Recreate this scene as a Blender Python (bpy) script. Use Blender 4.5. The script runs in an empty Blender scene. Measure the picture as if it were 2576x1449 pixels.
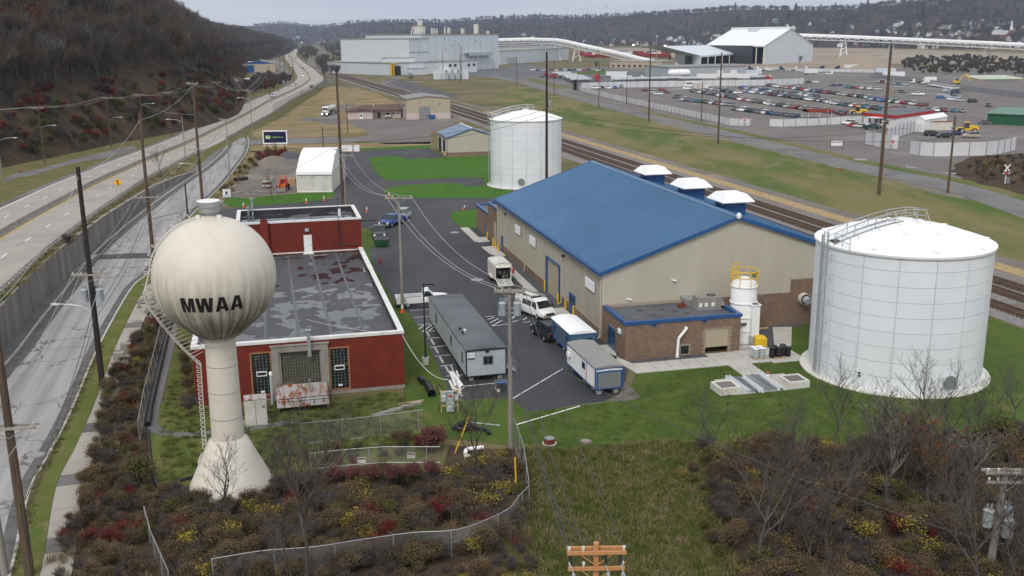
import bpy,math,random
from math import sin,cos,pi,radians,sqrt,atan2,hypot
from mathutils import Vector,Matrix
import numpy as np
scene=bpy.context.scene
COL=scene.collection
R=random.Random(7)
CAM_H,PITCH,ROLL,FOC,PW,PH=30.0,radians(14.2),radians(-0.45),2520.0,2576.0,1449.0
_cp,_sp,_cr,_sr=cos(PITCH),sin(PITCH),cos(ROLL),sin(ROLL)
FW=Vector((0,_cp,-_sp))
_up,_rt=Vector((0,_sp,_cp)),Vector((1,0,0))
RT=_rt*_cr+_up*_sr
UP=_up*_cr-_rt*_sr
EYE=Vector((0,0,CAM_H))
cd=bpy.data.cameras.new('camera')
cam=bpy.data.objects.new('camera',cd)
COL.objects.link(cam)
cd.sensor_width=36.0
cd.lens=FOC/PW*36.0
cd.clip_start,cd.clip_end=0.5,30000.0
mw=Matrix.Identity(4)
for i in range(3):
 mw[i][0],mw[i][1],mw[i][2],mw[i][3]=RT[i],UP[i],-FW[i],EYE[i]
cam.matrix_world=mw
scene.camera=cam
SUN_EL,SUN_AZ=radians(48),radians(197)
def nd(n,tp,ins=None,**pr):
 x=n.new('ShaderNode'+tp)
 for k,v in(ins or{}).items():x.inputs[k].default_value=v
 for k,v in pr.items():setattr(x,k,v)
 return x
world=bpy.data.worlds.new('World')
scene.world=world
world.use_nodes=True
wn,wl=world.node_tree.nodes,world.node_tree.links
wn.clear()
out=nd(wn,'OutputWorld')
bg=nd(wn,'Background',{'Strength':.1})
sky=nd(wn,'TexSky',sky_type='NISHITA',sun_disc=False,sun_elevation=SUN_EL,sun_rotation=SUN_AZ,dust_density=2.5)
tc=nd(wn,'TexCoord')
mp=nd(wn,'Mapping',{'Scale':(1,1,8)})
nz=nd(wn,'TexNoise',{'Scale':3.2,'Detail':7,'Roughness':.55})
ramp=nd(wn,'ValToRGB')
for e,ps,c in zip(ramp.color_ramp.elements,(.36,.64),((6.6,7.1,8.0,1),(9.0,9.0,9.1,1))):e.position,e.color=ps,c
mx=nd(wn,'Mix',data_type='RGBA')
mx.inputs[0].default_value=.9
wl.new(tc.outputs['Generated'],mp.inputs['Vector'])
wl.new(mp.outputs['Vector'],nz.inputs['Vector'])
wl.new(nz.outputs['Fac'],ramp.inputs['Fac'])
wl.new(sky.outputs['Color'],mx.inputs[6])
wl.new(ramp.outputs['Color'],mx.inputs[7])
wl.new(mx.outputs[2],bg.inputs['Color'])
wl.new(bg.outputs['Background'],out.inputs['Surface'])
sd=bpy.data.lights.new('sun','SUN')
sd.energy=1.5
sd.angle=radians(18)
sd.color=(1.0,0.96,0.9)
sun=bpy.data.objects.new('sun',sd)
COL.objects.link(sun)
sdir=Vector((sin(SUN_AZ)*cos(SUN_EL),cos(SUN_AZ)*cos(SUN_EL),sin(SUN_EL)))
sun.rotation_euler=sdir.to_track_quat('Z','Y').to_euler()
sun.location=(0,-40,90)
vs=scene.view_settings
scene.display_settings.display_device='sRGB'
vs.view_transform='Standard'
vs.look='None'
vs.exposure=0.2
vs.gamma=1.0
vs.use_curve_mapping=False
scene.cycles.max_bounces=6
scene.cycles.diffuse_bounces=3
scene.cycles.glossy_bounces=3
scene.cycles.transparent_max_bounces=12
scene.cycles.volume_bounces=0
scene.cycles.use_denoising=True
scene.cycles.use_adaptive_sampling=True
def ray(px,py):
 return FW*FOC+RT*(px-PW/2)-UP*(py-PH/2)
def at(px,py,z=0.0):
 """The spot of the place at height z that the survey picture shows at (px, py)."""
 d=ray(px,py)
 return EYE+d*((z-CAM_H)/d.z)
def hit(px,py,p0,n):
 d=ray(px,py)
 return EYE+d*((Vector(p0)-EYE).dot(n)/d.dot(n))
def proj(p):
 v=Vector(p)-EYE
 d=v.dot(FW)
 return PW/2+FOC*v.dot(RT)/d,PH/2-FOC*v.dot(UP)/d
def zat(g,py):
 lo,hi=-10.0,200.0
 for _ in range(60):
  m=(lo+hi)/2
  if proj((g[0],g[1],m))[1]>py:lo=m
  else:hi=m
 return lo
def Q(r,c,x,y):
 return(x/4+644*c,y/4+362.25*r)
def QQ(r,c,pts):
 return[Q(r,c,x,y)for x,y in pts]
AZ=radians(13.44)
ORG=at(1513.5,855)
U=Vector((-sin(AZ),cos(AZ),0))
W=Vector((cos(AZ),sin(AZ),0))
def S(x,y,z=0.0):
 return ORG+W*x+U*y+Vector((0,0,z))
def sy(p):
 return(Vector(p)-ORG).dot(U)
def sx(p):
 return(Vector(p)-ORG).dot(W)
class MB:
 def __init__(self):
  self.v,self.f,self.m,self.c=[],[],[],0
 def mat(self,i):
  self.c=i
  return self
 def face(self,pts):
  pts=list(pts)
  n=len(self.v)
  self.v.extend([tuple(p)for p in pts])
  self.f.append(tuple(range(n,n+len(pts))))
  self.m.append(self.c)
  return self
 def add(self,vs,fs):
  n=len(self.v)
  self.v.extend([tuple(p)for p in vs])
  for f in fs:
   self.f.append(tuple(i+n for i in f))
   self.m.append(self.c)
  return self
 def box(self,x0,x1,y0,y1,z0,z1,T=None):
  vs=[(x,y,z)for z in(z0,z1)for y in(y0,y1)for x in(x0,x1)]
  if T:vs=[T(*p)for p in vs]
  self.add(vs,[(0,2,3,1),(4,5,7,6),(0,1,5,4),(1,3,7,5),(3,2,6,7),(2,0,4,6)])
  return self
 def rbox(self,cx,cy,z0,lx,ly,h,rz=0.0,top=1.0):
  c,s=cos(rz),sin(rz)
  vs=[]
  for z,k in((z0,1.0),(z0+h,top)):
   for y in(-ly/2*k,ly/2*k):
    for x in(-lx/2*k,lx/2*k):
     vs.append((cx+x*c-y*s,cy+x*s+y*c,z))
  self.add(vs,[(0,2,3,1),(4,5,7,6),(0,1,5,4),(1,3,7,5),(3,2,6,7),(2,0,4,6)])
  return self
 def tube(self,p0,p1,r0,r1=None,n=6,cap=True):
  p0,p1=Vector(p0),Vector(p1)
  if r1 is None:r1=r0
  d=p1-p0
  if d.length<1e-6:return self
  d.normalize()
  a=d.cross(Vector((0,0,1))if abs(d.z)<0.9 else Vector((1,0,0))).normalized()
  b=d.cross(a)
  k=len(self.v)
  for p,r in((p0,r0),(p1,r1)):
   for i in range(n):
    t=2*pi*i/n
    self.v.append(tuple(p+a*(r*cos(t))+b*(r*sin(t))))
  for i in range(n):
   j=(i+1)%n
   self.f.append((k+i,k+n+i,k+n+j,k+j));self.m.append(self.c)
  if cap:
   self.f.append(tuple(k+i for i in range(n)));self.m.append(self.c)
   self.f.append(tuple(k+n+i for i in reversed(range(n))));self.m.append(self.c)
  return self
 def path(self,pts,r,n=5):
  for a,b in zip(pts[:-1],pts[1:]):
   self.tube(a,b,r,r,n)
  return self
 def lat(self,prof,n=32,cx=0.0,cy=0.0,a0=0.0,a1=2*pi):
  full=abs(a1-a0-2*pi)<1e-6
  m=n if full else n+1
  k=len(self.v)
  for r,z in prof:
   for i in range(m):
    t=a0+(a1-a0)*i/n
    self.v.append((cx+r*cos(t),cy+r*sin(t),z))
  for q in range(len(prof)-1):
   for i in range(n):
    j=(i+1)%m if full else i+1
    self.f.append((k+q*m+i,k+q*m+j,k+(q+1)*m+j,k+(q+1)*m+i));self.m.append(self.c)
  return self
 def disc(self,r,z,n=24,cx=0.0,cy=0.0):
  self.face([(cx+r*cos(2*pi*i/n),cy+r*sin(2*pi*i/n),z)for i in range(n)])
  return self
 def cyl(self,cx,cy,z0,z1,r,n=16,r1=None):
  self.tube((cx,cy,z0),(cx,cy,z1),r,r1,n)
  return self
 def prism(self,poly,z0,z1,T=None):
  n=len(poly)
  vs=[(x,y,z0)for x,y in poly]+[(x,y,z1)for x,y in poly]
  if T:vs=[T(*p)for p in vs]
  fs=[tuple(reversed(range(n))),tuple(range(n,2*n))]
  fs+=[(i,(i+1)%n,n+(i+1)%n,n+i)for i in range(n)]
  self.add(vs,fs)
  return self
 def loft(self,rings,cap=True):
  n=len(rings[0])
  k=len(self.v)
  for r in rings:self.v.extend([tuple(p)for p in r])
  for q in range(len(rings)-1):
   for i in range(n):
    j=(i+1)%n
    self.f.append((k+q*n+i,k+q*n+j,k+(q+1)*n+j,k+(q+1)*n+i));self.m.append(self.c)
  if cap:
   self.f.append(tuple(k+i for i in reversed(range(n))));self.m.append(self.c)
   self.f.append(tuple(k+(len(rings)-1)*n+i for i in range(n)));self.m.append(self.c)
  return self
 def mesh(self,name,mats,smooth=False):
  me=bpy.data.meshes.new(name)
  me.from_pydata(self.v,[],self.f)
  if not isinstance(mats,(list,tuple)):mats=[mats]
  for m in mats:me.materials.append(M[m]if isinstance(m,str)else m)
  if len(mats)>1:me.polygons.foreach_set('material_index',self.m)
  if smooth:
   me.shade_smooth()
   me.set_sharp_from_angle(angle=radians(38))
  me.update()
  return me
 def bd(self,name,mats,parent=None,loc=None,rz=0.0,smooth=False,color=None):
  return put(name,self.mesh(name,mats,smooth),parent,loc,rz,color)
def put(name,me,parent=None,loc=None,rz=0.0,color=None):
 o=bpy.data.objects.new(name,me)
 COL.objects.link(o)
 if parent is not None:o.parent=parent
 if loc is not None:o.location=loc
 if rz:o.rotation_euler=(0,0,rz)
 if color is not None:o.color=(*color,1)
 return o
ORD='first second third fourth fifth sixth seventh eighth ninth tenth eleventh twelfth thirteenth fourteenth fifteenth last'.split()
def tag(o,label=None,cat=None,group=None,kind=None):
 if label:o['label']=label
 if cat:o['category']=cat
 if group:o['group']=group
 if kind:o['kind']=kind
 return o
def thing(name,label,cat,loc=(0,0,0),rz=0.0,group=None):
 o=bpy.data.objects.new(name,None)
 o.empty_display_size=0.2
 COL.objects.link(o)
 o.location=loc
 o.rotation_euler=(0,0,rz)
 return tag(o,label,cat,group)
KIDS={}
def dup(root,loc,rz=0.0,label=None,group=None,color=None,scale=None):
 """A copy of a thing with copies of its parts and sub-parts (mesh data shared)."""
 r=root.copy()
 COL.objects.link(r)
 r.location=loc
 r.rotation_euler=(0,0,rz)
 if scale:r.scale=(scale,scale,scale)
 if label:r['label']=label
 if group:r['group']=group
 if color is not None:r.color=(*color,1)
 for ch in kids(root):
  c=ch.copy()
  COL.objects.link(c)
  c.parent=r
  if color is not None:c.color=(*color,1)
  for g in kids(ch):
   d=g.copy()
   COL.objects.link(d)
   d.parent=c
 return r
def kids(o):
 if o.name not in KIDS:KIDS[o.name]=list(o.children)
 return KIDS[o.name]
def recolor(root,color):
 for o in[root]+list(root.children):o.color=(*color,1)
M={}
def mat(name,c1,c2=None,scale=1.0,lo=0.4,hi=0.6,rough=0.75,metal=0.0,spec=0.4,bump=0.0,bscale=None,obj=False,c3=None,s3=0.1,lo3=0.55,hi3=0.65,stretch=None,detail=5.0,objcol=False,emit=None,rough2=None):
 m=bpy.data.materials.new(name)
 m.use_nodes=True
 n,l,b=node_tail(m)
 I=b.inputs
 I['Roughness'].default_value,I['Metallic'].default_value,I['Specular IOR Level'].default_value=rough,metal,spec
 co=nd(n,'TexCoord').outputs['Object']if obj else nd(n,'NewGeometry').outputs['Position']
 if stretch:
  q=nd(n,'Mapping',{'Scale':stretch[:3]})
  if len(stretch)>3:q.inputs['Rotation'].default_value=(0,0,stretch[3])
  l.new(co,q.inputs['Vector']);co=q.outputs['Vector']
 def noise(sc,det=detail):
  x=nd(n,'TexNoise',{'Scale':sc,'Detail':det,'Roughness':.6})
  l.new(co,x.inputs['Vector'])
  return x.outputs['Fac']
 def rampf(f,a,z,t0=0,t1=1):
  x=nd(n,'MapRange',{'From Min':a,'From Max':z,'To Min':t0,'To Max':t1})
  l.new(f,x.inputs['Value'])
  return x.outputs['Result']
 def mix(f,a,z):
  x=nd(n,'Mix',data_type='RGBA')
  l.new(f,x.inputs[0])
  for s,k in((a,6),(z,7)):
   if isinstance(s,tuple):x.inputs[k].default_value=(*s,1)
   else:l.new(s,x.inputs[k])
  return x.outputs[2]
 base=nd(n,'ObjectInfo').outputs['Color']if objcol else c1
 if c3 is not None and rough2 is not None:base=mix(rampf(noise(s3),lo3,hi3),base,c3)
 if c2 is not None:
  f=rampf(noise(scale),lo,hi)
  base=mix(f,base,c2)
  if rough2 is not None:l.new(rampf(f,0,1,rough,rough2),I['Roughness'])
 if c3 is not None and rough2 is None:base=mix(rampf(noise(s3),lo3,hi3),base,c3)
 if isinstance(base,tuple):I['Base Color'].default_value=(*base,1)
 else:l.new(base,I['Base Color'])
 if bump:
  bp=nd(n,'Bump',{'Strength':1,'Distance':bump})
  l.new(noise(bscale or scale*4,4),bp.inputs['Height'])
  l.new(bp.outputs['Normal'],b.inputs['Normal'])
 if emit:
  I['Emission Color'].default_value=(*emit[:3],1)
  I['Emission Strength'].default_value=emit[3]
 M[name]=m
 return m
def node_tail(m):
 return m.node_tree.nodes,m.node_tree.links,m.node_tree.nodes['Principled BSDF']
mat('ground_mix',(.17,.135,.07),(.105,.105,.04),.035,.42,.62,.95,c3=(.20,.17,.14),s3=.018,bump=.06,bscale=1.5,spec=.1)
mat('dry_grass',(.29,.215,.115),(.20,.15,.075),.09,.38,.62,.95,c3=(.17,.15,.06),s3=.05,bump=.08,bscale=2.0,spec=.1)
mat('meadow',(.175,.15,.062),(.085,.12,.028),.05,.42,.58,.95,c3=(.20,.165,.085),s3=.11,lo3=.5,hi3=.66,stretch=(1,.35,1,AZ),bump=.06,bscale=2,spec=.1)
mat('lawn_green',(.055,.10,.018),(.09,.12,.027),.35,.35,.65,.95,c3=(.17,.145,.06),s3=.16,lo3=.6,hi3=.74,bump=.05,bscale=6,spec=.1)
mat('lawn_bright',(.045,.125,.014),(.07,.15,.02),.3,.35,.65,.95,c3=(.13,.13,.045),s3=.12,lo3=.66,hi3=.8,bump=.05,bscale=6,spec=.1)
mat('rough_grass',(.115,.115,.035),(.075,.09,.022),.6,.35,.65,.95,c3=(.19,.15,.085),s3=.35,lo3=.52,hi3=.68,bump=.12,bscale=5,spec=.1)
mat('verge_grass',(.15,.13,.055),(.10,.115,.03),.2,.4,.6,.95,c3=(.20,.155,.09),s3=.4,lo3=.5,hi3=.65,bump=.1,bscale=4,spec=.1)
mat('yard_grass',(.135,.14,.042),(.09,.12,.028),.35,.35,.65,.95,c3=(.19,.16,.075),s3=.3,lo3=.55,hi3=.7,bump=.06,bscale=6,spec=.1)
mat('grime',(.15,.145,.14),(.09,.088,.085),.8,.35,.65,.9,spec=.2)
mat('leaf_brown',(.17,.12,.065),(.08,.052,.032),.5,.35,.65,.9,spec=.1)
mat('leaf_litter',(.055,.04,.03),(.09,.065,.04),.3,.35,.65,.98,c3=(.04,.035,.03),s3=.08,bump=.15,bscale=2,spec=.05)
mat('asphalt',(.042,.043,.047),(.066,.066,.069),.14,.35,.7,.8,c3=(.036,.037,.041),s3=.09,lo3=.52,hi3=.66,bump=.008,bscale=18,spec=.35,stretch=(1,.45,1,-AZ))
mat('asphalt_wet',(.026,.027,.03),(.05,.05,.052),.35,.4,.65,.45,bump=.006,bscale=18,spec=.5,rough2=.75)
mat('asphalt_old',(.15,.145,.142),(.20,.19,.185),.12,.35,.65,.9,c3=(.12,.115,.11),s3=.05,bump=.008,bscale=10,spec=.2)
mat('concrete_pad',(.52,.50,.46),(.44,.42,.385),.5,.35,.65,.85,c3=(.36,.34,.31),s3=.25,lo3=.62,hi3=.75,bump=.004,bscale=12,spec=.25)
mat('concrete_slab',(.385,.35,.305),(.335,.305,.27),.25,.35,.65,.88,c3=(.30,.275,.25),s3=.11,lo3=.52,hi3=.7,bump=.004,bscale=10,spec=.25)
mat('gravel_lot',(.185,.165,.152),(.145,.13,.12),.045,.35,.65,.95,c3=(.24,.225,.21),s3=.025,lo3=.56,hi3=.68,bump=.03,bscale=3,spec=.2)
mat('gravel_dark',(.075,.077,.083),(.11,.11,.115),2.5,.35,.65,.95,bump=.03,bscale=9,spec=.2)
mat('dirt_yard',(.20,.175,.15),(.15,.135,.12),.2,.35,.65,.95,c3=(.26,.22,.17),s3=.08,bump=.06,bscale=2.2,spec=.15)
mat('pale_sand',(.34,.285,.22),(.26,.215,.16),.012,.4,.62,.95,c3=(.16,.14,.09),s3=.02,stretch=(.25,1,1),spec=.1)
mat('ballast_stone',(.25,.235,.225),(.17,.16,.155),1.4,.35,.65,.95,c3=(.16,.125,.10),s3=.09,lo3=.5,hi3=.68,bump=.06,bscale=5,spec=.2)
mat('plant_asphalt',(.10,.105,.112),(.12,.12,.125),.05,.4,.6,.85,spec=.3)
mat('metal_beige',(.50,.465,.385),(.455,.42,.345),.35,.4,.7,.55,spec=.4,stretch=(1,1,.25))
mat('metal_tan',(.46,.40,.285),(.42,.365,.26),.2,.4,.7,.6,spec=.35)
mat('block_face',(.26,.178,.125),(.185,.128,.094),1.8,.32,.68,.9,c3=(.30,.22,.16),s3=4.0,lo3=.58,hi3=.7,bump=.01,bscale=30,spec=.15)
mat('mortar',(.36,.30,.235),None,rough=.95,spec=.1)
mat('roof_blue',(.026,.105,.22),(.034,.125,.25),.1,.4,.6,.3,metal=.25,spec=.6)
mat('trim_blue',(.018,.085,.24),None,rough=.4,spec=.5)
mat('brick_red',(.20,.034,.021),(.155,.026,.017),1.1,.35,.65,.85,c3=(.115,.026,.018),s3=.35,lo3=.55,hi3=.75,bump=.006,bscale=25,spec=.2)
mat('parapet_white',(.72,.71,.69),(.62,.61,.585),.8,.45,.65,.7)
mat('membrane_grey',(.085,.09,.10),(.12,.125,.135),.3,.35,.65,.6,c3=(.055,.058,.066),s3=.12,spec=.4)
mat('membrane_black',(.025,.026,.03),(.05,.05,.055),.4,.35,.65,.6,spec=.4)
mat('stone_trim',(.33,.305,.27),(.25,.23,.205),1.2,.35,.65,.9,c3=(.18,.165,.15),s3=.6,lo3=.56,hi3=.7,stretch=(1,1,.4),spec=.15)
mat('wood_frame',(.36,.17,.08),(.27,.12,.06),2.0,.35,.65,.7)
mat('glass_dark',(.010,.014,.013),(.02,.026,.024),1.5,.4,.6,.12,spec=.6)
mat('glass_block_olive',(.055,.055,.035),(.09,.085,.055),1.2,.35,.65,.3,spec=.5)
mat('glass_block_tan',(.23,.17,.085),(.17,.125,.06),1.5,.35,.65,.35,spec=.5)
mat('joint_pale',(.32,.33,.30),None,rough=.8)
mat('white_paint',(.80,.80,.79),(.72,.72,.70),.6,.5,.7,.5)
mat('white_bright',(.86,.86,.85),None,rough=.45)
mat('white_dirty',(.66,.64,.58),(.52,.50,.44),.8,.45,.7,.6)
mat('tank_white',(.78,.80,.83),(.74,.76,.79),.3,.4,.6,.42,spec=.5)
mat('seam_grey',(.64,.66,.69),(.52,.53,.55),3.5,.45,.6,.6,stretch=(1,1,1))
mat('galvanised',(.46,.48,.49),(.38,.40,.41),1.5,.4,.6,.45,metal=.55)
mat('steel_grey',(.30,.31,.32),None,rough=.5,metal=.4)
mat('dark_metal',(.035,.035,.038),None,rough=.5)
mat('black_paint',(.012,.012,.014),None,rough=.45)
mat('rubber',(.016,.016,.017),None,rough=.85,spec=.2)
mat('chrome',(.62,.63,.64),None,rough=.2,metal=.9)
mat('glass_car',(.018,.024,.028),None,rough=.08,spec=.7)
mat('car_paint',(.5,.5,.5),None,rough=.28,spec=.6,objcol=True)
mat('object_paint',(.5,.5,.5),None,rough=.55,spec=.4,objcol=True)
mat('head_lamp',(.85,.87,.88),None,rough=.15,spec=.7)
mat('lit_lamp',(1,.93,.8),None,rough=.3,emit=(1,.93,.8,9))
mat('tail_lamp',(.35,.015,.012),None,rough=.25,spec=.6)
mat('amber_lamp',(.6,.2,.02),None,rough=.3)
mat('yellow_paint',(.78,.50,.02),(.70,.44,.02),2,.4,.6,.5)
mat('sign_yellow',(.83,.46,.012),None,rough=.5)
mat('orange_paint',(.75,.13,.03),(.62,.11,.03),3,.45,.6,.6)
mat('red_paint',(.45,.02,.018),None,rough=.5)
mat('green_paint',(.012,.085,.035),(.02,.11,.05),2,.4,.6,.55)
mat('navy_tarp',(.012,.025,.13),(.02,.05,.2),1.2,.4,.6,.5)
mat('lumber',(.52,.36,.19),(.42,.28,.14),2.0,.35,.65,.75,obj=True,stretch=(1,8,8))
mat('new_timber',(.55,.27,.11),(.44,.20,.08),3,.35,.65,.7,obj=True,stretch=(6,6,.5))
mat('creosote',(.018,.014,.012),(.035,.026,.02),.8,.35,.65,.8,obj=True,stretch=(6,6,.3))
mat('pole_brown',(.115,.078,.052),(.07,.048,.034),.7,.35,.65,.9,obj=True,stretch=(8,8,.3),c3=(.17,.125,.085),s3=1.2)
mat('pole_grey',(.30,.275,.24),(.22,.20,.175),.8,.35,.65,.9,obj=True,stretch=(8,8,.3),c3=(.19,.12,.06),s3=.6,lo3=.6,hi3=.72)
mat('crossarm_grey',(.36,.33,.29),(.28,.25,.22),2,.35,.65,.9)
mat('transformer_grey',(.42,.45,.47),(.37,.40,.42),1,.4,.6,.5)
mat('cable',(.055,.055,.058),None,rough=.6)
mat('cable_pale',(.42,.42,.41),None,rough=.5)
mat('rail_steel',(.16,.095,.06),(.10,.06,.04),1.5,.35,.65,.6,metal=.3)
mat('rail_tie',(.125,.082,.055),(.075,.05,.036),1.2,.35,.65,.95)
mat('chain_link',(.40,.41,.41),None,rough=.5,metal=.5)
mat('shingle_brown',(.105,.07,.055),(.145,.10,.08),.8,.35,.65,.95,stretch=(1,1,1))
mat('stucco_pink',(.60,.50,.47),(.54,.45,.42),.6,.35,.65,.9)
mat('roof_grey',(.27,.265,.25),(.22,.215,.205),.2,.35,.65,.8)
mat('plant_wall',(.62,.66,.70),(.585,.625,.665),.05,.35,.65,.6)
mat('plant_roof',(.33,.31,.28),(.26,.25,.23),.06,.35,.65,.9,c3=(.40,.34,.25),s3=.02)
mat('fence_white',(.66,.66,.67),(.60,.60,.61),.15,.4,.6,.75)
mat('silver_tank',(.60,.61,.63),(.5,.51,.53),.5,.4,.6,.28,metal=.7)
mat('retaining',(.24,.225,.205),(.155,.148,.138),.35,.35,.65,.92,c3=(.33,.31,.275),s3=.22,lo3=.55,hi3=.66,stretch=(1,1,.22),bump=.01,bscale=6,spec=.15)
mat('wheat_straw',(.40,.29,.14),(.30,.21,.10),1.0,.4,.6,.9)
mat('bark_grey',(.115,.10,.088),(.075,.066,.058),1.2,.35,.65,.95,spec=.1)
mat('twig_grey',(.115,.10,.092),(.08,.07,.064),.2,.35,.65,.95,spec=.05)
mat('twig_brown',(.135,.10,.07),(.09,.066,.048),.4,.35,.65,.95,spec=.05)
mat('twig_pale',(.20,.18,.155),(.15,.135,.12),.4,.35,.65,.95,spec=.05)
mat('twig_red',(.135,.042,.03),(.085,.03,.022),.6,.35,.65,.95,spec=.05)
mat('leaf_yellow',(.34,.27,.035),(.25,.19,.03),.5,.35,.65,.8,spec=.2)
mat('leaf_olive',(.10,.105,.025),(.07,.075,.02),.8,.35,.65,.85,spec=.2)
mat('leaf_rust',(.20,.06,.025),(.14,.042,.02),.5,.35,.65,.85,spec=.2)
mat('leaf_red',(.20,.022,.02),(.13,.018,.018),.5,.35,.65,.85,spec=.2)
mat('leaf_mauve',(.16,.062,.058),(.11,.045,.04),.5,.35,.65,.85,spec=.2)
mat('straw_blade',(.30,.235,.13),(.22,.165,.09),.6,.35,.65,.9,spec=.1)
mat('grass_blade',(.075,.105,.022),(.12,.125,.038),.5,.35,.65,.9,spec=.1)
mat('evergreen',(.018,.035,.02),(.028,.048,.026),.3,.35,.65,.9,spec=.1)
mat('far_wood',(.085,.062,.052),(.052,.043,.043),.012,.38,.62,1.0,c3=(.028,.04,.03),s3=.006,lo3=.6,hi3=.66,detail=9,bump=6.0,bscale=.03,spec=0)
def sheet(name,pts,mt,lvl=1,z=0.0,jit=0.0,kind='structure',label=None,world=False,sub=0):
 """One flat sheet of ground; pts are survey points (or world points)."""
 P=[Vector(p)if world else at(p[0],p[1],z)for p in pts]
 if jit:
  q=[]
  for i,a in enumerate(P):
   b=P[(i+1)%len(P)]
   L=(b-a).length
   k=max(1,int(L/max(2.5,jit*4)))
   for j in range(k):
    p=a.lerp(b,j/k)
    if j:p+=Vector((R.uniform(-jit,jit),R.uniform(-jit,jit),0))
    q.append(p)
  P=q
 zz=z+0.004*lvl
 mb=MB()
 mb.face([(p.x,p.y,zz)for p in P])
 me=mb.mesh(name,mt)
 if me.polygons[0].normal.z<0:me.flip_normals()
 o=put(name,me)
 o['kind']=kind
 if label:o['label']=label
 return o
def spline(pts,step=4.0):
 P=[Vector(p)for p in pts]
 P=[P[0]*2-P[1]]+P+[P[-1]*2-P[-2]]
 out=[]
 for i in range(1,len(P)-2):
  n=max(1,int((P[i+1]-P[i]).length/step))
  for k in range(n):
   t=k/n
   a,b,c,d=P[i-1],P[i],P[i+1],P[i+2]
   out.append(0.5*((2*b)+(c-a)*t+(2*a-5*b+4*c-d)*t*t+(3*b-a-3*c+d)*t**3))
 out.append(P[-2])
 return out
def rsm(pts,step):
 P=[Vector(p)for p in pts]
 out,acc=[P[0]],0.0
 for a,b in zip(P[:-1],P[1:]):
  L=(b-a).length
  d=step-acc
  while d<=L:
   out.append(a.lerp(b,d/L))
   d+=step
  acc=(acc+L)%step
 return out
def normals(P):
 N=[]
 for i in range(len(P)):
  d=P[min(i+1,len(P)-1)]-P[max(i-1,0)]
  N.append(Vector((-d.y,d.x,0)).normalized())
 return N
def ribbon(name,A,B,mt,kind='structure',dz=0.0):
 mb=MB()
 vs=[(p.x,p.y,p.z+dz)for p in A]+[(p.x,p.y,p.z+dz)for p in B]
 n=len(A)
 mb.add(vs,[(i,i+1,n+i+1,n+i)for i in range(n-1)])
 me=mb.mesh(name,mt)
 if me.polygons and me.polygons[0].normal.z<0:me.flip_normals()
 o=put(name,me)
 o['kind']=kind
 return o
def slabs(name,A,B,lo,hi,mts,parent,g=.04,z0=.05,i0=0,i1=None):
 """One flat piece per step between two edges."""
 for i in range(i0,i1 or len(A)-1):
  q=[A[i].lerp(A[i+1],g),A[i+1],B[i+1],B[i].lerp(B[i+1],g)]
  lift(q,R.uniform(lo,hi),z0,name,mts[i%len(mts)],parent)
def lift(q,h,z0,name,mt,parent=None):
 m_=MB();n=len(q)
 tp,bt=[p+Vector((0,0,h))for p in q],[p+Vector((0,0,z0))for p in q]
 if(q[1]-q[0]).cross(q[2]-q[1]).z<0:tp.reverse();bt.reverse()
 m_.face(tp)
 for k in range(n):m_.face([tp[(k+1)%n],tp[k],bt[k],bt[(k+1)%n]])
 return m_.bd(name,mt,parent)
def text_mesh(txt,size,mt,name='lettering',bold=0.0,align='CENTER'):
 cu=bpy.data.curves.new(name,'FONT')
 cu.body=txt
 cu.size=size
 cu.align_x,cu.align_y=align,'CENTER'
 cu.offset=bold
 o=bpy.data.objects.new('tmp_text',cu)
 COL.objects.link(o)
 dg=bpy.context.evaluated_depsgraph_get()
 me=bpy.data.meshes.new_from_object(o.evaluated_get(dg))
 bpy.data.objects.remove(o)
 bpy.data.curves.remove(cu)
 me.name=name
 me.materials.clear()
 me.materials.append(M[mt])
 return me
def text_on(txt,size,mt,parent,p,right,up,name='lettering',bold=0.0):
 """Lettering lying in the plane of right x up, at p (in the parent's frame)."""
 me=text_mesh(txt,size,mt,name,bold)
 r,u=Vector(right).normalized(),Vector(up).normalized()
 n=r.cross(u)
 m=Matrix(((r.x,u.x,n.x,p[0]),(r.y,u.y,n.y,p[1]),(r.z,u.z,n.z,p[2]),(0,0,0,1)))
 me.transform(m)
 return put(name,me,parent)
 # = LAND
mb=MB()
mb.face([(-9000,-400,0),(9000,-400,0),(9000,9000,0),(-9000,9000,0)])
mb.bd('ground','ground_mix')['kind']='structure'
ZH=[(-120,4.5),(40,4.5),(73,3.5),(112,2.3),(145,1.1),(180,.7),(230,.6),(300,1.6),(360,2.3),(600,2.0),(800,1.0),(1000,.4),(4000,.3)]
def zh(s):
 for(a,za),(b,zb)in zip(ZH[:-1],ZH[1:]):
  if s<=b:
   t=max(0.0,(s-a)/(b-a))
   return za+(zb-za)*t
 return ZH[-1][1]
def atz(px,py,f=zh,dz=0.0):
 z=1.0
 for _ in range(12):
  p=at(px,py,z)
  z=f(sy(p))+dz
 return p
HR=[atz(*q)for q in[(0,724),(110,627),(225,542),(302,490),(350,458),(400,431),(470,395),(542,362),(600,330),(671,291),(731,252),(784,224),(809,204),(808,193),(786,173),(755,151),(744,137),(750,124)]]
HR.insert(0,HR[0]+(HR[0]-HR[1])*1.6)
HR=rsm(spline(HR,3.0),3.0)
for p in HR:p.z=zh(sy(p))
HN=normals(HR)
for _ in range(4):
 HN=[(HN[max(i-1,0)]+HN[i]+HN[min(i+1,len(HN)-1)]).normalized()for i in range(len(HN))]
def hoff(off,dz=0.0,i0=0,i1=None):
 return[HR[i]+HN[i]*off+Vector((0,0,dz))for i in range(i0,len(HR)if i1 is None else i1)]
HWID=16.6
ribbon('verge',hoff(-1.6,-.03),hoff(75,-.03),'verge_grass')
hw=ribbon('highway',hoff(-.5),hoff(HWID),'concrete_slab')
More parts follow.
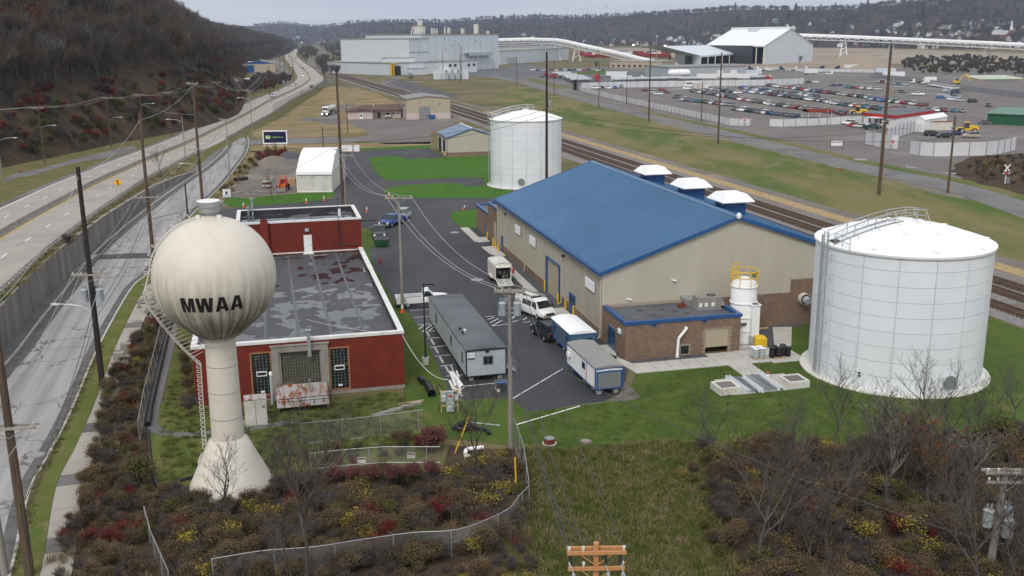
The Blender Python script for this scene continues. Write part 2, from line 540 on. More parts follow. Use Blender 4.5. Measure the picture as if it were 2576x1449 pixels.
hw['label']='pale concrete four lane highway above the retaining wall'
NS=84
STP=2
for i in range(0,NS*STP,STP):
 for k in range(4):
  a,b=[(.15,3.75),(3.85,7.75),(8.75,12.45),(12.55,16.3)][k]
  g=.035
  h=.02+R.uniform(-.004,.006)
  t0,t1=g/6,1-g/6
  def hp(off,t):
   j=i+int(t*STP)if t<1 else i+STP
   u=t*STP-int(t*STP)if t<1 else 0
   return HR[j].lerp(HR[min(j+1,len(HR)-1)],u)+HN[j].lerp(HN[min(j+1,len(HR)-1)],u)*off
  P0=[hp(a,t0),hp(b,t0),hp(b,t1),hp(a,t1)]
  lift(P0,h,.003,'slab','concrete_slab',hw)
def hstrip(name,off,w,mt,dash=None,i0=0,i1=None,dz=.034):
 m_=MB()
 i1=len(HR)-2 if i1 is None else i1
 for i in range(i0,i1):
  if dash and i%dash[0]>=dash[1]:continue
  a,b=HR[i]+HN[i]*off,HR[i+1]+HN[i+1]*off
  na,nb=HN[i]*(w/2),HN[i+1]*(w/2)
  m_.face([a-na+Vector((0,0,dz)),b-nb+Vector((0,0,dz)),b+nb+Vector((0,0,dz)),a+na+Vector((0,0,dz))])
 return m_.bd(name,mt,hw)
hstrip('lane_dashes',3.8,.2,'white_paint',(4,1))
hstrip('lane_dashes',12.5,.2,'white_paint',(4,1))
hstrip('edge_line',16.05,.22,'white_paint')
hstrip('edge_line',7.6,.22,'yellow_paint',dz=.036)
hstrip('edge_line',.55,.18,'white_paint',i0=52)
hstrip('shoulder',17.2,1.5,'asphalt_old',dz=.01217)
m_=MB()
prof=[(-.4,0),(-.4,.1),(-.16,.35),(-.1,.85),(.1,.85),(.16,.35),(.4,.1),(.4,0)]
m_.loft([[HR[i]+HN[i]*(8.25+x)+Vector((0,0,z+.01))for x,z in prof]for i in range(len(HR)-30)])
o=m_.bd('median_barrier','stone_trim')
tag(o,'low grey concrete median barrier dividing the four lane highway','barrier')
def flat(nm,pts,r,c,mt,dz):lift([atz(*q)for q in QQ(r,c,pts)],dz,dz-.02,nm,mt)['kind']='structure'
F1=[atz(*q)for q in QQ(1,0,[(0,412),(230,345),(430,280),(700,205),(900,160),(1100,138)])]+[atz(*q)for q in[(345,376)]]
F0=[atz(*q)for q in QQ(1,0,[(0,340),(200,290),(400,250),(650,180),(900,115),(1120,66)])]+[atz(*q)for q in[(338,366)]]
ext=lambda L:[L[0]+(L[0]-L[1])*1.5]+L
ribbon('frontage_road',[p+Vector((0,0,.02))for p in ext(F1)],[p+Vector((0,0,.02))for p in ext(F0)],'asphalt_old')
flat('lawn',[(0,225),(120,225),(200,285),(120,318),(0,330)],1,0,'verge_grass',.03)
flat('gravel_yard',[(100,600),(200,590),(290,640),(340,730),(355,830),(330,880),(150,790),(0,770),(-60,700),(60,640)],0,1,'gravel_lot',.04)
flat('lawn',[(-120,560),(150,560),(290,600),(200,590),(60,640),(-100,640)],0,1,'meadow',.045)
WB=[at(*q)for q in[(19,869),(84,790),(150,720),(214,654),(275,592),(332,542),(390,495),(440,464),(490,437)]]
WB.insert(0,WB[0]+(WB[0]-WB[1])*1.4)
WZ=[4.2,4.2,4.3,4.3,3.9,3.3,2.7,2.1,1.4,.5]
wall=thing('retaining_wall','stained concrete retaining wall between the street and the raised highway','wall',tuple(WB[1]))
wl0=Vector(wall.location)
WS,WSZ=[],[]
for k in range(len(WB)-1):
 n=max(1,round((WB[k+1]-WB[k]).length/5.2))
 for j in range(n):
  WS.append(WB[k].lerp(WB[k+1],j/n));WSZ.append(WZ[k]+(WZ[k+1]-WZ[k])*j/n)
WS.append(WB[-1]);WSZ.append(WZ[-1])
WN=normals(WS)
for i in range(len(WS)-1):
 a,b=WS[i]-wl0,WS[i+1]-wl0
 d=(b-a).normalized()*.03
 n=WN[i]*(.45+(i%3)*.03)
 f=-WN[i]*(.03*(i%2))
 m_=MB()
 q=[a+d+f,b-d+f,b-d+n,a+d+n]
 za,zb=WSZ[i],WSZ[i+1]
 m_.add([(p.x,p.y,-.3)for p in q]+[(q[0].x,q[0].y,za),(q[1].x,q[1].y,zb),(q[2].x,q[2].y,zb),(q[3].x,q[3].y,za)],[(0,3,2,1),(4,5,6,7),(0,1,5,4),(1,2,6,5),(2,3,7,6),(3,0,4,7)])
 m_.bd('panel','retaining',wall)
m_=MB()
m_.loft([[WS[i]-wl0+WN[i]*x+Vector((0,0,WSZ[i]+z))for x,z in((-.1,0),(.5,0),(.5,.14),(-.1,.14))]for i in range(len(WS))])
m_.bd('coping','stone_trim',wall)
def near_h(p):
 return min(range(len(HR)),key=lambda i:(HR[i].xy-p.xy).length)
A_=[WS[i]+WN[i]*.45+Vector((0,0,WSZ[i]-.05))for i in range(len(WS))]
B_=[HR[near_h(p)]+HN[near_h(p)]*(-.45)+Vector((0,0,-.02))for p in WS]
ribbon('verge',A_,B_,'verge_grass')
m_=MB()
for i in range(0,len(HR)-1):
 a,b=HR[i]-HN[i]*1.6,HR[i+1]-HN[i+1]*1.6
 c,d=HR[i]-HN[i]*3.4,HR[i+1]-HN[i+1]*3.4
 if i>48:m_.face([(a.x,a.y,a.z-.03),(c.x,c.y,-.1),(d.x,d.y,-.1),(b.x,b.y,b.z-.03)])
o=m_.bd('embankment','verge_grass');o['kind']='structure'
gr=thing('guard_rail','galvanised guard rail with short posts along the highway edge above the wall','guard rail',tuple(HR[0]))
g0=Vector(gr.location)
m_=MB()
prof=[(0,.45),(.05,.52),(.02,.6),(.05,.68),(0,.75),(-.03,.75),(-.03,.45)]
GI=[i for i in range(0,66)]
m_.loft([[HR[i]-g0+HN[i]*(-.75-x)+Vector((0,0,z))for x,z in prof]for i in GI])
m_.bd('rail','galvanised',gr)
pm=MB().box(-.09,.09,-.11,.11,-.2,.78).mesh('post','stone_trim')
for i in range(0,66):
 for t in(0,.5):
  p=HR[i].lerp(HR[i+1],t)+HN[i]*(-.98)-g0
  put('post',pm,gr,tuple(p),atan2(HN[i].y,HN[i].x))
i0,i1=76,205
m_=MB()
m_.loft([[HR[i]+HN[i]*(-1.0+x)+Vector((0,0,z))for x,z in((-.2,-.3),(.2,-.3),(.12,.85),(-.12,.85))]for i in range(i0,min(len(HR)-1,330))])
tag(m_.bd('parapet_barrier','stone_trim'),'dark concrete parapet along the far right edge of the highway','barrier')
SRpts=[(20,1449),(70,1237),(120,1144),(175,1037),(250,864),(330,724),(372,687),(425,607),(490,532),(560,463),(590,425),(617,388),(625,362),(622,344)]
SLpts=[(-190,1180),(-90,1050),(0,934),(45,884),(105,804),(170,724),(250,627),(375,522),(475,450),(520,420),(566,378),(578,350)]
SRW=rsm(spline([at(-40,1600)]+[at(*q)for q in SRpts],2.0),2.0)
SLW=rsm(spline([at(*q)for q in SLpts],2.0),2.0)
sheet('street',[tuple(p)for p in SRW]+[tuple(p)for p in reversed(SLW)],'asphalt_old',2,world=True)
st=bpy.data.objects['street']
def street_mat():
 m=bpy.data.materials.new('street_worn');m.use_nodes=True
 n,l,b=node_tail(m)
 P=nd(n,'NewGeometry').outputs['Position']
 def tex(src,sc,det):x=nd(n,'TexNoise',{'Scale':sc,'Detail':det});l.new(src,x.inputs['Vector']);return x
 rot=nd(n,'Mapping',{'Rotation':(0,0,-radians(14))});l.new(P,rot.inputs['Vector'])
 st_=nd(n,'Mapping',{'Scale':(1.1,.05,1)});l.new(rot.outputs['Vector'],st_.inputs['Vector'])
 r1=nd(n,'ValToRGB')
 for e,ps,c in zip(r1.color_ramp.elements,(.36,.62),((.235,.225,.22,1),(.345,.33,.315,1))):e.position,e.color=ps,c
 l.new(tex(st_.outputs['Vector'],1,6).outputs['Fac'],r1.inputs['Fac'])
 sc=nd(n,'VectorMath',{1:(3,3,3)},operation='MULTIPLY_ADD')
 l.new(tex(P,.5,5).outputs['Color'],sc.inputs[0]);l.new(rot.outputs['Vector'],sc.inputs[2])
 vo=nd(n,'TexVoronoi',{'Scale':.24},feature='DISTANCE_TO_EDGE');l.new(sc.outputs['Vector'],vo.inputs['Vector'])
 mr=nd(n,'MapRange',{'From Min':.010,'From Max':.026});l.new(vo.outputs['Distance'],mr.inputs['Value'])
 pr=nd(n,'MapRange',{'From Min':.56,'From Max':.44});l.new(tex(P,.09,2).outputs['Fac'],pr.inputs['Value'])
 mm=nd(n,'Math',operation='MAXIMUM');l.new(mr.outputs['Result'],mm.inputs[0]);l.new(pr.outputs['Result'],mm.inputs[1])
 mc=nd(n,'Mix',data_type='RGBA');mc.inputs[6].default_value=(.10,.095,.09,1)
 l.new(mm.outputs[0],mc.inputs[0]);l.new(r1.outputs['Color'],mc.inputs[7]);l.new(mc.outputs[2],b.inputs['Base Color'])
 b.inputs['Roughness'].default_value=.9
 M['street_worn']=m
street_mat()
st.data.materials[0]=M['street_worn']
def side(P,off):
 N=normals(P)
 return[p+n*off for p,n in zip(P,N)]
ribbon('gutter',side(SRW,.05),side(SRW,.8),'grime',dz=.0135)
ribbon('gutter',side(SLW[8:],-.05),side(SLW[8:],-1.25),'grime',dz=.0135)
def kerb(name,P,off,w=.18,h=.13):
 m_=MB();N=normals(P)
 m_.loft([[P[i]+N[i]*(off+x)+Vector((0,0,z))for x,z in((0,0),(w,0),(w,h),(0,h))]for i in range(len(P))])
 o=m_.bd(name,'concrete_pad');o['kind']='structure';return o
kerb('kerb',SRW[:150],-.2);kerb('kerb',SLW[:140],.02)
ribbon('grass_strip',side(SRW[:78],-.2),side(SRW[:78],-1.75),'yard_grass',dz=.06)
WA,WBB=side(SRW[:78],-1.78),side(SRW[:78],-3.5)
sw=ribbon('sidewalk',WA,WBB,'concrete_slab',dz=.055)
slabs('paving_slab',WA,WBB,.07,.095,['concrete_slab']*4+['asphalt_old'],sw,.03)
WL1,WL2=side(SLW[4:120],.25),side(SLW[4:120],2.4)
sw=ribbon('sidewalk',WL1,WL2,'asphalt_old',dz=.075)
slabs('paving_slab',WL1,WL2,.09,.11,['asphalt_old'],sw,.04,.06,0,84)
sheet('asphalt_patch',QQ(1,0,[(1010,1120),(1280,1100),(1500,1098),(1640,1110),(1560,1150),(1200,1155),(960,1165)]),'asphalt_wet',5)
sheet('concrete_patch',QQ(1,0,[(925,1118),(990,1115),(930,1172),(835,1176)]),'concrete_pad',22,z=.06)
mh_me=None
def manhole(px,py,label,r=.42):
 p=at(px,py)
 t=thing('manhole_cover',label,'manhole cover',tuple(p))
 MB().lat([(r+.12,.02),(r+.12,.035),(r,.035)],20).bd('rim','stone_trim',t)
 m_=MB();m_.lat([(r-.015,.02),(r-.015,.045),(.001,.05)],20);m_.bd('lid','steel_grey',t)
manhole(174,758,'round iron manhole cover in the street beside the transformer pole')
manhole(95,1280-135,'round iron manhole cover near the grass strip low on the street')
manhole(1144,585,'round manhole cover in asphalt beside the small right lawn island',.6)
manhole(1200,704,'round manhole cover in asphalt just left of the white enclosed trailer',.7)
lot=[(470,578),(505,537),(545,528),(644,518),(744,511),(836,500),(848,492),(842,445),(836,400),(835,386),(862,380),(909,379),(1079,372),(1100,385),(1130,396),(1240,396),(1260,500),(1330,620),(1516,850),(1560,905),(1580,930),(1572,965),(1560,990),(1521,1010),(1420,1023),(1335,1036),(1318,1030),(1290,1005),(1240,1000),(1170,1008),(1129,987),(1054,824),(1020,780),(985,760),(911,624),(904,545),(600,545),(560,580)]
sheet('asphalt_lot',lot,'asphalt',3)
sheet('asphalt_patch',[(1100,800),(1172,985),(1215,996),(1280,1002),(1290,960),(1230,820),(1160,775)],'asphalt_wet',4,jit=.3)
sheet('asphalt_patch',[(1010,770),(1120,760),(1100,800),(1130,880),(1160,990),(1128,985),(1056,826)],'asphalt_wet',5)
sheet('asphalt_patch',QQ(2,2,[(30,800),(560,830),(600,900),(820,1090),(560,1190),(300,1240),(160,1230),(60,1130)]),'asphalt',5,jit=.25)
sheet('dirt_patch',[(1562,955),(1600,985),(1612,1003),(1575,1010),(1530,1012),(1560,990)],'dirt_yard',9,jit=.25)
lawn1=[(905,545+28),(935,576),(956,578),(966,584),(960,598),(937,618),(930,632),(932,652),(941,672),(956,694),(969,722),(996,768),(1004,778),(1026,786),(1056,826),(1131,988),(1160,1010),(1200,1060),(1015,1060),(1015,960),(1012,835),(910,624)]
sheet('lawn',lawn1,'lawn_green',8)
sheet('lawn',QQ(1,1,[(1130,150),(1200,130),(1400,122),(1470,135),(1500,152),(1640,150),(1900,135),(2350,115),(2400,260),(2380,400),(2300,398),(2270,340),(2200,333),(1900,347),(1400,367),(1310,362),(1240,325),(1180,245),(1150,190)]),'lawn_bright',8)
sheet('lawn',QQ(1,1,[(1292,478),(1305,450),(1345,440),(1500,415),(1900,395),(2050,395),(2090,420),(2150,428),(2330,415),(2600,460),(2480,535),(2380,542),(1400,547),(1350,535),(1310,505)]),'lawn_bright',8)
sheet('lawn',QQ(1,1,[(-420,540),(0,540),(430,500),(780,484),(808,496),(795,520),(740,545),(650,568),(400,593),(0,622),(-200,640),(-300,610)]),'lawn_bright',8)
sheet('lawn',QQ(1,1,[(1955,725),(1975,700),(2010,683),(2090,668),(2240,660),(2240,850),(2075,852),(2030,810),(1975,765)]),'lawn_bright',8)
sheet('lawn',QQ(1,1,[(860,70),(1100,60),(1740,45),(1760,10),(1500,20),(1060,45),(860,50)]),'lawn_bright',8)
sheet('lawn',[(1004,1000),(1168,1010),(1240,1002),(1290,1006),(1318,1032),(1335,1038),(1420,1026),(1520,1013),(1562,992),(1600,940),(1700,930),(1830,915),(1900,890),(2030,760),(2100,680),(2300,640),(2478,795),(2576,830),(2700,880),(2750,1120),(2560,1110),(2300,1118),(2100,1128),(1900,1122),(1700,1112),(1560,1122),(1420,1132),(1310,1125),(1200,1110),(1060,1100)],'lawn_green',6,jit=.35)
sheet('rough_grass',[(1318,1118),(1420,1126),(1560,1117),(1700,1106),(1900,1116),(2200,1120),(2600,1105),(2700,1500),(2300,1700),(1300,1700),(1250,1449),(1300,1250)],'rough_grass',7,jit=.4)
sheet('lawn',[(415,1000),(440,870),(475,800),(486,880),(500,1030),(640,1040),(1000,985),(1060,1060),(1120,1120),(1000,1180),(760,1190),(690,1210),(620,1260),(470,1225),(400,1230),(372,1090)],'yard_grass',11)
path=spline([at(*q)for q in[(440,800),(425,880),(405,960),(386,1040),(384,1075),(400,1088),(450,1095),(530,1090),(640,1078),(740,1062)]],1.0)
pw=ribbon('path',side(path,.45),side(path,-.45),'asphalt_old',dz=.045)
A1,B1=side(path,.45),side(path,-.45)
slabs('flagstone',A1,B1,.055,.07,['asphalt_old'],pw,.05,.04)
bank=[(390,720),(420,760),(432,800),(418,850),(400,940),(375,1050),(378,1180),(400,1235),(470,1230),(620,1265),(700,1215),(830,1190),(1110,1190),(1130,1120),(1240,1130),(1320,1130),(1318,1230),(1300,1500),(1250,1700),(-60,1700),(60,1449),(150,1230),(225,1040),(280,900),(330,790)]
sheet('brush_floor',bank,'leaf_litter',5,jit=.3)
bank2=[(1760,1120),(1850,1130),(1950,1110),(2200,1125),(2330,1095),(2480,1110),(2576,1075),(2800,1100),(2800,1700),(1850,1700),(1800,1400),(1760,1240)]
sheet('brush_floor',bank2,'leaf_litter',9,jit=.4)
def pad(name,quads,h=.10,mt='concrete_pad'):
 root=None
 for q in quads:
  o=lift([S(*p)for p in q],h,0,'paving_slab' if root else name,mt,root)
  if root is None:root=o;o['kind']='structure'
 return root
def bays(x0,x1,y0,y1,nx,ny,g=.025):
 q=[]
 for i in range(nx):
  for j in range(ny):
   a,b=x0+(x1-x0)*i/nx+g,x0+(x1-x0)*(i+1)/nx-g
   c,d=y0+(y1-y0)*j/ny+g,y0+(y1-y0)*(j+1)/ny-g
   q.append([(a,c),(b,c),(b,d),(a,d)])
 return q
pad('concrete_walk',bays(.3,8.0,-10.8,-8.1,5,1)+bays(8.0,11.0,-10.8,-7.15,2,2)+bays(11.0,13.1,-10.8,-6.7,1,2)+bays(8.7,11.0,-13.9,-10.8,1,2)+[[(-.25,-10.8),(.3,-10.8),(.3,-8.1),(-1.3,-3.2),(-1.3,-1.9),(-.1,-1.9),(-.1,-4.6),(-.9,-7.2)]])
pad('concrete_walk',bays(13.1,16.6,-11.3,-6.9,2,2)+bays(11.9,14.8,-6.9,-2.6,1,2)+[[(15.5,-6.9),(17.3,-6.9),(20.6,-1.0),(18.6,-.6)]])
sheet('gravel_bed',[S(-.1,-8.1),S(8.0,-8.1),S(8.0,-7.0),S(0,-7.0),S(0,-4.3),S(-.8,-4.3)],'gravel_dark',12,world=True)
sheet('gravel_bed',[S(14.9,-6.9),S(15.5,-6.9),S(18.6,-.6),S(21.5,-1.2),S(22.6,-.05),S(14.8,-.05)],'gravel_dark',12,world=True)
sheet('gravel_bed',[S(-1.1,11.8),S(-.05,11.8),S(-.05,40),S(-1.1,40)],'gravel_dark',9,world=True)
pad('concrete_walk',bays(-2.3,-1.15,20.5,38.5,1,12))
pad('concrete_walk',bays(-2.6,-.25,5.8,12.6,1,3))
pad('concrete_walk',[[(-2.6,63.2),(-1.3,63.2),(-1.3,54.8),(-.3,54.8),(-.3,51.4),(-1.9,51.2),(-2.55,52.2)],[(-2.4,47.8),(-.3,47.8),(-.3,41),(-1.6,41),(-2.2,43)]])
pad('concrete_pad',bays(5.6,12.65,-18.3,-14.1,3,1,.12),.09)
tan=QQ(0,1,[(330,1160),(480,1030),(640,900),(760,868),(1000,880),(1220,940),(1370,1010),(1560,1100),(1400,1240),(1180,1310),(1100,1345),(900,1362),(500,1385),(0,1395),(-60,1300),(100,1250)])
sheet('dry_field',tan,'dry_grass',2,jit=.8)
sheet('gravel_yard',QQ(0,1,[(890,1215),(1160,1195),(1960,1195),(2000,1245),(1760,1330),(1770,1449),(1300,1449),(900,1395),(1150,1362),(1090,1310),(960,1258)]),'gravel_lot',4,jit=.6)
sheet('gravel_drive',QQ(0,1,[(600,1215),(640,1160),(690,1095),(860,1050),(1000,1040),(1000,1062),(860,1100),(805,1150),(820,1200),(900,1240),(700,1260)]),'gravel_lot',4,jit=.4)
sheet('side_road',QQ(0,1,[(-100,1410),(200,1398),(520,1392),(800,1378),(900,1392),(1100,1420),(900,1440),(0,1452),(-160,1460)]),'asphalt_old',5)
sheet('dry_strip',QQ(1,1,[(-60,20),(440,5),(1000,-8),(1760,-20),(1760,10),(860,50),(440,60),(330,80),(-60,80)]),'dry_grass',4,jit=.4)
sheet('dirt_yard',[(540,505),(560,490),(600,450),(640,412),(664,400),(735,392),(749,395),(749,490),(690,488),(640,497),(590,512),(560,522)],'dirt_yard',5,jit=.4)
sheet('straw_verge',[(520,520),(545,487),(600,425),(632,380),(660,380),(668,402),(640,414),(600,452),(560,494)],'dry_grass',4,jit=.4)
sheet('asphalt_strip',[(836,500),(835,386),(846,384),(870,384),(862,440),(860,500)],'asphalt_wet',6,jit=.2)
TR=[]
for a,b,c in[((2576,729),(1413.7,353),(1134,265)),((2576,754),(1413.7,365),(1134,272)),((2576,793),(1413.7,376),(1134,281))]:
 TR.append([at(*a),at(*b),at(*c)])
far=[at(859,191),at(838,181),at(784,165),at(792,151),at(804,140),at(815,131)]
def track_line(k):
 a,b,c=TR[k]
 s0=a+(a-b).normalized()*130
 off=[0,0,0][k]
 pts=[s0,a,b,c]
 n=Vector((.965,.26,0))
 base=at(859,191)
 pts+=[base+n*[3.8,0,-4.2][k]]
 for q in far[1:]:pts.append(q+n*[3.8,0,-4.2][k])
 return rsm(spline(pts,4.0),4.0)
TL=[track_line(k)for k in range(3)]
nb=min(len(t)for t in TL)-1
c_=[TL[1][i]for i in range(nb)]
ribbon('rail_ballast',side(c_,8.4),side(c_,-7.6),'ballast_stone',dz=.0217)
ribbon('dry_strip',side(c_[:110],-7.8),side(c_[:110],-11.6),'wheat_straw',dz=.01217)
ribbon('gravel_track',side(c_[30:150],-10.8),side(c_[30:150],-13.8),'dirt_yard',dz=.01617)
tie_me=MB().box(-1.3,1.3,-.115,.115,-.02,.14).mesh('rail_tie','rail_tie')
for k in range(3):
 t=thing('railway_track',['railway track farthest from the blue roofed building, nearest the wire fence','rusty middle railway track of the three beside the blue roofed building','railway track nearest the blue roofed building and big white tank'][k],'railway track',tuple(TL[k][0]),0,'three railway tracks')
 t0=Vector(t.location)
 P=TL[k];N=normals(P)
 for s in(-1,1):
  m_=MB()
  m_.loft([[P[i]-t0+N[i]*(s*.752+x)+Vector((0,0,z))for x,z in((-.07,.14),(.07,.14),(.04,.20),(.04,.31),(-.04,.31),(-.04,.20))]for i in range(len(P))])
  m_.bd('rail','rail_steel',t)
 tp=rsm(P,.62)
 TN=normals(tp)
 cnt=0
 bulk=MB()
 for i,p in enumerate(tp):
  if i<120:continue
  px,py=proj(p)
  if not(-20<px<2600 and py>60):continue
  ang=atan2(TN[i].y,TN[i].x)
  if cnt<290:
   put('rail_tie',tie_me,t,tuple(p-t0+Vector((0,0,R.uniform(0,.015)))),ang+R.uniform(-.02,.02))
   cnt+=1
  elif i<1500:
   q=p-t0
   bulk.rbox(q.x,q.y,0,2.6,.23,.14,ang)
 o=bulk.bd('rail_ties','rail_tie',t);o['kind']='stuff'
sp=rsm(spline([at(*q)for q in QQ(0,1,[(1520,920),(1420,885),(1330,850),(1310,825),(1350,808),(1410,795),(1400,775)])],3.0),3.0)
t=thing('railway_track','curved railway spur leading to the white plant loading door','railway track',tuple(sp[0]),0,'railway spur')
t0=Vector(t.location);N=normals(sp)
ribbon('rail_ballast',side(sp,2.6),side(sp,-2.6),'ballast_stone',dz=.02417)
for s in(-1,1):
 m_=MB();m_.loft([[sp[i]-t0+N[i]*(s*.752+x)+Vector((0,0,z))for x,z in((-.07,.14),(.07,.14),(.05,.31),(-.05,.31))]for i in range(len(sp))])
 m_.bd('rail','rail_steel',t)
sheet('meadow',[(1240,243),(1290,212),(1400,240),(1613,297),(1760,332),(1932,373),(2180,432),(2435,493),(2576,541),(2760,610),(2760,720),(2576,668),(2300,590),(2100,528),(1932,478),(1640,405),(1470,348),(1340,300),(1270,262)],'meadow',3,jit=1.0)
sheet('dirt_strip',[(1613,296),(1760,326),(1932,366),(2100,405),(2260,446),(2400,486),(2440,504),(2380,492),(2200,442),(2000,396),(1840,356),(1700,322)],'dirt_yard',4,jit=.8)
lotp=[(1286,196),(1400,224),(1500,250),(1600,277),(1700,303),(1800,322),(1932,352),(2070,388),(2206,420),(2300,438),(2435,465),(2576,512),(2800,590),(2800,170),(2576,175),(2300,166),(2000,168),(1760,172),(1500,170),(1330,172),(1262,178)]
sheet('gravel_lot',lotp,'gravel_lot',2,jit=1.2)
road=spline([at(*q)for q in[(1230,190),(1288,201),(1330,211),(1400,231),(1500,258),(1613,288),(1700,308),(1800,331),(1932,363),(2070,398),(2206,430),(2320,452),(2435,480),(2576,527),(2720,580)]],6)
ribbon('side_road',side(road,4.2),side(road,-4.2),'asphalt_old',dz=.0217)
rs=side(road,4.2)
ribbon('verge',[p for p in rs[60:]],[p+Vector((3.6,3.0,0))for p in rs[60:]],'meadow',dz=.01617)
sheet('plant_asphalt',QQ(0,1,[(2080,745),(2150,712),(2440,690),(2700,640),(2990,700),(2900,760),(2600,800),(2400,780),(2060,765)]),'plant_asphalt',3)
sheet('plant_asphalt',[(1330,190),(1420,205),(1460,212),(1690,214),(1700,182),(1580,178),(1480,172),(1420,178)],'plant_asphalt',4)
sheet('dirt_yard',QQ(0,1,[(1330,830),(1420,800),(1560,830),(1800,900),(2050,960),(1960,1010),(1950,985),(1520,925)]),'gravel_dark',3,jit=1.5)
sheet('lawn',QQ(0,1,[(905,572),(1000,565),(1170,562),(1290,640),(1280,690),(1320,760),(1220,752),(1090,725),(960,690),(930,645)]),'lawn_green',3,jit=1.0)
sheet('side_road',QQ(0,1,[(862,560),(890,560),(905,620),(960,690),(1090,735),(1180,760),(1180,775),(1060,745),(920,705),(870,640)]),'plant_asphalt',4)
sheet('pale_field',[(1700,148),(1760,138),(2040,118),(2300,124),(2576,134),(2900,145),(2900,178),(2576,165),(2300,160),(2060,168),(1800,172),(1705,165)],'pale_sand',4)
sheet('pale_field',[(1440,126),(1560,120),(1700,122),(1760,130),(1730,142),(1600,150),(1500,146)],'pale_sand',3)
sheet('pale_yard',QQ(0,2,[(1620,640),(1900,655),(2576,655),(2700,690),(2500,700),(2100,690),(1700,672)]),'pale_sand',5)
sheet('dirt_bank',[(2400,415),(2440,395),(2576,385),(2700,400),(2700,520),(2540,480),(2460,462),(2400,440)],'leaf_litter',5,jit=.8)
sheet('lawn',QQ(0,2,[(560,740),(880,705),(960,720),(940,742),(640,752)]),'lawn_green',6)
sheet('lawn',QQ(0,2,[(110,800),(200,788),(480,850),(600,885),(500,895),(300,850)]),'meadow',6)
for q in([(855,148),(990,150),(1000,165),(880,162)],[(1160,90),(1330,95),(1240,108),(1130,103)],[(1380,215),(1520,235),(1550,250),(1400,242)],[(1780,285),(1900,292),(1880,305),(1790,300)]):
 o=sheet('puddle',QQ(1,3,q),'glass_dark',6,jit=.3)
o=sheet('puddle',QQ(0,3,[(1690,950),(1800,940),(1950,965),(1930,985),(1760,975)]),'glass_dark',6,jit=.3)
HB=[atz(*q)for q in[(-420,520),(-200,470),(0,424),(150,393),(312,357),(420,337),(500,322),(570,300),(606,282)]]+[atz(*q)for q in[(622,240),(618,205),(628,180),(655,158),(690,147),(722,136),(742,124),(752,117)]]
HBs=rsm(spline(HB,12),12)
CREST=[(-200,125),(300,125),(430,120),(560,98),(700,76),(850,58),(1050,44),(1350,34),(1800,24),(2500,10),(4000,0)]
def crest(s):
 for(a,za),(b,zb)in zip(CREST[:-1],CREST[1:]):
  if s<=b:return za+(zb-za)*max(0,(s-a)/(b-a))
 return 0
from mathutils import noise as mnoise
def hill_z(s,d):
 c=crest(s)
 x=.66*d
 z=c*(1-math.exp(-x/max(c,1)*1.35))*1.15
 return z+(mnoise.noise(Vector((s*.015,d*.02,3.1)))*7+mnoise.noise(Vector((s*.05,d*.06,1.1)))*2)*min(1,d/40)
LAT=[0,4,8,14,20,28,38,50,64,80,100,125,155,190,230,280,340]
UL=Vector((-cos(AZ),-sin(AZ),0))
def hill_p(b,d):
 return b+UL*d+Vector((0,0,-.2+hill_z(sy(b),d)))
m_=MB()
vs=[hill_p(b,d)for b in HBs for d in LAT]
nl=len(LAT)
m_.add(vs,[(i*nl+j,i*nl+j+1,(i+1)*nl+j+1,(i+1)*nl+j)for i in range(len(HBs)-1)for j in range(nl-1)])
me=m_.mesh('hillside','leaf_litter',True)
if me.polygons[0].normal.z<0:me.flip_normals()
o=put('hillside',me);o['kind']='structure'
RID=[(560,72,4200,6500),(640,66,4200,6500),(686,62,4200,6400),(740,66,4000,6200),(790,70,3800,6000),(830,67,3600,5600),(881,60,3400,5200),(944,55,3200,5000),(1056,55,3000,4800),(1119,56,3000,4800),(1219,49,2900,4700),(1288,46,2800,4700),(1463,44,2700,4500),(1555,40,2600,4300),(1663,35,2500,4000),(1763,31,2400,3800),(1838,26,2300,3600),(1932,24,2200,3500),(2032,28,2100,3500),(2157,20,2000,3400),(2244,12,1950,3300),(2294,14,1900,3300),(2407,4,1850,3200),(2532,0,1800,3200),(2700,-10,1750,3200),(3000,-25,1700,3200)]
def ridge_at(px):
 for a,b in zip(RID[:-1],RID[1:]):
  if px<=b[0]:
   t=max(0,(px-a[0])/(b[0]-a[0]))
   return[a[i]+(b[i]-a[i])*t for i in range(4)]
 return list(RID[-1])
def bearing(px):
 d=ray(px,90);return Vector((d.x,d.y,0)).normalized()
def rpt(px,t):
 _,py,d0,d1=ridge_at(px)
 d=ray(px,py)
 zr=CAM_H+d.z/hypot(d.x,d.y)*d1
 D=d0+(d1-d0)*t
 e=t*t*(3-2*t)if t<1 else 1-(t-1)*.4
 p=bearing(px)*D
 w=min(1,t*3)*max(0,1-max(0,t-.75)*4)
 n=(mnoise.noise(p*.0022)*.22+mnoise.noise(p*.006)*.08)*zr*w
 fz=(mnoise.noise(p*.03)*3.5+mnoise.noise(p*.07)*2.5)*min(1,t*4)
 return Vector((p.x,p.y,max(-1,zr*(e**.8)+n+fz-1)))
m_=MB()
XS=[560+8*i for i in range(300)]
TS=[0,.04,.08,.12,.17,.22,.27,.32,.37,.42,.47,.52,.57,.62,.67,.72,.77,.82,.87,.92,.96,1.0,1.06,1.15,1.3]
vs=[rpt(x,t)for x in XS for t in TS]
nl=len(TS)
m_.add(vs,[(i*nl+j,(i+1)*nl+j,(i+1)*nl+j+1,i*nl+j+1)for i in range(len(XS)-1)for j in range(nl-1)])
me=m_.mesh('hills','far_wood',True)
if me.polygons[0].normal.z<0:me.flip_normals()
o=put('hills',me);o['kind']='structure'
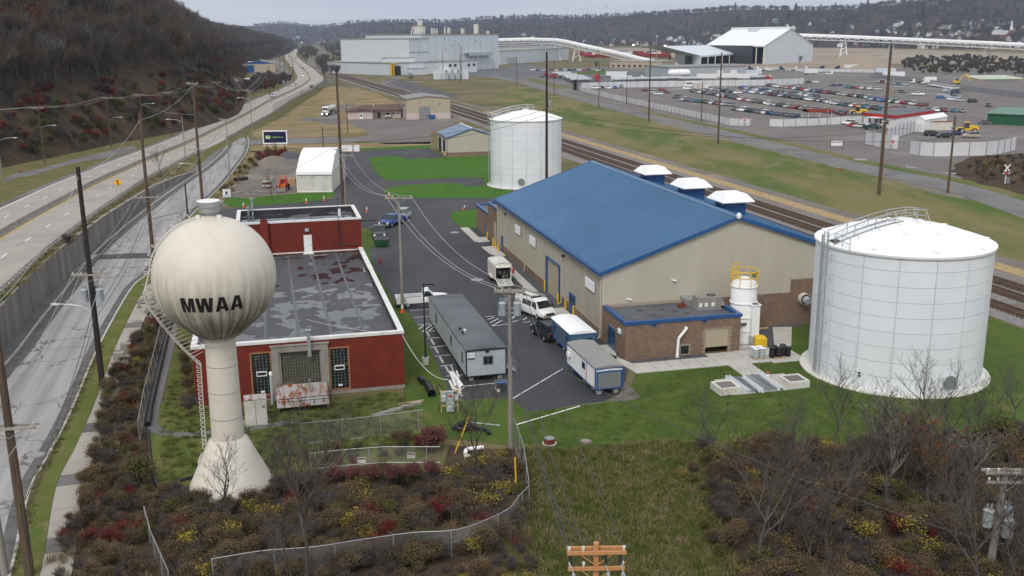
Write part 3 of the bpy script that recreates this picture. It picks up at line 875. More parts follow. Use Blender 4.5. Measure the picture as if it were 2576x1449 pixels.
# = SITE BUILDINGS
def rwl(mb,a,b,z0,zf,pitch=.3,rib=.07,depth=.035,n=None):
 """Wall skin with upright ribs from a to b (2D), outward normal n; zf(t) gives the top height."""
 a,b=Vector(a),Vector(b)
 L=(b-a).length
 d=(b-a)/L
 k=max(1,int(L/pitch))
 for i in range(k):
  x0,x1=i*L/k,(i+1)*L/k
  p0,p1=a+d*x0,a+d*(x1-rib)
  q1=a+d*x1
  t0,t1,t2=zf(x0/L),zf((x1-rib)/L),zf(x1/L)
  mb.face([(p0.x,p0.y,z0),(p1.x,p1.y,z0),(p1.x,p1.y,t1),(p0.x,p0.y,t0)])
  o=Vector(n)*depth
  r0,r1=p1+o,q1+o
  mb.face([(r0.x,r0.y,z0),(r1.x,r1.y,z0),(r1.x,r1.y,t2),(r0.x,r0.y,t1)])
  mb.face([(p1.x,p1.y,z0),(r0.x,r0.y,z0),(r0.x,r0.y,t1),(p1.x,p1.y,t1)])
  mb.face([(r1.x,r1.y,z0),(q1.x,q1.y,z0),(q1.x,q1.y,t2),(r1.x,r1.y,t2)])
def bwl(parent,face,x0,x1,z0,z1,holes=(),limit=300,nbl=(.4,.2),name='block'):
 """Split-face blocks one by one on a wall plane: face(x, z, d) -> local point d in front of the plane."""
 bw,bh=nbl
 cnt=0
 rest=MB()
 cache={}
 rows=int(round((z1-z0)/bh))
 pieces=[]
 for r in range(rows):
  za=z0+r*bh
  x=x0-(bw/2 if r%2 else 0)
  while x<x1-.02:
   a,b=max(x,x0),min(x+bw,x1)
   x+=bw
   if b-a<.05:continue
   if any(a<h[1]-.02 and b>h[0]+.02 and za<h[3]-.02 and za+bh>h[2]+.02 for h in holes):continue
   pieces.append((a,b,za))
 for i,(a,b,za)in enumerate(pieces):
  g=.009
  dep=R.uniform(.022,.04)
  q=[(a+g,za+g),(b-g,za+g),(b-g,za+bh-g),(a+g,za+bh-g)]
  m_=rest if i>=limit else MB()
  m_.add([face(x,z,0.0)for x,z in q]+[face(x,z,dep)for x,z in q],[(4,5,6,7),(0,1,5,4),(1,2,6,5),(2,3,7,6),(3,0,4,7)])
  if i<limit:m_.bd(name,'block_face',parent)
 if rest.f:
  rest.bd(name+'s',M['block_face'],parent)['kind']='stuff'
BW_,BL_,EV,RD=28.5,47.3,7.1,11.9
mbld=thing('metal_building','large beige metal building with blue standing seam roof beside the railway','building',tuple(ORG),AZ)
roofz=lambda x:EV+(RD-EV)*(1-abs(x-BW_/2)/(BW_/2))
m_=MB()
rwl(m_,(0,BL_),(0,14.75),1.0,lambda t:EV,n=(-1,0))
rwl(m_,(0,20.3-5.6+.05),(0,14.7),4.35,lambda t:EV,n=(-1,0))
m_.box(-.0,.3,.02,BL_-.02,-.1,EV-.06)
m_.bd('side_wall','metal_beige',mbld)
m_=MB()
rwl(m_,(0,14.65),(0,0),1.0,lambda t:EV,n=(-1,0))
m_.bd('side_wall','metal_beige',mbld)
m_=MB()
rwl(m_,(0,0),(BW_,0),3.5,lambda t:roofz(t*BW_)-.02,n=(0,-1))
m_.bd('gable_wall','metal_beige',mbld)
m_=MB()
m_.add([(0,.05,0),(BW_,.05,0),(BW_,.05,EV),(BW_/2,.05,RD),(0,.05,EV),(0,BL_,0),(BW_,BL_,0),(BW_,BL_,EV),(BW_/2,BL_,RD),(0,BL_,EV)],[(4,3,2,1,0),(5,6,7,8,9),(1,2,7,6)])
m_.bd('wall','metal_beige',mbld)
m_=MB()
m_.box(-.05,0.0,.02,14.6,0,1.0).box(-.05,0,20.35,BL_,0,1.0)
m_.bd('block_base','mortar',mbld)
m_=MB();m_.box(0,BW_,-.06,.0,0,3.5).box(20.72,BW_,-.065,0,3.5,4.95)
bb=m_.bd('block_base','mortar',mbld)
gw=MB().box(11.6,BW_,-.062,-.001,0,3.5).bd('mortar_bed','mortar',mbld)
bwl(gw,lambda x,z,d:(x,-.065-d,z),11.8,26.5,0,3.5,[(-1,8,0,5)],160)
gw2=MB().box(20.72,BW_,-.064,-.0015,3.5,4.95).bd('mortar_bed','mortar',mbld)
bwl(gw2,lambda x,z,d:(x,-.066-d,z),20.74,25.5,3.5,4.9,(),50)
sw_=MB().box(-.055,-.001,.05,14.55,0,1.0).bd('mortar_bed','mortar',mbld)
bwl(sw_,lambda x,z,d:(-.056-d,x,z),.05,14.4,0,1.0,[(8.7,11.4,0,2.2)],60)
sw_=MB().box(-.056,-.0012,20.4,BL_,0,1.0).bd('mortar_bed','mortar',mbld)
bwl(sw_,lambda x,z,d:(-.057-d,x,z),20.45,44.0,0,1.0,(),30)
MB().box(-.08,-.03,.02,14.6,1.0,1.06).box(-.08,-.03,20.4,BL_,1.0,1.06).box(11.7,20.72,-.09,-.03,3.5,3.56).box(20.7,BW_,-.09,-.03,4.95,5.01).bd('sill_course','mortar',mbld)
roof=MB()
roof.add([(-.25,-.25,EV-.09),(BW_/2,-.25,RD-.02),(BW_/2,BL_+.25,RD-.02),(-.25,BL_+.25,EV-.09)],[(0,1,2,3)])
roof.add([(BW_+.25,-.25,EV-.09),(BW_/2,-.25,RD-.02),(BW_/2,BL_+.25,RD-.02),(BW_+.25,BL_+.25,EV-.09)],[(3,2,1,0)])
rf=roof.bd('roof','trim_blue',mbld)
np_=74
pw_=(BL_+.4)/np_
for sgn in(0,1):
 m_=MB()
 X0,X1=(-.28,BW_/2-.12)if not sgn else(BW_+.28,BW_/2+.12)
 z0,z1=EV-.05,RD+.01
 sec=[(0,.0),(.07,.13),(.16,.13),(.24,.0),(pw_*.72,.035),(pw_-.008,.05)]
 for(ya,ha),(yb,hb)in zip(sec[:-1],sec[1:]):
  m_.face([(X0,ya,z0+ha),(X1,ya,z1+ha),(X1,yb,z1+hb),(X0,yb,z0+hb)]if not sgn else[(X0,yb,z0+hb),(X1,yb,z1+hb),(X1,ya,z1+ha),(X0,ya,z0+ha)])
 m_.face([(X0,y,z0+h)for y,h in(sec if sgn else reversed(sec))]+([(X0,pw_,z0-.05),(X0,0,z0-.05)]if sgn else[(X0,0,z0-.05),(X0,pw_,z0-.05)]))
 pm=m_.mesh('roof_panel','roof_blue')
 for i in range(np_):
  put('roof_panel',pm,rf,(0,-.2+i*pw_,0))
m_=MB();m_.loft([[(BW_/2+x,y,RD+z)for x,z in((-.34,-.02),(-.34,.07),(0,.2),(.34,.07),(.34,-.02))]for y in(-.3,BL_+.3)])
m_.bd('ridge_cap','roof_blue',mbld)
for sg in(0,1):
 X0,X1=(-.32,BW_/2)if not sg else(BW_+.32,BW_/2)
 for y in(-.36,BL_+.24):
  m_=MB()
  m_.add([(X0,y,EV-.38),(X1,y,RD-.22),(X1,y,RD+.16),(X0,y,EV+.02),(X0,y+.12,EV-.38),(X1,y+.12,RD-.22),(X1,y+.12,RD+.16),(X0,y+.12,EV+.02)],[(0,1,2,3),(7,6,5,4),(3,2,6,7),(0,4,5,1),(0,3,7,4),(1,5,6,2)])
  m_.bd('rake_trim','trim_blue',mbld)
m_=MB();m_.box(-.5,-.3,-.36,BL_+.36,EV-.36,EV-.04).box(BW_+.3,BW_+.5,-.36,BL_+.36,EV-.36,EV-.04)
m_.bd('gutter','trim_blue',mbld)
MB().lat([(.001,RD+.5),(.2,RD+.42),(.28,RD+.15),(.2,RD-.1),(.001,RD-.15)],8,BW_/2,-.4).bd('apex_cap','white_paint',mbld)
for y in(.18,14.2,31.1,46.9):
 m_=MB();m_.box(-.2,-.06,y-.07,y+.07,.25,EV-.3).tube((-.13,y,.3),(-.32,y,.1),.08,.08,6)
 m_.bd('downspout','metal_beige',mbld)
def louvre(parent,y0,y1,z0,z1,nm='louvre_window'):
 w=MB().box(-.07,-.0,y0,y1,z0,z1).bd(nm,'steel_grey',parent)
 k=int((z1-z0)/.13)
 for i in range(k):
  z=z0+.05+i*(z1-z0-.08)/k
  m_=MB();m_.add([(-.17,y0+.05,z),(-.17,y1-.05,z),(-.08,y1-.05,z+.09),(-.08,y0+.05,z+.09)],[(3,2,1,0)])
  m_.box(-.175,-.16,y0+.05,y1-.05,z-.012,z+.012)
  m_.bd('slat','white_paint',w)
for y0,y1,z0,z1 in((1.8,5.5,4.35,5.5),(25.3,28.8,4.3,5.5),(33.1,36.4,4.3,5.5)):louvre(mbld,y0+.2,y1-.2,z0,z1)
d=MB().box(-.03,.02,14.75,20.3,.02,4.3).bd('roller_door','metal_tan',mbld)
m_=MB()
for i in range(36):m_.box(-.055,-.03,14.95,20.1,.1+i*.116,.19+i*.116)
m_.bd('slat','metal_tan',d)
MB().box(-.28,.0,20.22,20.4,0,4.42).box(-.28,0,14.65,14.8,0,4.42).box(-.28,0,14.8,20.22,4.3,4.42).bd('door_frame','trim_blue',mbld)
d=MB().box(-.09,.0,8.95,11.25,.05,2.25).bd('double_door','trim_blue',mbld)
for y in(9.15,10.25):MB().box(-.11,-.09,y,y+.6,1.15,1.95).bd('pane','glass_dark',d)
d=MB().box(-.09,0,43.9,45.1,.05,2.2).bd('door','trim_blue',mbld)
MB().box(-.14,-.09,44.0,44.08,1.0,1.1).bd('handle','chrome',d)
for nm,x,y,z,ax in(('wall_light',-.0,13.3,5.85,0),('wall_light',0,41.8,5.8,0),('wall_light',16.5,0,5.85,1)):
 m_=MB()
 if ax:m_.box(x-.3,x+.3,-.35,0,z,z+.12).box(x-.22,x+.22,-.28,0,z-.1,z)
 else:m_.box(-.38,0,y-.2,y+.2,z,z+.14).box(-.3,0,y-.14,y+.14,z-.1,z)
 m_.bd(nm,'dark_metal',mbld)
for x,z in((7.4,5.75),(2.65,4.1)):
 MB().tube((x,0,z),(x+.35,-.28,z-.06),.09,.09,8).box(x-.08,x+.08,-.12,0,z-.06,z+.1).bd('security_camera','white_paint',mbld)
m_=MB();m_.tube((22.2,0,2.85),(22.2,-.7,2.85),.62,.62,18).bd('exhaust_fan','white_dirty',mbld)
m_=MB();m_.tube((22.2,-.7,2.85),(22.2,-1.2,2.72),.42,.36,16).bd('exhaust_fan','transformer_grey',mbld)
MB().tube((22.2,-.66,2.85),(22.2,-.74,2.85),.56,.56,18).bd('fan_throat','dark_metal',mbld)
for y in(34.5,21.6,10.6):
 x=18.6;z=roofz(x)
 m_=MB();m_.box(x-1.2,x+1.2,y-1.4,y+1.4,z-.6,z+1.15).box(x-.9,x+.9,y-1.05,y+1.05,z+1.15,z+1.5)
 h=m_.bd('vent_curb','trim_blue',mbld)
 m_=MB()
 m_.loft([[(x-a,y-b,zz),(x+a,y-b,zz),(x+a,y+b,zz),(x-a,y+b,zz)]for a,b,zz in((1.9,2.1,z+1.32),(1.95,2.15,z+1.42),(1.25,1.5,z+2.15),(1.2,1.4,z+2.22))])
 for q in(-.42,.42):m_.box(x-1.22,x+1.22,y+q*1.9-.04,y+q*1.9+.04,z+2.2,z+2.27)
 m_.bd('vent_hood','white_bright',mbld)
MB().tube((25.2,1.2,8),(25.2,1.2,9.1),.12,.12,8).bd('vent_pipe','white_paint',mbld)
for(y0,y1,h,x1,lab)in((47.75,54.0,5.3,7.0,'taller brown block addition with blue parapet at the metal building rear corner'),(54.02,62.9,3.6,6.0,'lower brown block addition with blue door beside the white walkway')):
 t=thing('block_addition',lab,'building',tuple(S(0,y0)),AZ)
 l=y1-y0
 m_=MB().box(0,x1,0,l,0,h).bd('wall','mortar',t)
 holes=[(1.2,2.3,0,2.2)]if h<4 else[(.7,2.1,0,3.4)]
 bwl(m_,lambda x,z,d:(-d,x,z),0,l,0,h-.1,holes,150)
 bwl(m_,lambda x,z,d:(x,-d,z),0,x1,0,h-.1,(),60)
 MB().box(-.09,x1+.09,-.09,l+.09,h-.02,h+.05).bd('parapet_base','trim_blue',t)
 MB().box(.3,x1-.3,.3,l-.3,h+.03,h+.06).bd('roof','membrane_grey',t)
 MB().box(-.1,.3,-.1,l+.1,h+.051,h+.32).box(.3,x1+.1,-.1,.3,h+.052,h+.32).box(.3,x1+.1,l-.3,l+.1,h+.053,h+.32).box(x1-.3,x1+.1,.3,l-.3,h+.054,h+.32).bd('parapet','trim_blue',t)
 if h<4:MB().box(-.06,0,1.2,2.3,.02,2.15).bd('door','roof_blue',t)
 else:MB().box(-.02,.1,.7,2.1,.02,3.3).bd('roller_door','metal_tan',t)
AX,AY,AH=11.68,5.9,3.72
anx=thing('block_annex','low brown block annex with blue parapet trim and half open roller door','building',tuple(S(0,-7)),AZ)
c=MB()
c.box(0,8.1,0,.25,0,AH).box(10.5,AX,0,.25,0,AH).box(8.1,10.5,0,.25,2.5,AH).box(0,.25,.25,6.9,0,AH).box(AX-.25,AX,.25,AY,0,AH).box(.25,AX-.25,AY+.7,6.9,0,AH)
core=c.bd('wall','mortar',anx)
bwl(core,lambda x,z,d:(x,-d,z),0,AX,0,3.6,[(8.1,10.5,0,2.5),(5.55,6.4,.2,1.05)],210)
bwl(core,lambda x,z,d:(-d,x,z),0,6.9,0,3.6,[(2.8,4.95,0,2.25),(.9,1.95,2.3,2.8)],90)
MB().box(.2,AX-.2,.2,6.9,3.4,3.46).bd('roof','membrane_grey',anx)
m_=MB();m_.box(-.12,AX+.12,-.12,.28,AH-.22,AH+.1).box(-.12,.28,.28,6.3,AH-.22,AH+.1).box(AX-.28,AX+.12,.28,AY+.9,AH-.22,AH+.1).bd('parapet','trim_blue',anx)
m_=MB();m_.box(.29,AX-.29,.29,.33,3.46,AH+.08).box(.29,.33,.33,6.3,3.46,AH+.08).bd('parapet_lining','membrane_black',anx)
d=MB().box(8.1,10.5,.12,.18,.62,2.5).bd('roller_door','metal_tan',anx)
for i in range(15):MB().box(8.12,10.48,.095,.12,.66+i*.122,.66+i*.122+.1).bd('slat','metal_tan',d)
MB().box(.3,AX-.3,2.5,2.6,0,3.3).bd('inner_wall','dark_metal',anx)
m_=MB();m_.box(5.58,6.38,-.02,.0,.22,1.04).bd('hatch_opening','black_paint',anx)
MB().box(5.5,6.46,-.06,0,.14,.22).box(5.5,5.57,-.05,0,.22,1.1).box(6.39,6.46,-.05,0,.22,1.1).box(5.57,6.39,-.05,0,1.04,1.1).bd('hatch_frame','stone_trim',anx)
d=MB().box(-.08,0,2.8,4.95,.05,2.25).bd('double_door','roof_blue',anx)
for y in(3.1,4.15):MB().box(-.1,-.08,y,y+.3,1.4,1.9).bd('pane','glass_dark',d)
for y in(3.78,3.95):MB().box(-.15,-.08,y,y+.04,.9,1.15).bd('handle','chrome',d)
louvre(anx,.95,1.9,2.3,2.82,'louvre_vent')
for x in(2.55,7.7):
 w=MB().box(x,x+.46,-.09,-.03,3.2,3.52).bd('scupper','trim_blue',anx)
 MB().box(x+.1,x+.36,-.1,-.09,3.3,3.42).bd('scupper_opening','black_paint',w)
m_=MB();m_.path([(6.0,0,2.85),(6.0,-.28,2.85),(5.2,-.3,1.9),(5.12,-.3,.35)],.14,10);m_.cyl(5.12,-.3,.02,.38,.18,10);m_.bd('drain_pipe','white_bright',anx)
MB().box(7.75,7.8,-.1,-.03,1.0,1.7).bd('conduit','steel_grey',anx)
for x,y in((3.2,4.7),(3.9,3.0),(5.4,4.5),(6.4,3.7),(7.3,2.6),(4.2,1.3)):
 m_=MB();m_.face([(x+.35*R.uniform(.6,1.2)*cos(a*pi/4),y+.3*R.uniform(.6,1.2)*sin(a*pi/4),3.468)for a in range(8)]);m_.bd('roof_patch','membrane_black',anx)
def rtu(label,p,rz,lx,ly,h,col):
 t=thing('rooftop_unit',label,'air conditioner',tuple(p),rz)
 MB().box(-lx/2,lx/2,-ly/2,ly/2,.12,h).bd('cabinet',col,t)
 m_=MB();m_.lat([(.42,h),(.42,h+.08),(.36,h+.08),(.3,h+.02)],14,lx*.2,.05);m_.bd('fan','dark_metal',t)
 for x in(-.8,-.3,.3):MB().box(lx*x*.5-.16,lx*x*.5+.16,-ly/2-.015,-ly/2,.35,.75).bd('sticker','white_paint',t)
 MB().box(-lx/2-.1,lx/2+.1,-ly/2-.1,ly/2+.1,0,.12).bd('curb','steel_grey',t)
 m_=MB();m_.loft([[(lx/2,-ly/2+.1,h-.1),(lx/2,ly/2-.1,h-.1),(lx/2,ly/2-.1,.3),(lx/2,-ly/2+.1,.3)],[(lx/2+.5,-ly/2+.1,.5),(lx/2+.5,ly/2-.1,.5),(lx/2+.5,ly/2-.1,.3),(lx/2+.5,-ly/2+.1,.3)]])
 m_.bd('intake_hood',col,t)
 return t
rtu('brown rooftop air conditioner with stickers on the block annex roof',S(9.85,-3.1,3.46),AZ,2.4,1.5,1.25,'stone_trim')
m_=MB();m_.box(8.3,9.9,5.0,7.0,3.46,4.1);m_.bd('duct','galvanised',anx)
t=thing('valve_assembly','small rusty valve assembly beside the rooftop air conditioner','valve',tuple(S(7.6,-2.2,3.46)),AZ)
MB().box(-.4,.4,-.2,.2,0,.3).bd('body','leaf_rust',t);MB().cyl(.1,0,.3,.6,.1,8).bd('handle','brick_red',t)
si=thing('chemical_silo','small white ribbed silo with yellow guard rail beside the annex','silo',tuple(S(13.35,-4.1)),AZ)
r=1.28
m_=MB();m_.lat([(r,.1),(r,5.9),(r*.9,6.2),(.001,6.5)],32).bd('shell','white_bright',si,smooth=True)
for z in(1.35,2.7,4.1,5.75):MB().lat([(r,z),(r+.09,z+.02),(r+.09,z+.12),(r,z+.14)],32).bd('band','white_bright',si)
MB().lat([(.5,6.3),(.5,6.62),(.001,6.66)],16).bd('hatch','white_bright',si)
rl=MB()
for z in(6.75,7.35):
 ring=[((r+.1)*cos(a*pi/16),(r+.1)*sin(a*pi/16),z)for a in range(33)]
 rl.path(ring,.045,6)
for a in range(0,32,4):rl.tube(((r+.1)*cos(a*pi/16),(r+.1)*sin(a*pi/16),5.8),((r+.1)*cos(a*pi/16),(r+.1)*sin(a*pi/16),7.35),.035,.035,5)
for x in(-.65,-.15):rl.path([(x,r+.05,6.2),(x,r-.1,7.9),(x+.12,r-.35,7.9)],.06,5)
rl.bd('guard_rail','yellow_paint',si)
MB().box(.15,.95,-1.75,-1.0,1.0,4.1).bd('chute','white_bright',si);MB().box(.05,1.05,-1.82,-.98,4.1,4.22).bd('chute_cap','white_bright',si)
MB().box(.25,.85,-1.7,-1.1,4.22,4.24).bd('chute_opening','dark_metal',si)
MB().tube((.55,-1.35,1.0),(.55,-1.35,.2),.5,.42,12).bd('feeder','transformer_grey',si)
MB().box(-.9,-.2,-1.33,-1.26,2.05,2.3).bd('label_plate','black_paint',si)
text_on('SODA ASH',.13,'white_paint',si,(-.55,-1.34,2.17),(1,0,0),(0,0,1))
MB().cyl(0,0,0,.1,r+.12,24).bd('base','steel_grey',si)
t=thing('machine_cover','bright yellow machine cover box beside the white silo chute','cover',tuple(S(14.3,-6.1,.1)),AZ-.15)
m_=MB();m_.loft([[(-.6,-.45,0),(.6,-.45,0),(.6,.45,0),(-.6,.45,0)],[(-.6,-.45,.85),(.6,-.45,.75),(.6,.45,.75),(-.6,.45,.95)],[(-.5,-.3,1.05),(.5,-.3,.95),(.5,.4,.95),(-.5,.4,1.1)]])
m_.bd('cover','yellow_paint',t);MB().box(.6,.62,-.25,.25,.15,.55).bd('vent','amber_lamp',t)
def pallet(label,p,rz,group='wooden pallets by the silo'):
 t=thing('pallet',label,'pallet',tuple(p),rz,group)
 for i in range(6):MB().box(-.55,.55,-.5+i*.18,-.38+i*.18,.1,.125).bd('plank','lumber',t)
 for y in(-.45,0,.4):MB().box(-.55,.55,y-.04,y+.04,.0,.1).bd('stringer','lumber',t)
 return t
def drum(label,p,bodym,lidm,group):
 t=thing('drum',label,'drum',tuple(p),R.uniform(0,3),group)
 m_=MB();m_.lat([(.29,0),(.29,.28),(.305,.3),(.29,.32),(.29,.58),(.305,.6),(.29,.62),(.29,.86),(.3,.88),(.3,.9)],18);m_.bd('body',bodym,t,smooth=True)
 m_=MB();m_.lat([(.3,.9),(.27,.9),(.26,.885),(.001,.885)],18);m_.bd('lid',lidm,t)
 return t
pallet('pallet under the four grey wrapped white lidded drums',S(12.3,-9.6,.1),AZ)
k=0
for dx,dy in((-.3,-.28),(.3,-.28),(-.3,.3),(.3,.3)):
 drum('grey wrapped drum with white lid, '+['front left','front right','back left','back right'][k]+' of its pallet',S(12.3+dx,-9.6+dy,.225),'transformer_grey','white_bright','grey wrapped drums with white lids');k+=1
pallet('pallet under the black drums beside the big white tank',S(14.3,-9.9,.1),AZ)
k=0
for dx,dy in((-.55,-.1),(.05,-.25),(.55,.0),(-.1,.42),(.85,.5),(1.15,.05)):
 drum('black open topped drum near the big tank, '+['far left of cluster','front centre of cluster','with white label front right','at back of cluster','at back right of cluster','at right end of cluster'][k],S(14.2+dx,-9.8+dy,.225 if dx<.9 else .1),'black_paint','dark_metal','black drums on the walk');k+=1
t=thing('timber_beam','long pale timber beam lying along the block wall','beam',tuple(S(15.2,-1.1,.1)),AZ)
MB().box(-1.6,2.6,-.1,.1,.02,.2).bd('beam','lumber',t)
t=thing('timber_beam','short timber offcut leaning against the long pale beam','beam',tuple(S(16.2,-1.5,.1)),AZ+.5)
MB().box(-.7,.7,-.06,.06,.0,.1).bd('beam','lumber',t)
for k,(x0,lab)in enumerate(((4.45,'pale concrete base block at the left end of the pad'),(10.9,'pale concrete base block at the right end of the pad'))):
 t=thing('concrete_block',lab,'concrete block',tuple(S(x0+1.0,-17.2,.09)),AZ,'concrete base blocks')
 w,l,h=1.95,2.0,.62
 m_=MB();m_.box(-w/2,w/2,-l/2,-l/2+.22,0,h).box(-w/2,w/2,l/2-.22,l/2,0,h).box(-w/2,-w/2+.22,-l/2+.22,l/2-.22,0,h).box(w/2-.22,w/2,-l/2+.22,l/2-.22,0,h)
 m_.bd('frame','white_dirty',t);MB().box(-w/2+.22,w/2-.22,-l/2+.22,l/2-.22,0,h-.06).bd('fill','gravel_lot',t)
 for x in(-.45,.45):MB().box(x-.04,x+.04,-l/2-.012,-l/2,.3,.42).bd('lifting_slot','stone_trim',t)
bundles=[(6.9,'lavender blue steel channel'),(7.5,'pale blue steel channel'),(8.1,'white steel channel'),(8.7,'grey blue steel channel'),(9.3,'silver steel channel'),(9.95,'pale lilac steel channel')]
k=0
for x0,nm in bundles:
 for j in range(4):
  L=R.uniform(3.3,4.2)
  t=thing('steel_channel',f'{ORD[j]} from the left of the {nm} pieces on the pad','steel profile',tuple(S(x0+j*.14,-16.2+R.uniform(-.25,.25),.1+(j%2)*.12)),AZ+.02*R.uniform(-1,1),'steel channels on the pad')
  m_=MB();m_.box(-.06,.06,-L/2,L/2,0,.025).box(-.06,-.035,-L/2,L/2,.025,.1).box(.035,.06,-L/2,L/2,.025,.1)
  m_.bd('profile',M[['tank_white','galvanised','tank_white','transformer_grey','galvanised','tank_white'][k]],t)
 k+=1
t=thing('paint_bucket','white bucket with blue rim and orange contents on the pad','bucket',tuple(S(10.6,-14.9,.09)),0)
MB().lat([(.15,0),(.18,.38)],14).bd('body','white_bright',t);MB().lat([(.185,.38),(.185,.48),(.17,.48)],14).bd('rim','navy_tarp',t);MB().lat([(.17,.46),(.001,.56)],14).bd('contents','orange_paint',t)
t=thing('red_hose','coiled red hose heap at the left edge of the pad','hose',tuple(S(5.95,-15.7,.1)),0)
MB().path([(.45*cos(a*.6)*(1-a*.02),.35*sin(a*.6),.04+a*.004)for a in range(26)],.04,5).bd('coil','brick_red',t)
def lawn_cover(px,py,label,r,h,rim,lid):
 t=thing('well_cover',label,'manhole',tuple(at(px,py)),0)
 MB().cyl(0,0,0,.07,r*1.35,22).bd('base',rim,t);MB().cyl(0,0,.07,h,r,22).bd('riser','brick_red',t)
 MB().cyl(0,0,h,h+.05,r*.93,22).bd('lid',lid,t)
lawn_cover(1382,1116,'raised manhole with grey lid and white ring in the grass',.42,.42,'concrete_pad','steel_grey')
lawn_cover(1474,1113,'flat rusty manhole lid flush in the green lawn',.36,.1,'dirt_yard','stone_trim')
# = BRICK BUILDING
BA=radians(13.75)
BO=at(1019,975)
BU,BV=Vector((-sin(BA),cos(BA),0)),Vector((cos(BA),sin(BA),0))
brk=thing('brick_building','long low red brick building with flat black roof and white parapet','building',tuple(BO),BA)
BXW,BYL,BH=17.55,36.6,5.1
m_=MB()
m_.box(-BXW,-12.98,0,.35,-.4,BH).box(-12.98,-11.2,0,.35,-.4,.4).box(-12.98,-11.2,0,.35,4.3,BH).box(-11.2,-6.45,0,.35,4.68,BH).box(-6.45,-4.7,0,.35,-.4,.35).box(-6.45,-4.7,0,.35,4.22,BH).box(-4.7,0,0,.35,-.4,BH)
m_.box(-.35,0,.35,BYL,-.4,BH).box(-BXW,-BXW+.35,.35,BYL,-.4,BH).box(-12.98,-4.7,1.2,1.3,0,4.8)
m_.bd('wall','brick_red',brk)
rest=MB();cnt=0
zc=.1
row=0
while zc<BH-.15:
 for(a,b)in([(-BXW,-12.98),(-4.7,0)]if zc<4.2 else[(-BXW,0)]):
  rest.box(a+.002,b-.002+(.012 if b==0 else 0),-.012,0,zc+.008,zc+.075)
 rest.box(0,.012,0,BYL-.02,zc+.008,zc+.075)
 zc+=.0833*2 if False else .083
rest.bd('brick_courses','brick_red',brk)['kind']='stuff'
MB().box(-12.6,.02,-.05,.0,-.4,.12).box(-6.4,.02,-.05,-.0,.12,.3).bd('footing','stone_trim',brk)
rfz=BH-.35
mat('wet_roof',(.066,.067,.073),(.03,.03,.033),.55,.535,.55,.7,bump=0,c3=(.045,.046,.05),s3=.5,lo3=.3,hi3=.7,detail=2.2,rough2=.02,stretch=(.8,.62,1,-BA),spec=.6)
mat('wet_roof_high',(.055,.057,.063),(.03,.03,.034),.33,.44,.46,.7,detail=2.5,rough2=.02,spec=.6)
rfo=MB().box(-BXW+.35,-.35,.35,BYL,rfz-.2,rfz-.012).bd('roof','membrane_black',brk)
for i in range(6):
 for j in range(2):
  x0=-BXW+.36+i*(BXW-.72)/6;y0=.36+j*(BYL-.4)/2
  MB().box(x0+.015,x0+(BXW-.72)/6-.015,y0+.015,y0+(BYL-.4)/2-.015,rfz-.012,rfz+R.uniform(0,.004)).bd('roof_sheet','wet_roof',rfo)
m_=MB()
for i in range(1,6):m_.box(-BXW+.36+i*(BXW-.72)/6-.13,-BXW+.36+i*(BXW-.72)/6+.13,.4,BYL-.1,rfz+.004,rfz+.011)
m_.bd('seam_strip','membrane_grey',rfo)
m_=MB();m_.box(-BXW-.08,.08,-.08,.4,BH-.12,BH+.12).box(-.4,.08,.4,30,BH-.12,BH+.12).box(-.44,.1,24.5,BYL,BH-.115,BH+.125).box(-BXW-.08,-BXW+.4,.4,BYL,BH-.12,BH+.12)
m_.bd('parapet','parapet_white',brk)
MB().box(-.46,-.4,.42,BYL,rfz,BH+.08).box(-BXW+.4,-.46,.4,.45,rfz,BH+.08).bd('parapet_lining','membrane_black',brk)
UH=8.75
up=MB()
ux0,uy0,uy1=-14.4,BYL,46.2
up.box(ux0,.05,uy0,uy0+.35,BH-.4,UH).box(-.3,.05,uy0+.35,uy1,-.3,UH).box(ux0,ux0+.35,uy0+.35,uy1,-.3,UH).box(ux0+.35,-.3,uy1-.35,uy1,-.3,UH)
up.bd('upper_wall','brick_red',brk)
rest=MB();zc=BH
while zc<UH-.1:
 rest.box(ux0,.06,uy0-.012,uy0,zc+.008,zc+.075);zc+=.083
rest.bd('brick_courses','brick_red',brk)['kind']='stuff'
MB().box(ux0+.35,-.3,uy0+.35,uy1-.35,UH-1.0,UH-.55).bd('upper_roof','wet_roof_high',brk)
m_=MB();m_.box(ux0-.08,.13,uy0-.08,uy0+.38,UH-.1,UH+.1).box(-.33,.13,uy0+.38,uy1+.08,UH-.1,UH+.1).box(ux0-.08,ux0+.38,uy0+.38,uy1+.08,UH-.1,UH+.1).box(ux0+.38,-.33,uy1-.38,uy1+.08,UH-.1,UH+.1)
m_.bd('upper_parapet','parapet_white',brk)
MB().box(ux0+.4,-.36,uy1-.42,uy1-.38,UH-.6,UH+.02).box(-.38,-.34,uy0+.4,uy1-.4,UH-.6,UH+.02).bd('parapet_lining','membrane_black',brk)
MB().box(ux0+.1,.08,uy0-.06,uy0-.013,BH-.2,BH-.05).bd('flashing','parapet_white',brk)
d=MB().box(-6.8,-5.85,uy0-.09,uy0,rfz+.05,7.05).bd('door','white_paint',brk)
MB().box(-5.98,-5.93,uy0-.14,uy0-.09,5.8,5.95).bd('handle','dark_metal',d)
MB().box(-6.95,-5.7,uy0-.3,uy0,rfz+.01,rfz+.1).bd('door_step','parapet_white',brk)
MB().box(-6.6,-6.15,uy0-.25,uy0,7.5,7.85).bd('wall_light','transformer_grey',brk)
MB().box(-11.7,-10.85,uy0-.55,uy0,rfz,UH+.35).bd('chimney','brick_red',brk)
MB().lat([(.32,UH+.35),(.32,UH+.5),(.22,UH+.5),(.22,UH+.36)],16,-11.28,uy0-.28).bd('chimney_pot','brick_red',brk)
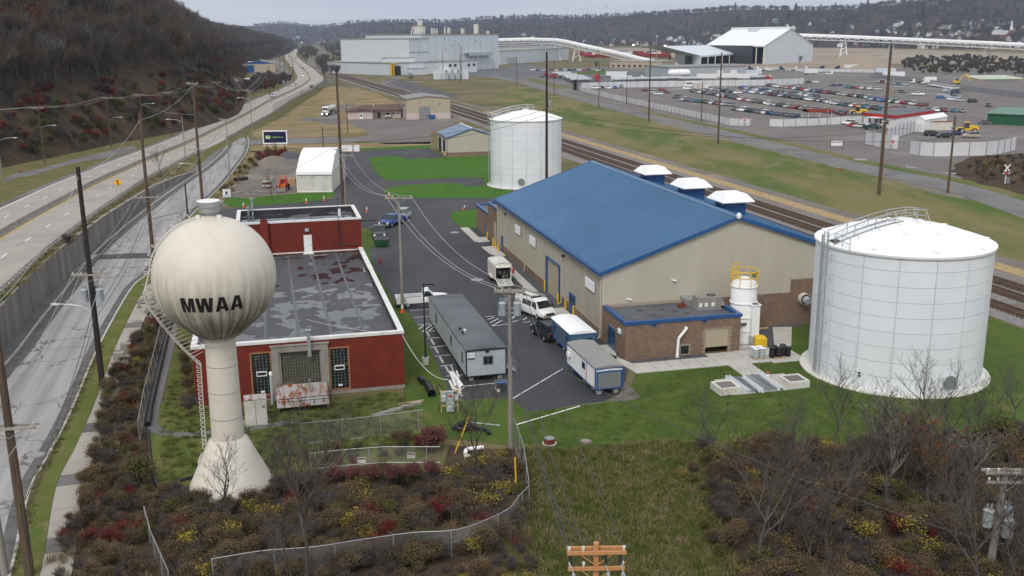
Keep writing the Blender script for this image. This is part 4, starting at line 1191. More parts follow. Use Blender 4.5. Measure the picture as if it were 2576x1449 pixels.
m_=MB();m_.tube((-2.6,uy0-.1,5.6),(-2.6,uy0-.1,11.6),.05,.03,6);m_.path([(-2.6,uy0-.1,7.0),(-2.6,uy0-.1,5.9),(-2.2,uy0-.1,5.6),(-.2,uy0-.1,5.55)],.05,5)
for z in(6.6,7.3,8.0):m_.box(-2.9,-2.3,uy0-.14,uy0,z,z+.06)
m_.bd('antenna_mast','dark_metal',brk)
MB().lat([(.16,9.2),(.14,10.0),(.001,10.05)],10,-2.45,uy0-.15).bd('antenna','white_paint',brk)
MB().box(.05,1.9,uy0+.1,uy0+.25,8.3,8.5).bd('bracket','dark_metal',brk)
for x,y,h in((-12.6,45.5,2.2),(-13.1,45.4,1.2)):
 m_=MB();m_.cyl(x,y,UH-.6,UH+h-.6,.14,10);m_.lat([(.001,UH+h-.55),(.24,UH+h-.6),(.24,UH+h-.7)],10,x,y);m_.bd('flue','galvanised',brk)
m_=MB()
m_.box(-11.2,-10.62,-.22,.25,-.1,4.68).box(-7.05,-6.47,-.22,.25,-.1,4.68).box(-10.62,-7.05,-.22,.25,4.15,4.68).box(-10.62,-10.45,-.1,.25,0,4.15).box(-7.2,-7.05,-.1,.25,0,4.15).box(-11.3,-6.37,-.3,.1,4.68,4.78)
m_.bd('stone_surround','stone_trim',brk)
def glass_blocks(x0,x1,z0,z1,nx,nz,y,pick,nm):
 w=MB().box(x0,x1,y+.05,y+.1,z0,z1).bd(nm,'joint_pale',brk)
 gx,gz=(x1-x0)/nx,(z1-z0)/nz
 mes={}
 for i in range(nx):
  for j in range(nz):
   k=pick(i,j)
   if k is None:continue
   if k not in mes:mes[k]=MB().box(.022,gx-.022,0,.05,.022,gz-.022).mesh('pane',k)
   put('pane',mes[k],w,(x0+i*gx,y,z0+j*gz))
 return w
glass_blocks(-10.45,-7.2,.0,4.15,14,15,.12,lambda i,j:'glass_block_tan' if(j<4 and not(i>11 and j<3))or(j==4 and i<4)else 'glass_block_olive','glass_block_window')
glass_blocks(-12.8,-11.35,.5,4.2,5,13,.1,lambda i,j:None if(j==6 and 1<=i<=3)else('glass_dark' if R.random()>.05 else 'glass_block_olive'),'window')
glass_blocks(-6.3,-4.85,.5,4.1,5,13,.1,lambda i,j:None if(j==6 and 1<=i<=3)else('glass_dark' if R.random()>.05 else 'glass_block_olive'),'window')
for x0,x1,za,zb in((-12.98,-11.2,.38,4.3),(-6.45,-4.7,.33,4.22)):
 MB().box(x0,x0+.14,-.06,.12,za,zb).box(x1-.14,x1,-.06,.12,za,zb).box(x0+.14,x1-.14,-.06,.12,zb-.13,zb).box(x0+.14,x1-.14,-.06,.12,za,za+.13).bd('window_frame','wood_frame',brk)
 xm=(x0+x1)/2
 w=MB().box(xm-.42,xm-.36,-.06,.1,2.15,2.55).box(xm+.36,xm+.42,-.06,.1,2.15,2.55).box(xm-.36,xm+.36,-.06,.1,2.15,2.21).box(xm-.36,xm+.36,-.06,.1,2.49,2.55).bd('vent_frame','white_paint',brk)
 MB().box(xm-.36,xm+.36,.02,.05,2.21,2.49).bd('pane','glass_dark',w)
 MB().box(xm-.17,xm+.17,-.15,.1,.72,.82).bd('spout','white_paint',brk)
m_=MB();m_.box(-8.2,-7.9,-.55,-.3,3.7,5.95);m_.box(-8.28,-7.82,-.62,-.22,5.95,6.06)
m_.bd('flue_duct','galvanised',brk)
can=thing('canopy_roof','sloping sheet metal canopy with red rust patches below the glass block window','canopy',tuple(BO),BA)
mat('rusty_sheet',(.41,.385,.37),(.25,.07,.032),1.3,.49,.55,.8,obj=True,stretch=(1.6,.5,.55),c3=(.33,.24,.19),s3=.9,lo3=.5,hi3=.62)
for i in range(7):
 x0=-11.0+i*.61
 m_=MB();m_.add([(x0,-.1,1.25),(x0+.59,-.1,1.25),(x0+.59,-3.6,.5),(x0,-3.6,.5),(x0,-.1,1.21),(x0+.59,-.1,1.21),(x0+.59,-3.6,.46),(x0,-3.6,.46)],[(3,2,1,0),(4,5,6,7),(2,3,7,6),(0,4,7,3),(1,2,6,5)])
 m_.box(x0-.02,x0+.02,-3.6,-3.55,.5,.56)
 m_.bd('panel','rusty_sheet',can)
m_=MB()
for x in(-10.9,-6.9):
 m_.box(x-.05,x+.05,-3.5,-3.4,0,.48)
m_.box(-10.95,-6.8,-.2,-.1,0,1.2)
m_.bd('support','stone_trim',can)
m_=MB();m_.path([(-10.9,-3.3,1.1),(-6.8,-3.3,1.15),(-6.6,-3.3,.3)],.035,5);m_.path([(-10.9,-3.3,.85),(-6.7,-3.3,.88)],.03,5)
for x in(-10,-9,-8,-7.2):m_.tube((x,-3.3,.5),(x,-3.3,1.12),.025,.025,5)
m_.bd('railing','dark_metal',can)
m_=MB();m_.cyl(-8.2,-1.6,.8,2.0,.07,8);m_.cyl(-8.2,-1.6,2.0,2.08,.13,8);m_.bd('vent_pipe','galvanised',can)
t=thing('vent_pipe','upright grey vent pipe with white cap beside the brick window','pipe',tuple(BO+BV*-11.35+BU*-1.2),BA)
MB().cyl(0,0,0,2.6,.13,10).bd('pipe','transformer_grey',t);MB().lat([(.15,2.6),(.15,2.8),(.001,2.92)],10).bd('cap','white_bright',t)
cb=thing('generator_cabinet','pale grey generator cabinet with rust stained top by the water tower','cabinet',tuple(at(646,1070)),BA)
MB().box(-.85,.85,-.2,1.0,.1,2.2).bd('body','white_dirty',cb)
MB().box(-.88,.88,-.23,1.03,2.2,2.26).bd('top','rusty_sheet',cb)
MB().box(-.02,.02,-.22,-.2,.15,2.1).bd('door_gap','stone_trim',cb);MB().box(.5,.75,-.22,-.2,1.5,1.7).bd('plate','steel_grey',cb)
MB().box(-1.1,1.1,-.4,1.2,0,.1).bd('base','stone_trim',cb)
t=thing('low_wall','low black edged retaining kerb along the left garden path','kerb',tuple(at(430,800)),0)
l0=Vector(t.location)
ed=[at(*q)for q in[(432,800),(415,870),(396,950),(378,1030),(372,1075)]]
m_=MB()
for a,b in zip(ed[:-1],ed[1:]):m_.tube(a-l0+Vector((0,0,.25)),b-l0+Vector((0,0,.25)),.24,.24,8)
m_.bd('pipe','black_paint',t)
t=thing('silt_sock','black silt sock lying along the lower lawn edge left of the tower','sock',tuple(at(400,1232)),0)
l0=Vector(t.location);ed=[at(*q)for q in[(372,1085),(376,1150),(396,1228),(420,1224),(470,1208),(520,1195)]]
m_=MB()
for a,b in zip(ed[:-1],ed[1:]):m_.tube(a-l0+Vector((0,0,.12)),b-l0+Vector((0,0,.12)),.14,.14,8)
m_.bd('sock','black_paint',t)
for k,(px,py)in enumerate(QQ(2,1,[(1230,1290),(1325,1265),(1410,1238),(1510,1208),(1600,1180)])):
 t=thing('stone_step',f'{["lowest", "second lowest", "middle", "second highest", "highest"][k]} stone step edging the grass beside the brick building','step',tuple(at(px,py)),BA+.25,'stone steps in the grass')
 MB().box(-.55,.55,-.2,.25,0,.24).bd('step','stone_trim',t)
t=thing('timber_edging','long timber edging board above the stone steps','edging',tuple(at(*Q(2,1,1560,1165))),BA+.18)
MB().box(-1.1,1.1,-.06,.06,0,.2).bd('board','lumber',t)
# = TANKS AND WATER TOWER
def bolted_tank(label,c,r,h,ncol,nrow,lad_az,rail,nstrip=3,sub=4):
 t=thing('storage_tank',label,'tank',(c[0],c[1],0),0)
 MB().lat([(r-.06,.1),(r-.06,h)],72).bd('shell','seam_grey',t,smooth=True)
 hz=h/nrow
 for j in range(nrow):
  for i in range(ncol):
   a0,a1=2*pi*(i+.0)/ncol+.0018/r*10,2*pi*(i+1)/ncol-.0018/r*10
   am=(a0+a1)/2
   pc=Vector((c[0]+r*cos(am),c[1]+r*sin(am),0))
   if(pc-Vector((c[0],c[1],0))).dot(Vector((0,0,0))-Vector((c[0],c[1],0)))<-.35*r*hypot(*c[:2]):continue
   m_=MB()
   z0,z1=.12+j*hz+.018,.12+(j+1)*hz-.018
   o=R.uniform(0,.012)
   vs=[]
   for k in range(sub+1):
    a=a0+(a1-a0)*k/sub
    vs+=[((r+o)*cos(a),(r+o)*sin(a),z0),((r+o)*cos(a),(r+o)*sin(a),z1),((r-.05)*cos(a),(r-.05)*sin(a),z0),((r-.05)*cos(a),(r-.05)*sin(a),z1)]
   fs=[]
   for k in range(sub):
    b=4*k
    fs+=[(b,b+4,b+5,b+1),(b+1,b+5,b+7,b+3),(b+4,b,b+2,b+6)]
   fs+=[(0,1,3,2),(4*sub,4*sub+2,4*sub+3,4*sub+1)]
   m_.add(vs,fs)
   me=m_.mesh('panel','tank_white',True)
   put('panel',me,t)
 bt=MB()
 for i in range(ncol):
  a=2*pi*i/ncol
  for j in range(nrow):
   w=.11 if j<nrow-6 else .05
   z=.2+j*hz
   while z<.12+(j+1)*hz-.08:
    for s in((-1,1)if j<nstrip else(1,)):
     aa=a+s*w/r
     bt.rbox((r+.012)*cos(aa),(r+.012)*sin(aa),z,.03,w*1.3,.05,aa)
    z+=.17
 bt.bd('bolts','seam_grey',t)['kind']='stuff'
 m_=MB();m_.lat([(r+.75,0),(r+.75,.12),(r+.3,.16),(r-.02,.16)],72);m_.bd('foundation','white_dirty',t)
 ro=r+.17
 dome=[(ro-.04,h-.12),(ro,h-.05),(ro,h+.12)]
 k_=14
 for i in range(1,k_+1):
  x=i/k_
  dome.append((ro*(1-x)+.001,h+.12+r*.235*(1-(1-x)**1.55)))
 ds=[]
 m_=MB();m_.lat(dome,18*4);m_.bd('dome_roof','white_bright',t,smooth=True)
 zz=lambda rad:h+.12+r*.235*(1-(rad/ro)**1.55)
 rb=MB()
 for i in range(18):
  a=2*pi*i/18
  rb.path([(rad*cos(a),rad*sin(a),zz(rad)+.015)for rad in(ro-.15,ro*.8,ro*.6,ro*.4,ro*.2)],.035,4)
 rb.bd('roof_rib','white_bright',t)
 for i in range(18):
  a=2*pi*(i+.5)/18
  rad=ro-.75 if i%2 else ro*.5
  m_=MB();m_.lat([(.3,zz(rad)-.1),(.3,zz(rad)+.07),(.24,zz(rad)+.1),(.001,zz(rad)+.11)],14,rad*cos(a),rad*sin(a));m_.bd('roof_cap','white_paint',t)
 m_=MB();m_.lat([(.8,zz(.0)-.2),(.8,zz(0)+.12),(.001,zz(0)+.2)],20);m_.bd('roof_vent','white_bright',t)
 L=Vector((cos(lad_az),sin(lad_az),0));T=Vector((-L.y,L.x,0))
 m_=MB()
 for s in(-.3,.3):m_.tube(L*(r+.42)+T*s+Vector((0,0,.3)),L*(r+.42)+T*s+Vector((0,0,h+1.3)),.045,.045,6)
 for s in(-.75,):m_.tube(L*(r+.3)+T*s+Vector((0,0,.3)),L*(r+.3)+T*s+Vector((0,0,h+.9)),.09,.09,8)
 z=.5
 while z<h+1.2:
  m_.tube(L*(r+.42)-T*.3+Vector((0,0,z)),L*(r+.42)+T*.3+Vector((0,0,z)),.025,.025,4);z+=.3
 for z in(1.2,3.2,5.2,7.2,9.2,11.2):
  if z<h:
   m_.tube(L*(r-.02)+T*.3+Vector((0,0,z)),L*(r+.42)+T*.75+Vector((0,0,z)),.035,.035,5)
 m_.bd('ladder','galvanised',t)
 if rail:
  sts=[ro-.2,ro*.72,ro*.45,ro*.2,-ro*.05,-ro*.22]
  m_=MB()
  for s in(-.55,.55):
   for hh in(1.05,.55):
    m_.path([L*q+T*s+Vector((0,0,zz(abs(q))+hh))for q in sts],.04,5)
   for q in sts:
    m_.tube(L*q+T*s+Vector((0,0,zz(abs(q)))),L*q+T*s+Vector((0,0,zz(abs(q))+1.05)),.035,.035,5)
   for q in sts[1:]:
    m_.tube(L*q+T*s*2.3+Vector((0,0,zz(min(ro,hypot(q,.55*2.3))))),L*q+T*s+Vector((0,0,zz(abs(q))+1.0)),.03,.03,4)
  for s in(1,):
   pts=[L*(ro-.35)+T*(s*k)+Vector((0,0,zz(hypot(ro-.35,k))))for k in(.6,1.5,2.6)]
   for hh in(1.0,.5):m_.path([p+Vector((0,0,hh))for p in pts],.035,5)
   for p in pts:m_.tube(p-Vector((0,0,.1)),p+Vector((0,0,1.0)),.03,.03,5)
  m_.bd('handrail','galvanised',t)
  m_=MB()
  for s in(-1,1):m_.loft([[L*q+T*(s*.5+x)+Vector((0,0,zz(abs(q))+z))for x,z in((-.05,-.05),(.05,-.05),(.05,.1),(-.05,.1))]for q in sts[:5]])
  m_.bd('walkway','steel_grey',t)
  m_=MB();p=L*(ro-.7);m_.rbox(p.x,p.y,zz(ro-.7),.7,.6,.14,lad_az);m_.bd('hatch','dark_metal',t)
 return t
bt_=bolted_tank('big round white bolted steel tank in the right foreground with roof handrail',(34.9,87.45),7.46,11.95,16,9,radians(196),True)
def manway(t,r,az,z,rad,col='transformer_grey'):
 L=Vector((cos(az),sin(az),0));p=L*r+Vector((0,0,z))
 MB().tube(p,p+L*.3,rad,rad,18).bd('manway',col,t)
 MB().tube(p+L*.3,p+L*.36,rad*1.15,rad*1.15,18).bd('manway_cover','steel_grey',t)
p=hit(2340,968,(34.9,87.45-7.46,0),Vector((0,1,0)))
manway(bt_,7.45,atan2(-7.4,2.0),1.2,.55)
m_=MB();m_.rbox(7.5*cos(radians(228)),7.5*sin(radians(228)),1.4,.02,.22,.16,radians(228));m_.rbox(7.5*cos(radians(228)),7.5*sin(radians(228)),1.15,.02,.22,.16,radians(228));m_.bd('nameplate','dark_metal',bt_)
st_=bolted_tank('smaller white bolted steel tank behind the blue roofed building with railed dome',(3.05,205.7),7.28,13.4,16,10,radians(188),True,sub=3)
manway(st_,7.25,radians(262),1.6,.6)
TWX,TWY=-19.06,62.5
tw=thing('water_tower','cream ball shaped water tower lettered MWAA on a flared column','water tower',(TWX,TWY,0),0)
def tower_mat():
 m=bpy.data.materials.new('tower_cream');m.use_nodes=True
 n,l,b=node_tail(m)
 P=nd(n,'TexCoord').outputs['Object']
 sep=nd(n,'SeparateXYZ');l.new(P,sep.inputs[0])
 def ma(op,a,c=None,d=None):
  x=nd(n,'Math',operation=op)
  for i,v in enumerate((a,c,d)):
   if v is None:continue
   if isinstance(v,(int,float)):x.inputs[i].default_value=v
   else:l.new(v,x.inputs[i])
  return x.outputs[0]
 def mr(v,a,z,t0=0,t1=1):x=nd(n,'MapRange',{'From Min':a,'From Max':z,'To Min':t0,'To Max':t1});l.new(v,x.inputs['Value']);return x.outputs[0]
 def tex(v,sc,ro=.6):x=nd(n,'TexNoise',{'Scale':sc,'Detail':7,'Roughness':ro});l.new(v,x.inputs['Vector']);return x.outputs['Fac']
 def mix(f,a,c):
  x=nd(n,'Mix',data_type='RGBA');l.new(f,x.inputs[0])
  for k,v in((6,a),(7,c)):
   if isinstance(v,tuple):x.inputs[k].default_value=(*v,1)
   else:l.new(v,x.inputs[k])
  return x.outputs[2]
 X,Y,Z=sep.outputs
 cmb=nd(n,'CombineXYZ');l.new(ma('MULTIPLY',ma('ARCTAN2',Y,X),9),cmb.inputs[0]);l.new(ma('MULTIPLY',Z,.16),cmb.inputs[2])
 streak=tex(cmb.outputs[0],1.15,.65)
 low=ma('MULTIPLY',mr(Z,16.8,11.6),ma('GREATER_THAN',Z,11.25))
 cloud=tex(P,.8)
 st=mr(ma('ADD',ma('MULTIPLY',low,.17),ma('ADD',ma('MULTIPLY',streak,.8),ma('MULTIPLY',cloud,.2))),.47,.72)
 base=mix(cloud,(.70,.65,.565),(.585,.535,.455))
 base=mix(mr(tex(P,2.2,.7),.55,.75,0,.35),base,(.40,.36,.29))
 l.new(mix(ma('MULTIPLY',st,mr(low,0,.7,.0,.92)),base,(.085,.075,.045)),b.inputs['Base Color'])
 b.inputs['Roughness'].default_value=.6
 M['tower_cream']=m
tower_mat()
SZ,SR_=15.12,3.87
bowl=[(.92,10.95),(1.15,11.2)]
for k in range(0,49):
 a=radians(-38)+radians(128)*k/48
 bowl.append((SR_*cos(a)+.001,SZ+SR_*sin(a)))
a0=radians(-38)
bowl=[(.92,10.95)]+[(.92+(SR_*cos(a0)-.92)*t_,10.95+(SZ+SR_*sin(a0)-10.95)*(t_**1.12))for t_ in(.12,.3,.5,.7,.86)]+bowl[2:]
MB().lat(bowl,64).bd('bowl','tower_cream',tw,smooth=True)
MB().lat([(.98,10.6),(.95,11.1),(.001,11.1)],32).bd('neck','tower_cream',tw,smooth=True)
MB().lat([(1.05,4.1),(.98,10.6)],40).bd('column','tower_cream',tw,smooth=True)
MB().lat([(3.05,0),(3.0,.3),(2.6,1.1),(1.75,2.9),(1.3,3.9),(1.06,4.15)],48).bd('skirt','tower_cream',tw,smooth=True)
for z in(5.6,7.4,9.2):MB().lat([(1.06-.03*(z-5.6)/2,z),(1.075-.03*(z-5.6)/2,z+.02),(1.06-.03*(z-5.6)/2,z+.04)],32).bd('weld_band','stone_trim',tw)
MB().lat([(.55,SZ+SR_-.12),(.55,SZ+SR_+.1),(.3,SZ+SR_+.1)],20).bd('vent_collar','tower_cream',tw)
MB().lat([(.42,SZ+SR_),(.42,SZ+SR_+.3),(.66,SZ+SR_+.32),(.68,SZ+SR_+.66),(.73,SZ+SR_+.68),(.73,SZ+SR_+1.0)],24).bd('vent','galvanised',tw)
MB().lat([(.73,SZ+SR_+1.0),(.7,SZ+SR_+1.04),(.001,SZ+SR_+1.06)],24).bd('vent_cap','white_paint',tw)
for a in(200,340):MB().cyl(.7*cos(radians(a)),.7*sin(radians(a)),SZ+SR_-.08,SZ+SR_+.14,.16,10).bd('roof_nozzle','white_paint',tw)
LET={'M':[[(0,0),(.24,0),(.24,.62),(.38,0),(.58,0),(.72,.62),(.72,0),(.96,0),(.96,1),(.62,1),(.48,.38),(.34,1),(0,1)]],'W':[[(.14,0),(.46,0),(.58,.58),(.70,0),(1.02,0),(1.16,1),(.90,1),(.84,.42),(.72,1),(.44,1),(.32,.42),(.26,1),(0,1)]],'A':[[(0,0),(.27,0),(.31,.2),(.60,.2),(.64,0),(.91,0),(.62,1),(.29,1)]]}
HOLE_A=[(.36,.38),(.55,.38),(.455,.80)]
axis=atan2(-TWY,-TWX)
cen_a=axis-radians(4.5)
LH,cur=.98,0.0
widths={'M':.96,'W':1.16,'A':.91}
txt='MWAA'
tot=sum(widths[c]for c in txt)+.1*3
sxw=LH*.93
def on_ball(x,y,lift=.015):
 a=cen_a+(x)/(SR_*cos(.18));e=-.245+y/SR_
 r_=SR_+lift
 return(r_*cos(e)*cos(a),r_*cos(e)*sin(a),SZ+r_*sin(e))
import bmesh
for c in txt:
 pl=LET[c][0]
 x0=(cur-tot/2)*sxw
 def dens(P,n=6):
  o=[]
  for i,a in enumerate(P):
   b=P[(i+1)%len(P)]
   for k in range(n):o.append((a[0]+(b[0]-a[0])*k/n,a[1]+(b[1]-a[1])*k/n))
  return o
 cu=bpy.data.curves.new('letter','CURVE');cu.dimensions='2D';cu.fill_mode='BOTH'
 loops=[dens(pl)]+([dens(HOLE_A,3)]if c=='A' else[])
 for lp in loops:
  sp_=cu.splines.new('POLY');sp_.points.add(len(lp)-1);sp_.use_cyclic_u=True
  for q,(x,y)in zip(sp_.points,lp):q.co=(x,y,0,1)
 tmp=bpy.data.objects.new('tmp',cu);COL.objects.link(tmp)
 dg=bpy.context.evaluated_depsgraph_get()
 me=bpy.data.meshes.new_from_object(tmp.evaluated_get(dg))
 bpy.data.objects.remove(tmp)
 bm=bmesh.new();bm.from_mesh(me)
 bmesh.ops.triangulate(bm,faces=bm.faces)
 for _ in range(2):bmesh.ops.subdivide_edges(bm,edges=[e for e in bm.edges if e.calc_length()>.13],cuts=1)
 bmesh.ops.triangulate(bm,faces=bm.faces)
 for v_ in bm.verts:v_.co=Vector(on_ball(x0+v_.co.x*sxw,(v_.co.y-.5)*LH))
 bm.to_mesh(me);bm.free()
 me.name='letter';me.materials.clear();me.materials.append(M['black_paint'])
 put('letter',me,tw)
 cur+=widths[c]+.1
la=axis-radians(88)
Lr=Vector((cos(la),sin(la),0));Tt=Vector((-Lr.y,Lr.x,0))
def ladder(pts,name,w=.2,step=.3,r_=.028):
 m_=MB()
 for s in(-w,w):m_.path([p+Tt*s for p in pts],r_,5)
 rp=rsm(pts,step)
 for p in rp:m_.tube(p-Tt*w,p+Tt*w,.02,.02,4)
 m_.bd(name,'white_dirty',tw)
zl=lambda z:1.42-.03*(z-4)/2
ladder([Lr*zl(4.2)+Vector((0,0,3.3)),Lr*zl(4.2)+Vector((0,0,4.3)),Lr*zl(10)+Vector((0,0,9.4))],'ladder')
ladder([Lr*1.75+Vector((0,0,3.1)),Lr*2.05+Vector((0,0,2.5))],'ladder')
arc=[Lr*1.3+Vector((0,0,9.3)),Lr*2.3+Vector((0,0,10.5)),Lr*3.3+Vector((0,0,12.0)),Lr*4.1+Vector((0,0,13.4)),Lr*4.35+Vector((0,0,14.4)),Lr*4.05+Vector((0,0,15.3)),Lr*3.95+Vector((0,0,15.6))]
arc=spline(arc,.5)
ladder(arc,'ladder',.3,.35,.035)
m_=MB()
for p in rsm(arc,.28)[3:-4]:
 m_.tube(p+Tt*.3,Lr*min(3.75,max(1.1,SR_*sqrt(max(.05,1-((p.z-SZ)/SR_)**2))if p.z>12.6 else 1.1+(p.z-10.5)*.85))+Vector((0,0,p.z+.25)),.018,.018,4)
m_.bd('ladder_brace','white_dirty',tw)
top=[Lr*(SR_+.12)*cos(radians(e))+Vector((0,0,SZ+(SR_+.12)*sin(radians(e))))for e in range(6,84,6)]
ladder(top,'ladder',.2,.3)
m_=MB()
for e in range(8,80,8):
 p=Lr*(SR_+.05)*cos(radians(e))+Vector((0,0,SZ+(SR_+.05)*sin(radians(e))));q=Lr*(SR_+.38)*cos(radians(e))+Vector((0,0,SZ+(SR_+.38)*sin(radians(e))))
 m_.path([p+Tt*.3,q+Tt*.3,q-Tt*.3,p-Tt*.3],.022,4)
m_.bd('cage_hoop','white_dirty',tw)
m_=MB();ring=[(1.32*cos(a*pi/14),1.32*sin(a*pi/14),10.9)for a in range(29)];m_.path(ring,.03,5);m_.bd('ring_rail','white_dirty',tw)
for k in range(40):
 z=3.6+k*.155
 m_=MB();q=Lr*(zl(z)+.02);
 if k%2==0:
  m_.path([q+Tt*.26+Vector((0,0,z)),q+Lr*.22+Tt*.26+Vector((0,0,z)),q+Lr*.22-Tt*.26+Vector((0,0,z)),q-Tt*.26+Vector((0,0,z))],.022,4)
  m_.bd('cage_hoop','white_dirty',tw)
  # = VEHICLES
def ring(x,w,zb,zs,zt,tw):
 """Half-width w at the sides, zb sill, zs shoulder, zt top with half-width tw."""
 return[(x,-w*.9,zb),(x,-w,zb+.12),(x,-w,zs-.06),(x,-w*.96,zs),(x,-tw,zt),(x,tw,zt),(x,w*.96,zs),(x,w,zs-.06),(x,w,zb+.12),(x,w*.9,zb)]
WHEEL={}
def wheel_mesh(r,w):
 k=(r,w)
 if k not in WHEEL:
  m_=MB();m_.tube((0,-w/2,0),(0,w/2,0),r,r,14)
  m_.mat(1);m_.tube((0,-w/2-.012,0),(0,-w/2+.02,0),r*.62,r*.62,10);m_.tube((0,w/2-.02,0),(0,w/2+.012,0),r*.62,r*.62,10)
  WHEEL[k]=m_.mesh('wheel',[M['rubber'],M['galvanised']])
 return WHEEL[k]
def wheels(t,xs,w,r=.34,tw=.24):
 me=wheel_mesh(r,tw)
 for x in xs:
  for s in(-1,1):put('wheel',me,t,(x,s*(w-tw/2-.01),r))
SPEC={'sedan':(4.7,.91,.92,1.45,(-1.75,-1.05,.25,1.0),.88,.98),'hatchback':(4.2,.88,.95,1.5,(-1.95,-1.45,.35,1.05),.93,1.0),'suv':(4.7,.94,1.1,1.75,(-2.2,-1.9,.35,1.1),1.08,1.12),'wagon':(4.8,.92,.98,1.55,(-2.25,-1.8,.3,1.05),.95,1.02),'minivan':(5.0,.98,1.1,1.78,(-2.35,-2.1,.8,1.75),1.1,1.12),}
def car_shell(kind):
 L,w,belt,rz_,(rb,rt,ft,fb),hz,tz=SPEC[kind]
 h=L/2
 b=MB()
 b.loft([ring(-h,w*.82,.38,.68,tz-.12,w*.7),ring(-h+.12,w*.94,.26,.74,tz-.02,w*.78),ring(rb-.02,w,.22,.8,tz,w*.82),ring(rb+.3,w,.2,.82,belt+.02,w*.84),ring(fb-.2,w,.2,.82,belt,w*.84),ring(fb+.05,w,.2,.8,hz+.03,w*.8),ring(h-.45,w*.97,.22,.74,hz-.06,w*.76),ring(h-.1,w*.9,.28,.66,hz-.22,w*.68),ring(h,w*.78,.36,.58,hz-.32,w*.6)])
 rw=w*.74
 b.loft([[(rt-.02,-rw,rz_-.05),(rt-.02,rw,rz_-.05),(ft+.02,rw,rz_-.05),(ft+.02,-rw,rz_-.05)],[(rt+.15,-rw*.9,rz_+.01),(rt+.15,rw*.9,rz_+.01),(ft-.2,rw*.9,rz_+.01),(ft-.2,-rw*.9,rz_+.01)]])
 bw=w*.9
 for s in(-1,1):
  for(x0,x1)in((fb,ft),(rb,rt),((fb+rb)/2-.1,(ft+rt)/2-.1)):
   b.tube((x0,s*bw,belt-.02),(x1,s*rw,rz_-.02),.045,.04,4)
 g=MB()
 g.loft([[(rb,-bw*.985,belt-.03),(rb,bw*.985,belt-.03),(fb,bw*.985,belt-.03),(fb,-bw*.985,belt-.03)],[(rt,-rw*.985,rz_-.04),(rt,rw*.985,rz_-.04),(ft,rw*.985,rz_-.04),(ft,-rw*.985,rz_-.04)]])
 return b,g
CARM={}
def car(kind,label,loc,rz,color,group=None,lights=True,lit=False,cat='car'):
 L,w,belt,rz_,cab,hz,tz=SPEC[kind]
 if kind not in CARM:
  b,g=car_shell(kind)
  h=L/2
  lm=MB().box(h-.16,h-.02,-.22,.22,hz-.36,hz-.24).mesh('headlight','head_lamp')
  ll=MB().box(h-.16,h-.02,-.2,.2,hz-.36,hz-.24).mesh('headlight','lit_lamp')
  tm=MB().box(-h+.0,-h+.14,-.18,.18,tz-.3,tz-.1).mesh('tail_light','tail_lamp')
  tr=MB().box(h-.06,h+.01,-w*.45,w*.45,.34,.46).box(-h-.01,-h+.06,-w*.4,w*.4,.3,.42).mesh('bumper_trim','dark_metal')
  mr=MB().box(-.08,.08,-.1,.1,0,.13).mesh('mirror','dark_metal')
  CARM[kind]=(b.mesh('body','car_paint',True),g.mesh('window_glass','glass_car'),lm,ll,tm,tr,mr)
 bm_,gm,lm,ll,tm,tr,mr=CARM[kind]
 t=thing(kind if kind!='suv' else 'sport_utility_car',label,cat,tuple(loc),rz,group)
 put('body',bm_,t,color=color);put('window_glass',gm,t)
 wheels(t,(-L*.29,L*.31),w)
 if lights:
  for s in(-1,1):
   put('headlight',ll if lit else lm,t,(0,s*w*.58,0));put('tail_light',tm,t,(0,s*w*.62,0))
   put('mirror',mr,t,(cab[3]-.35,s*(w+.05),belt))
  put('bumper_trim',tr,t)
 return t
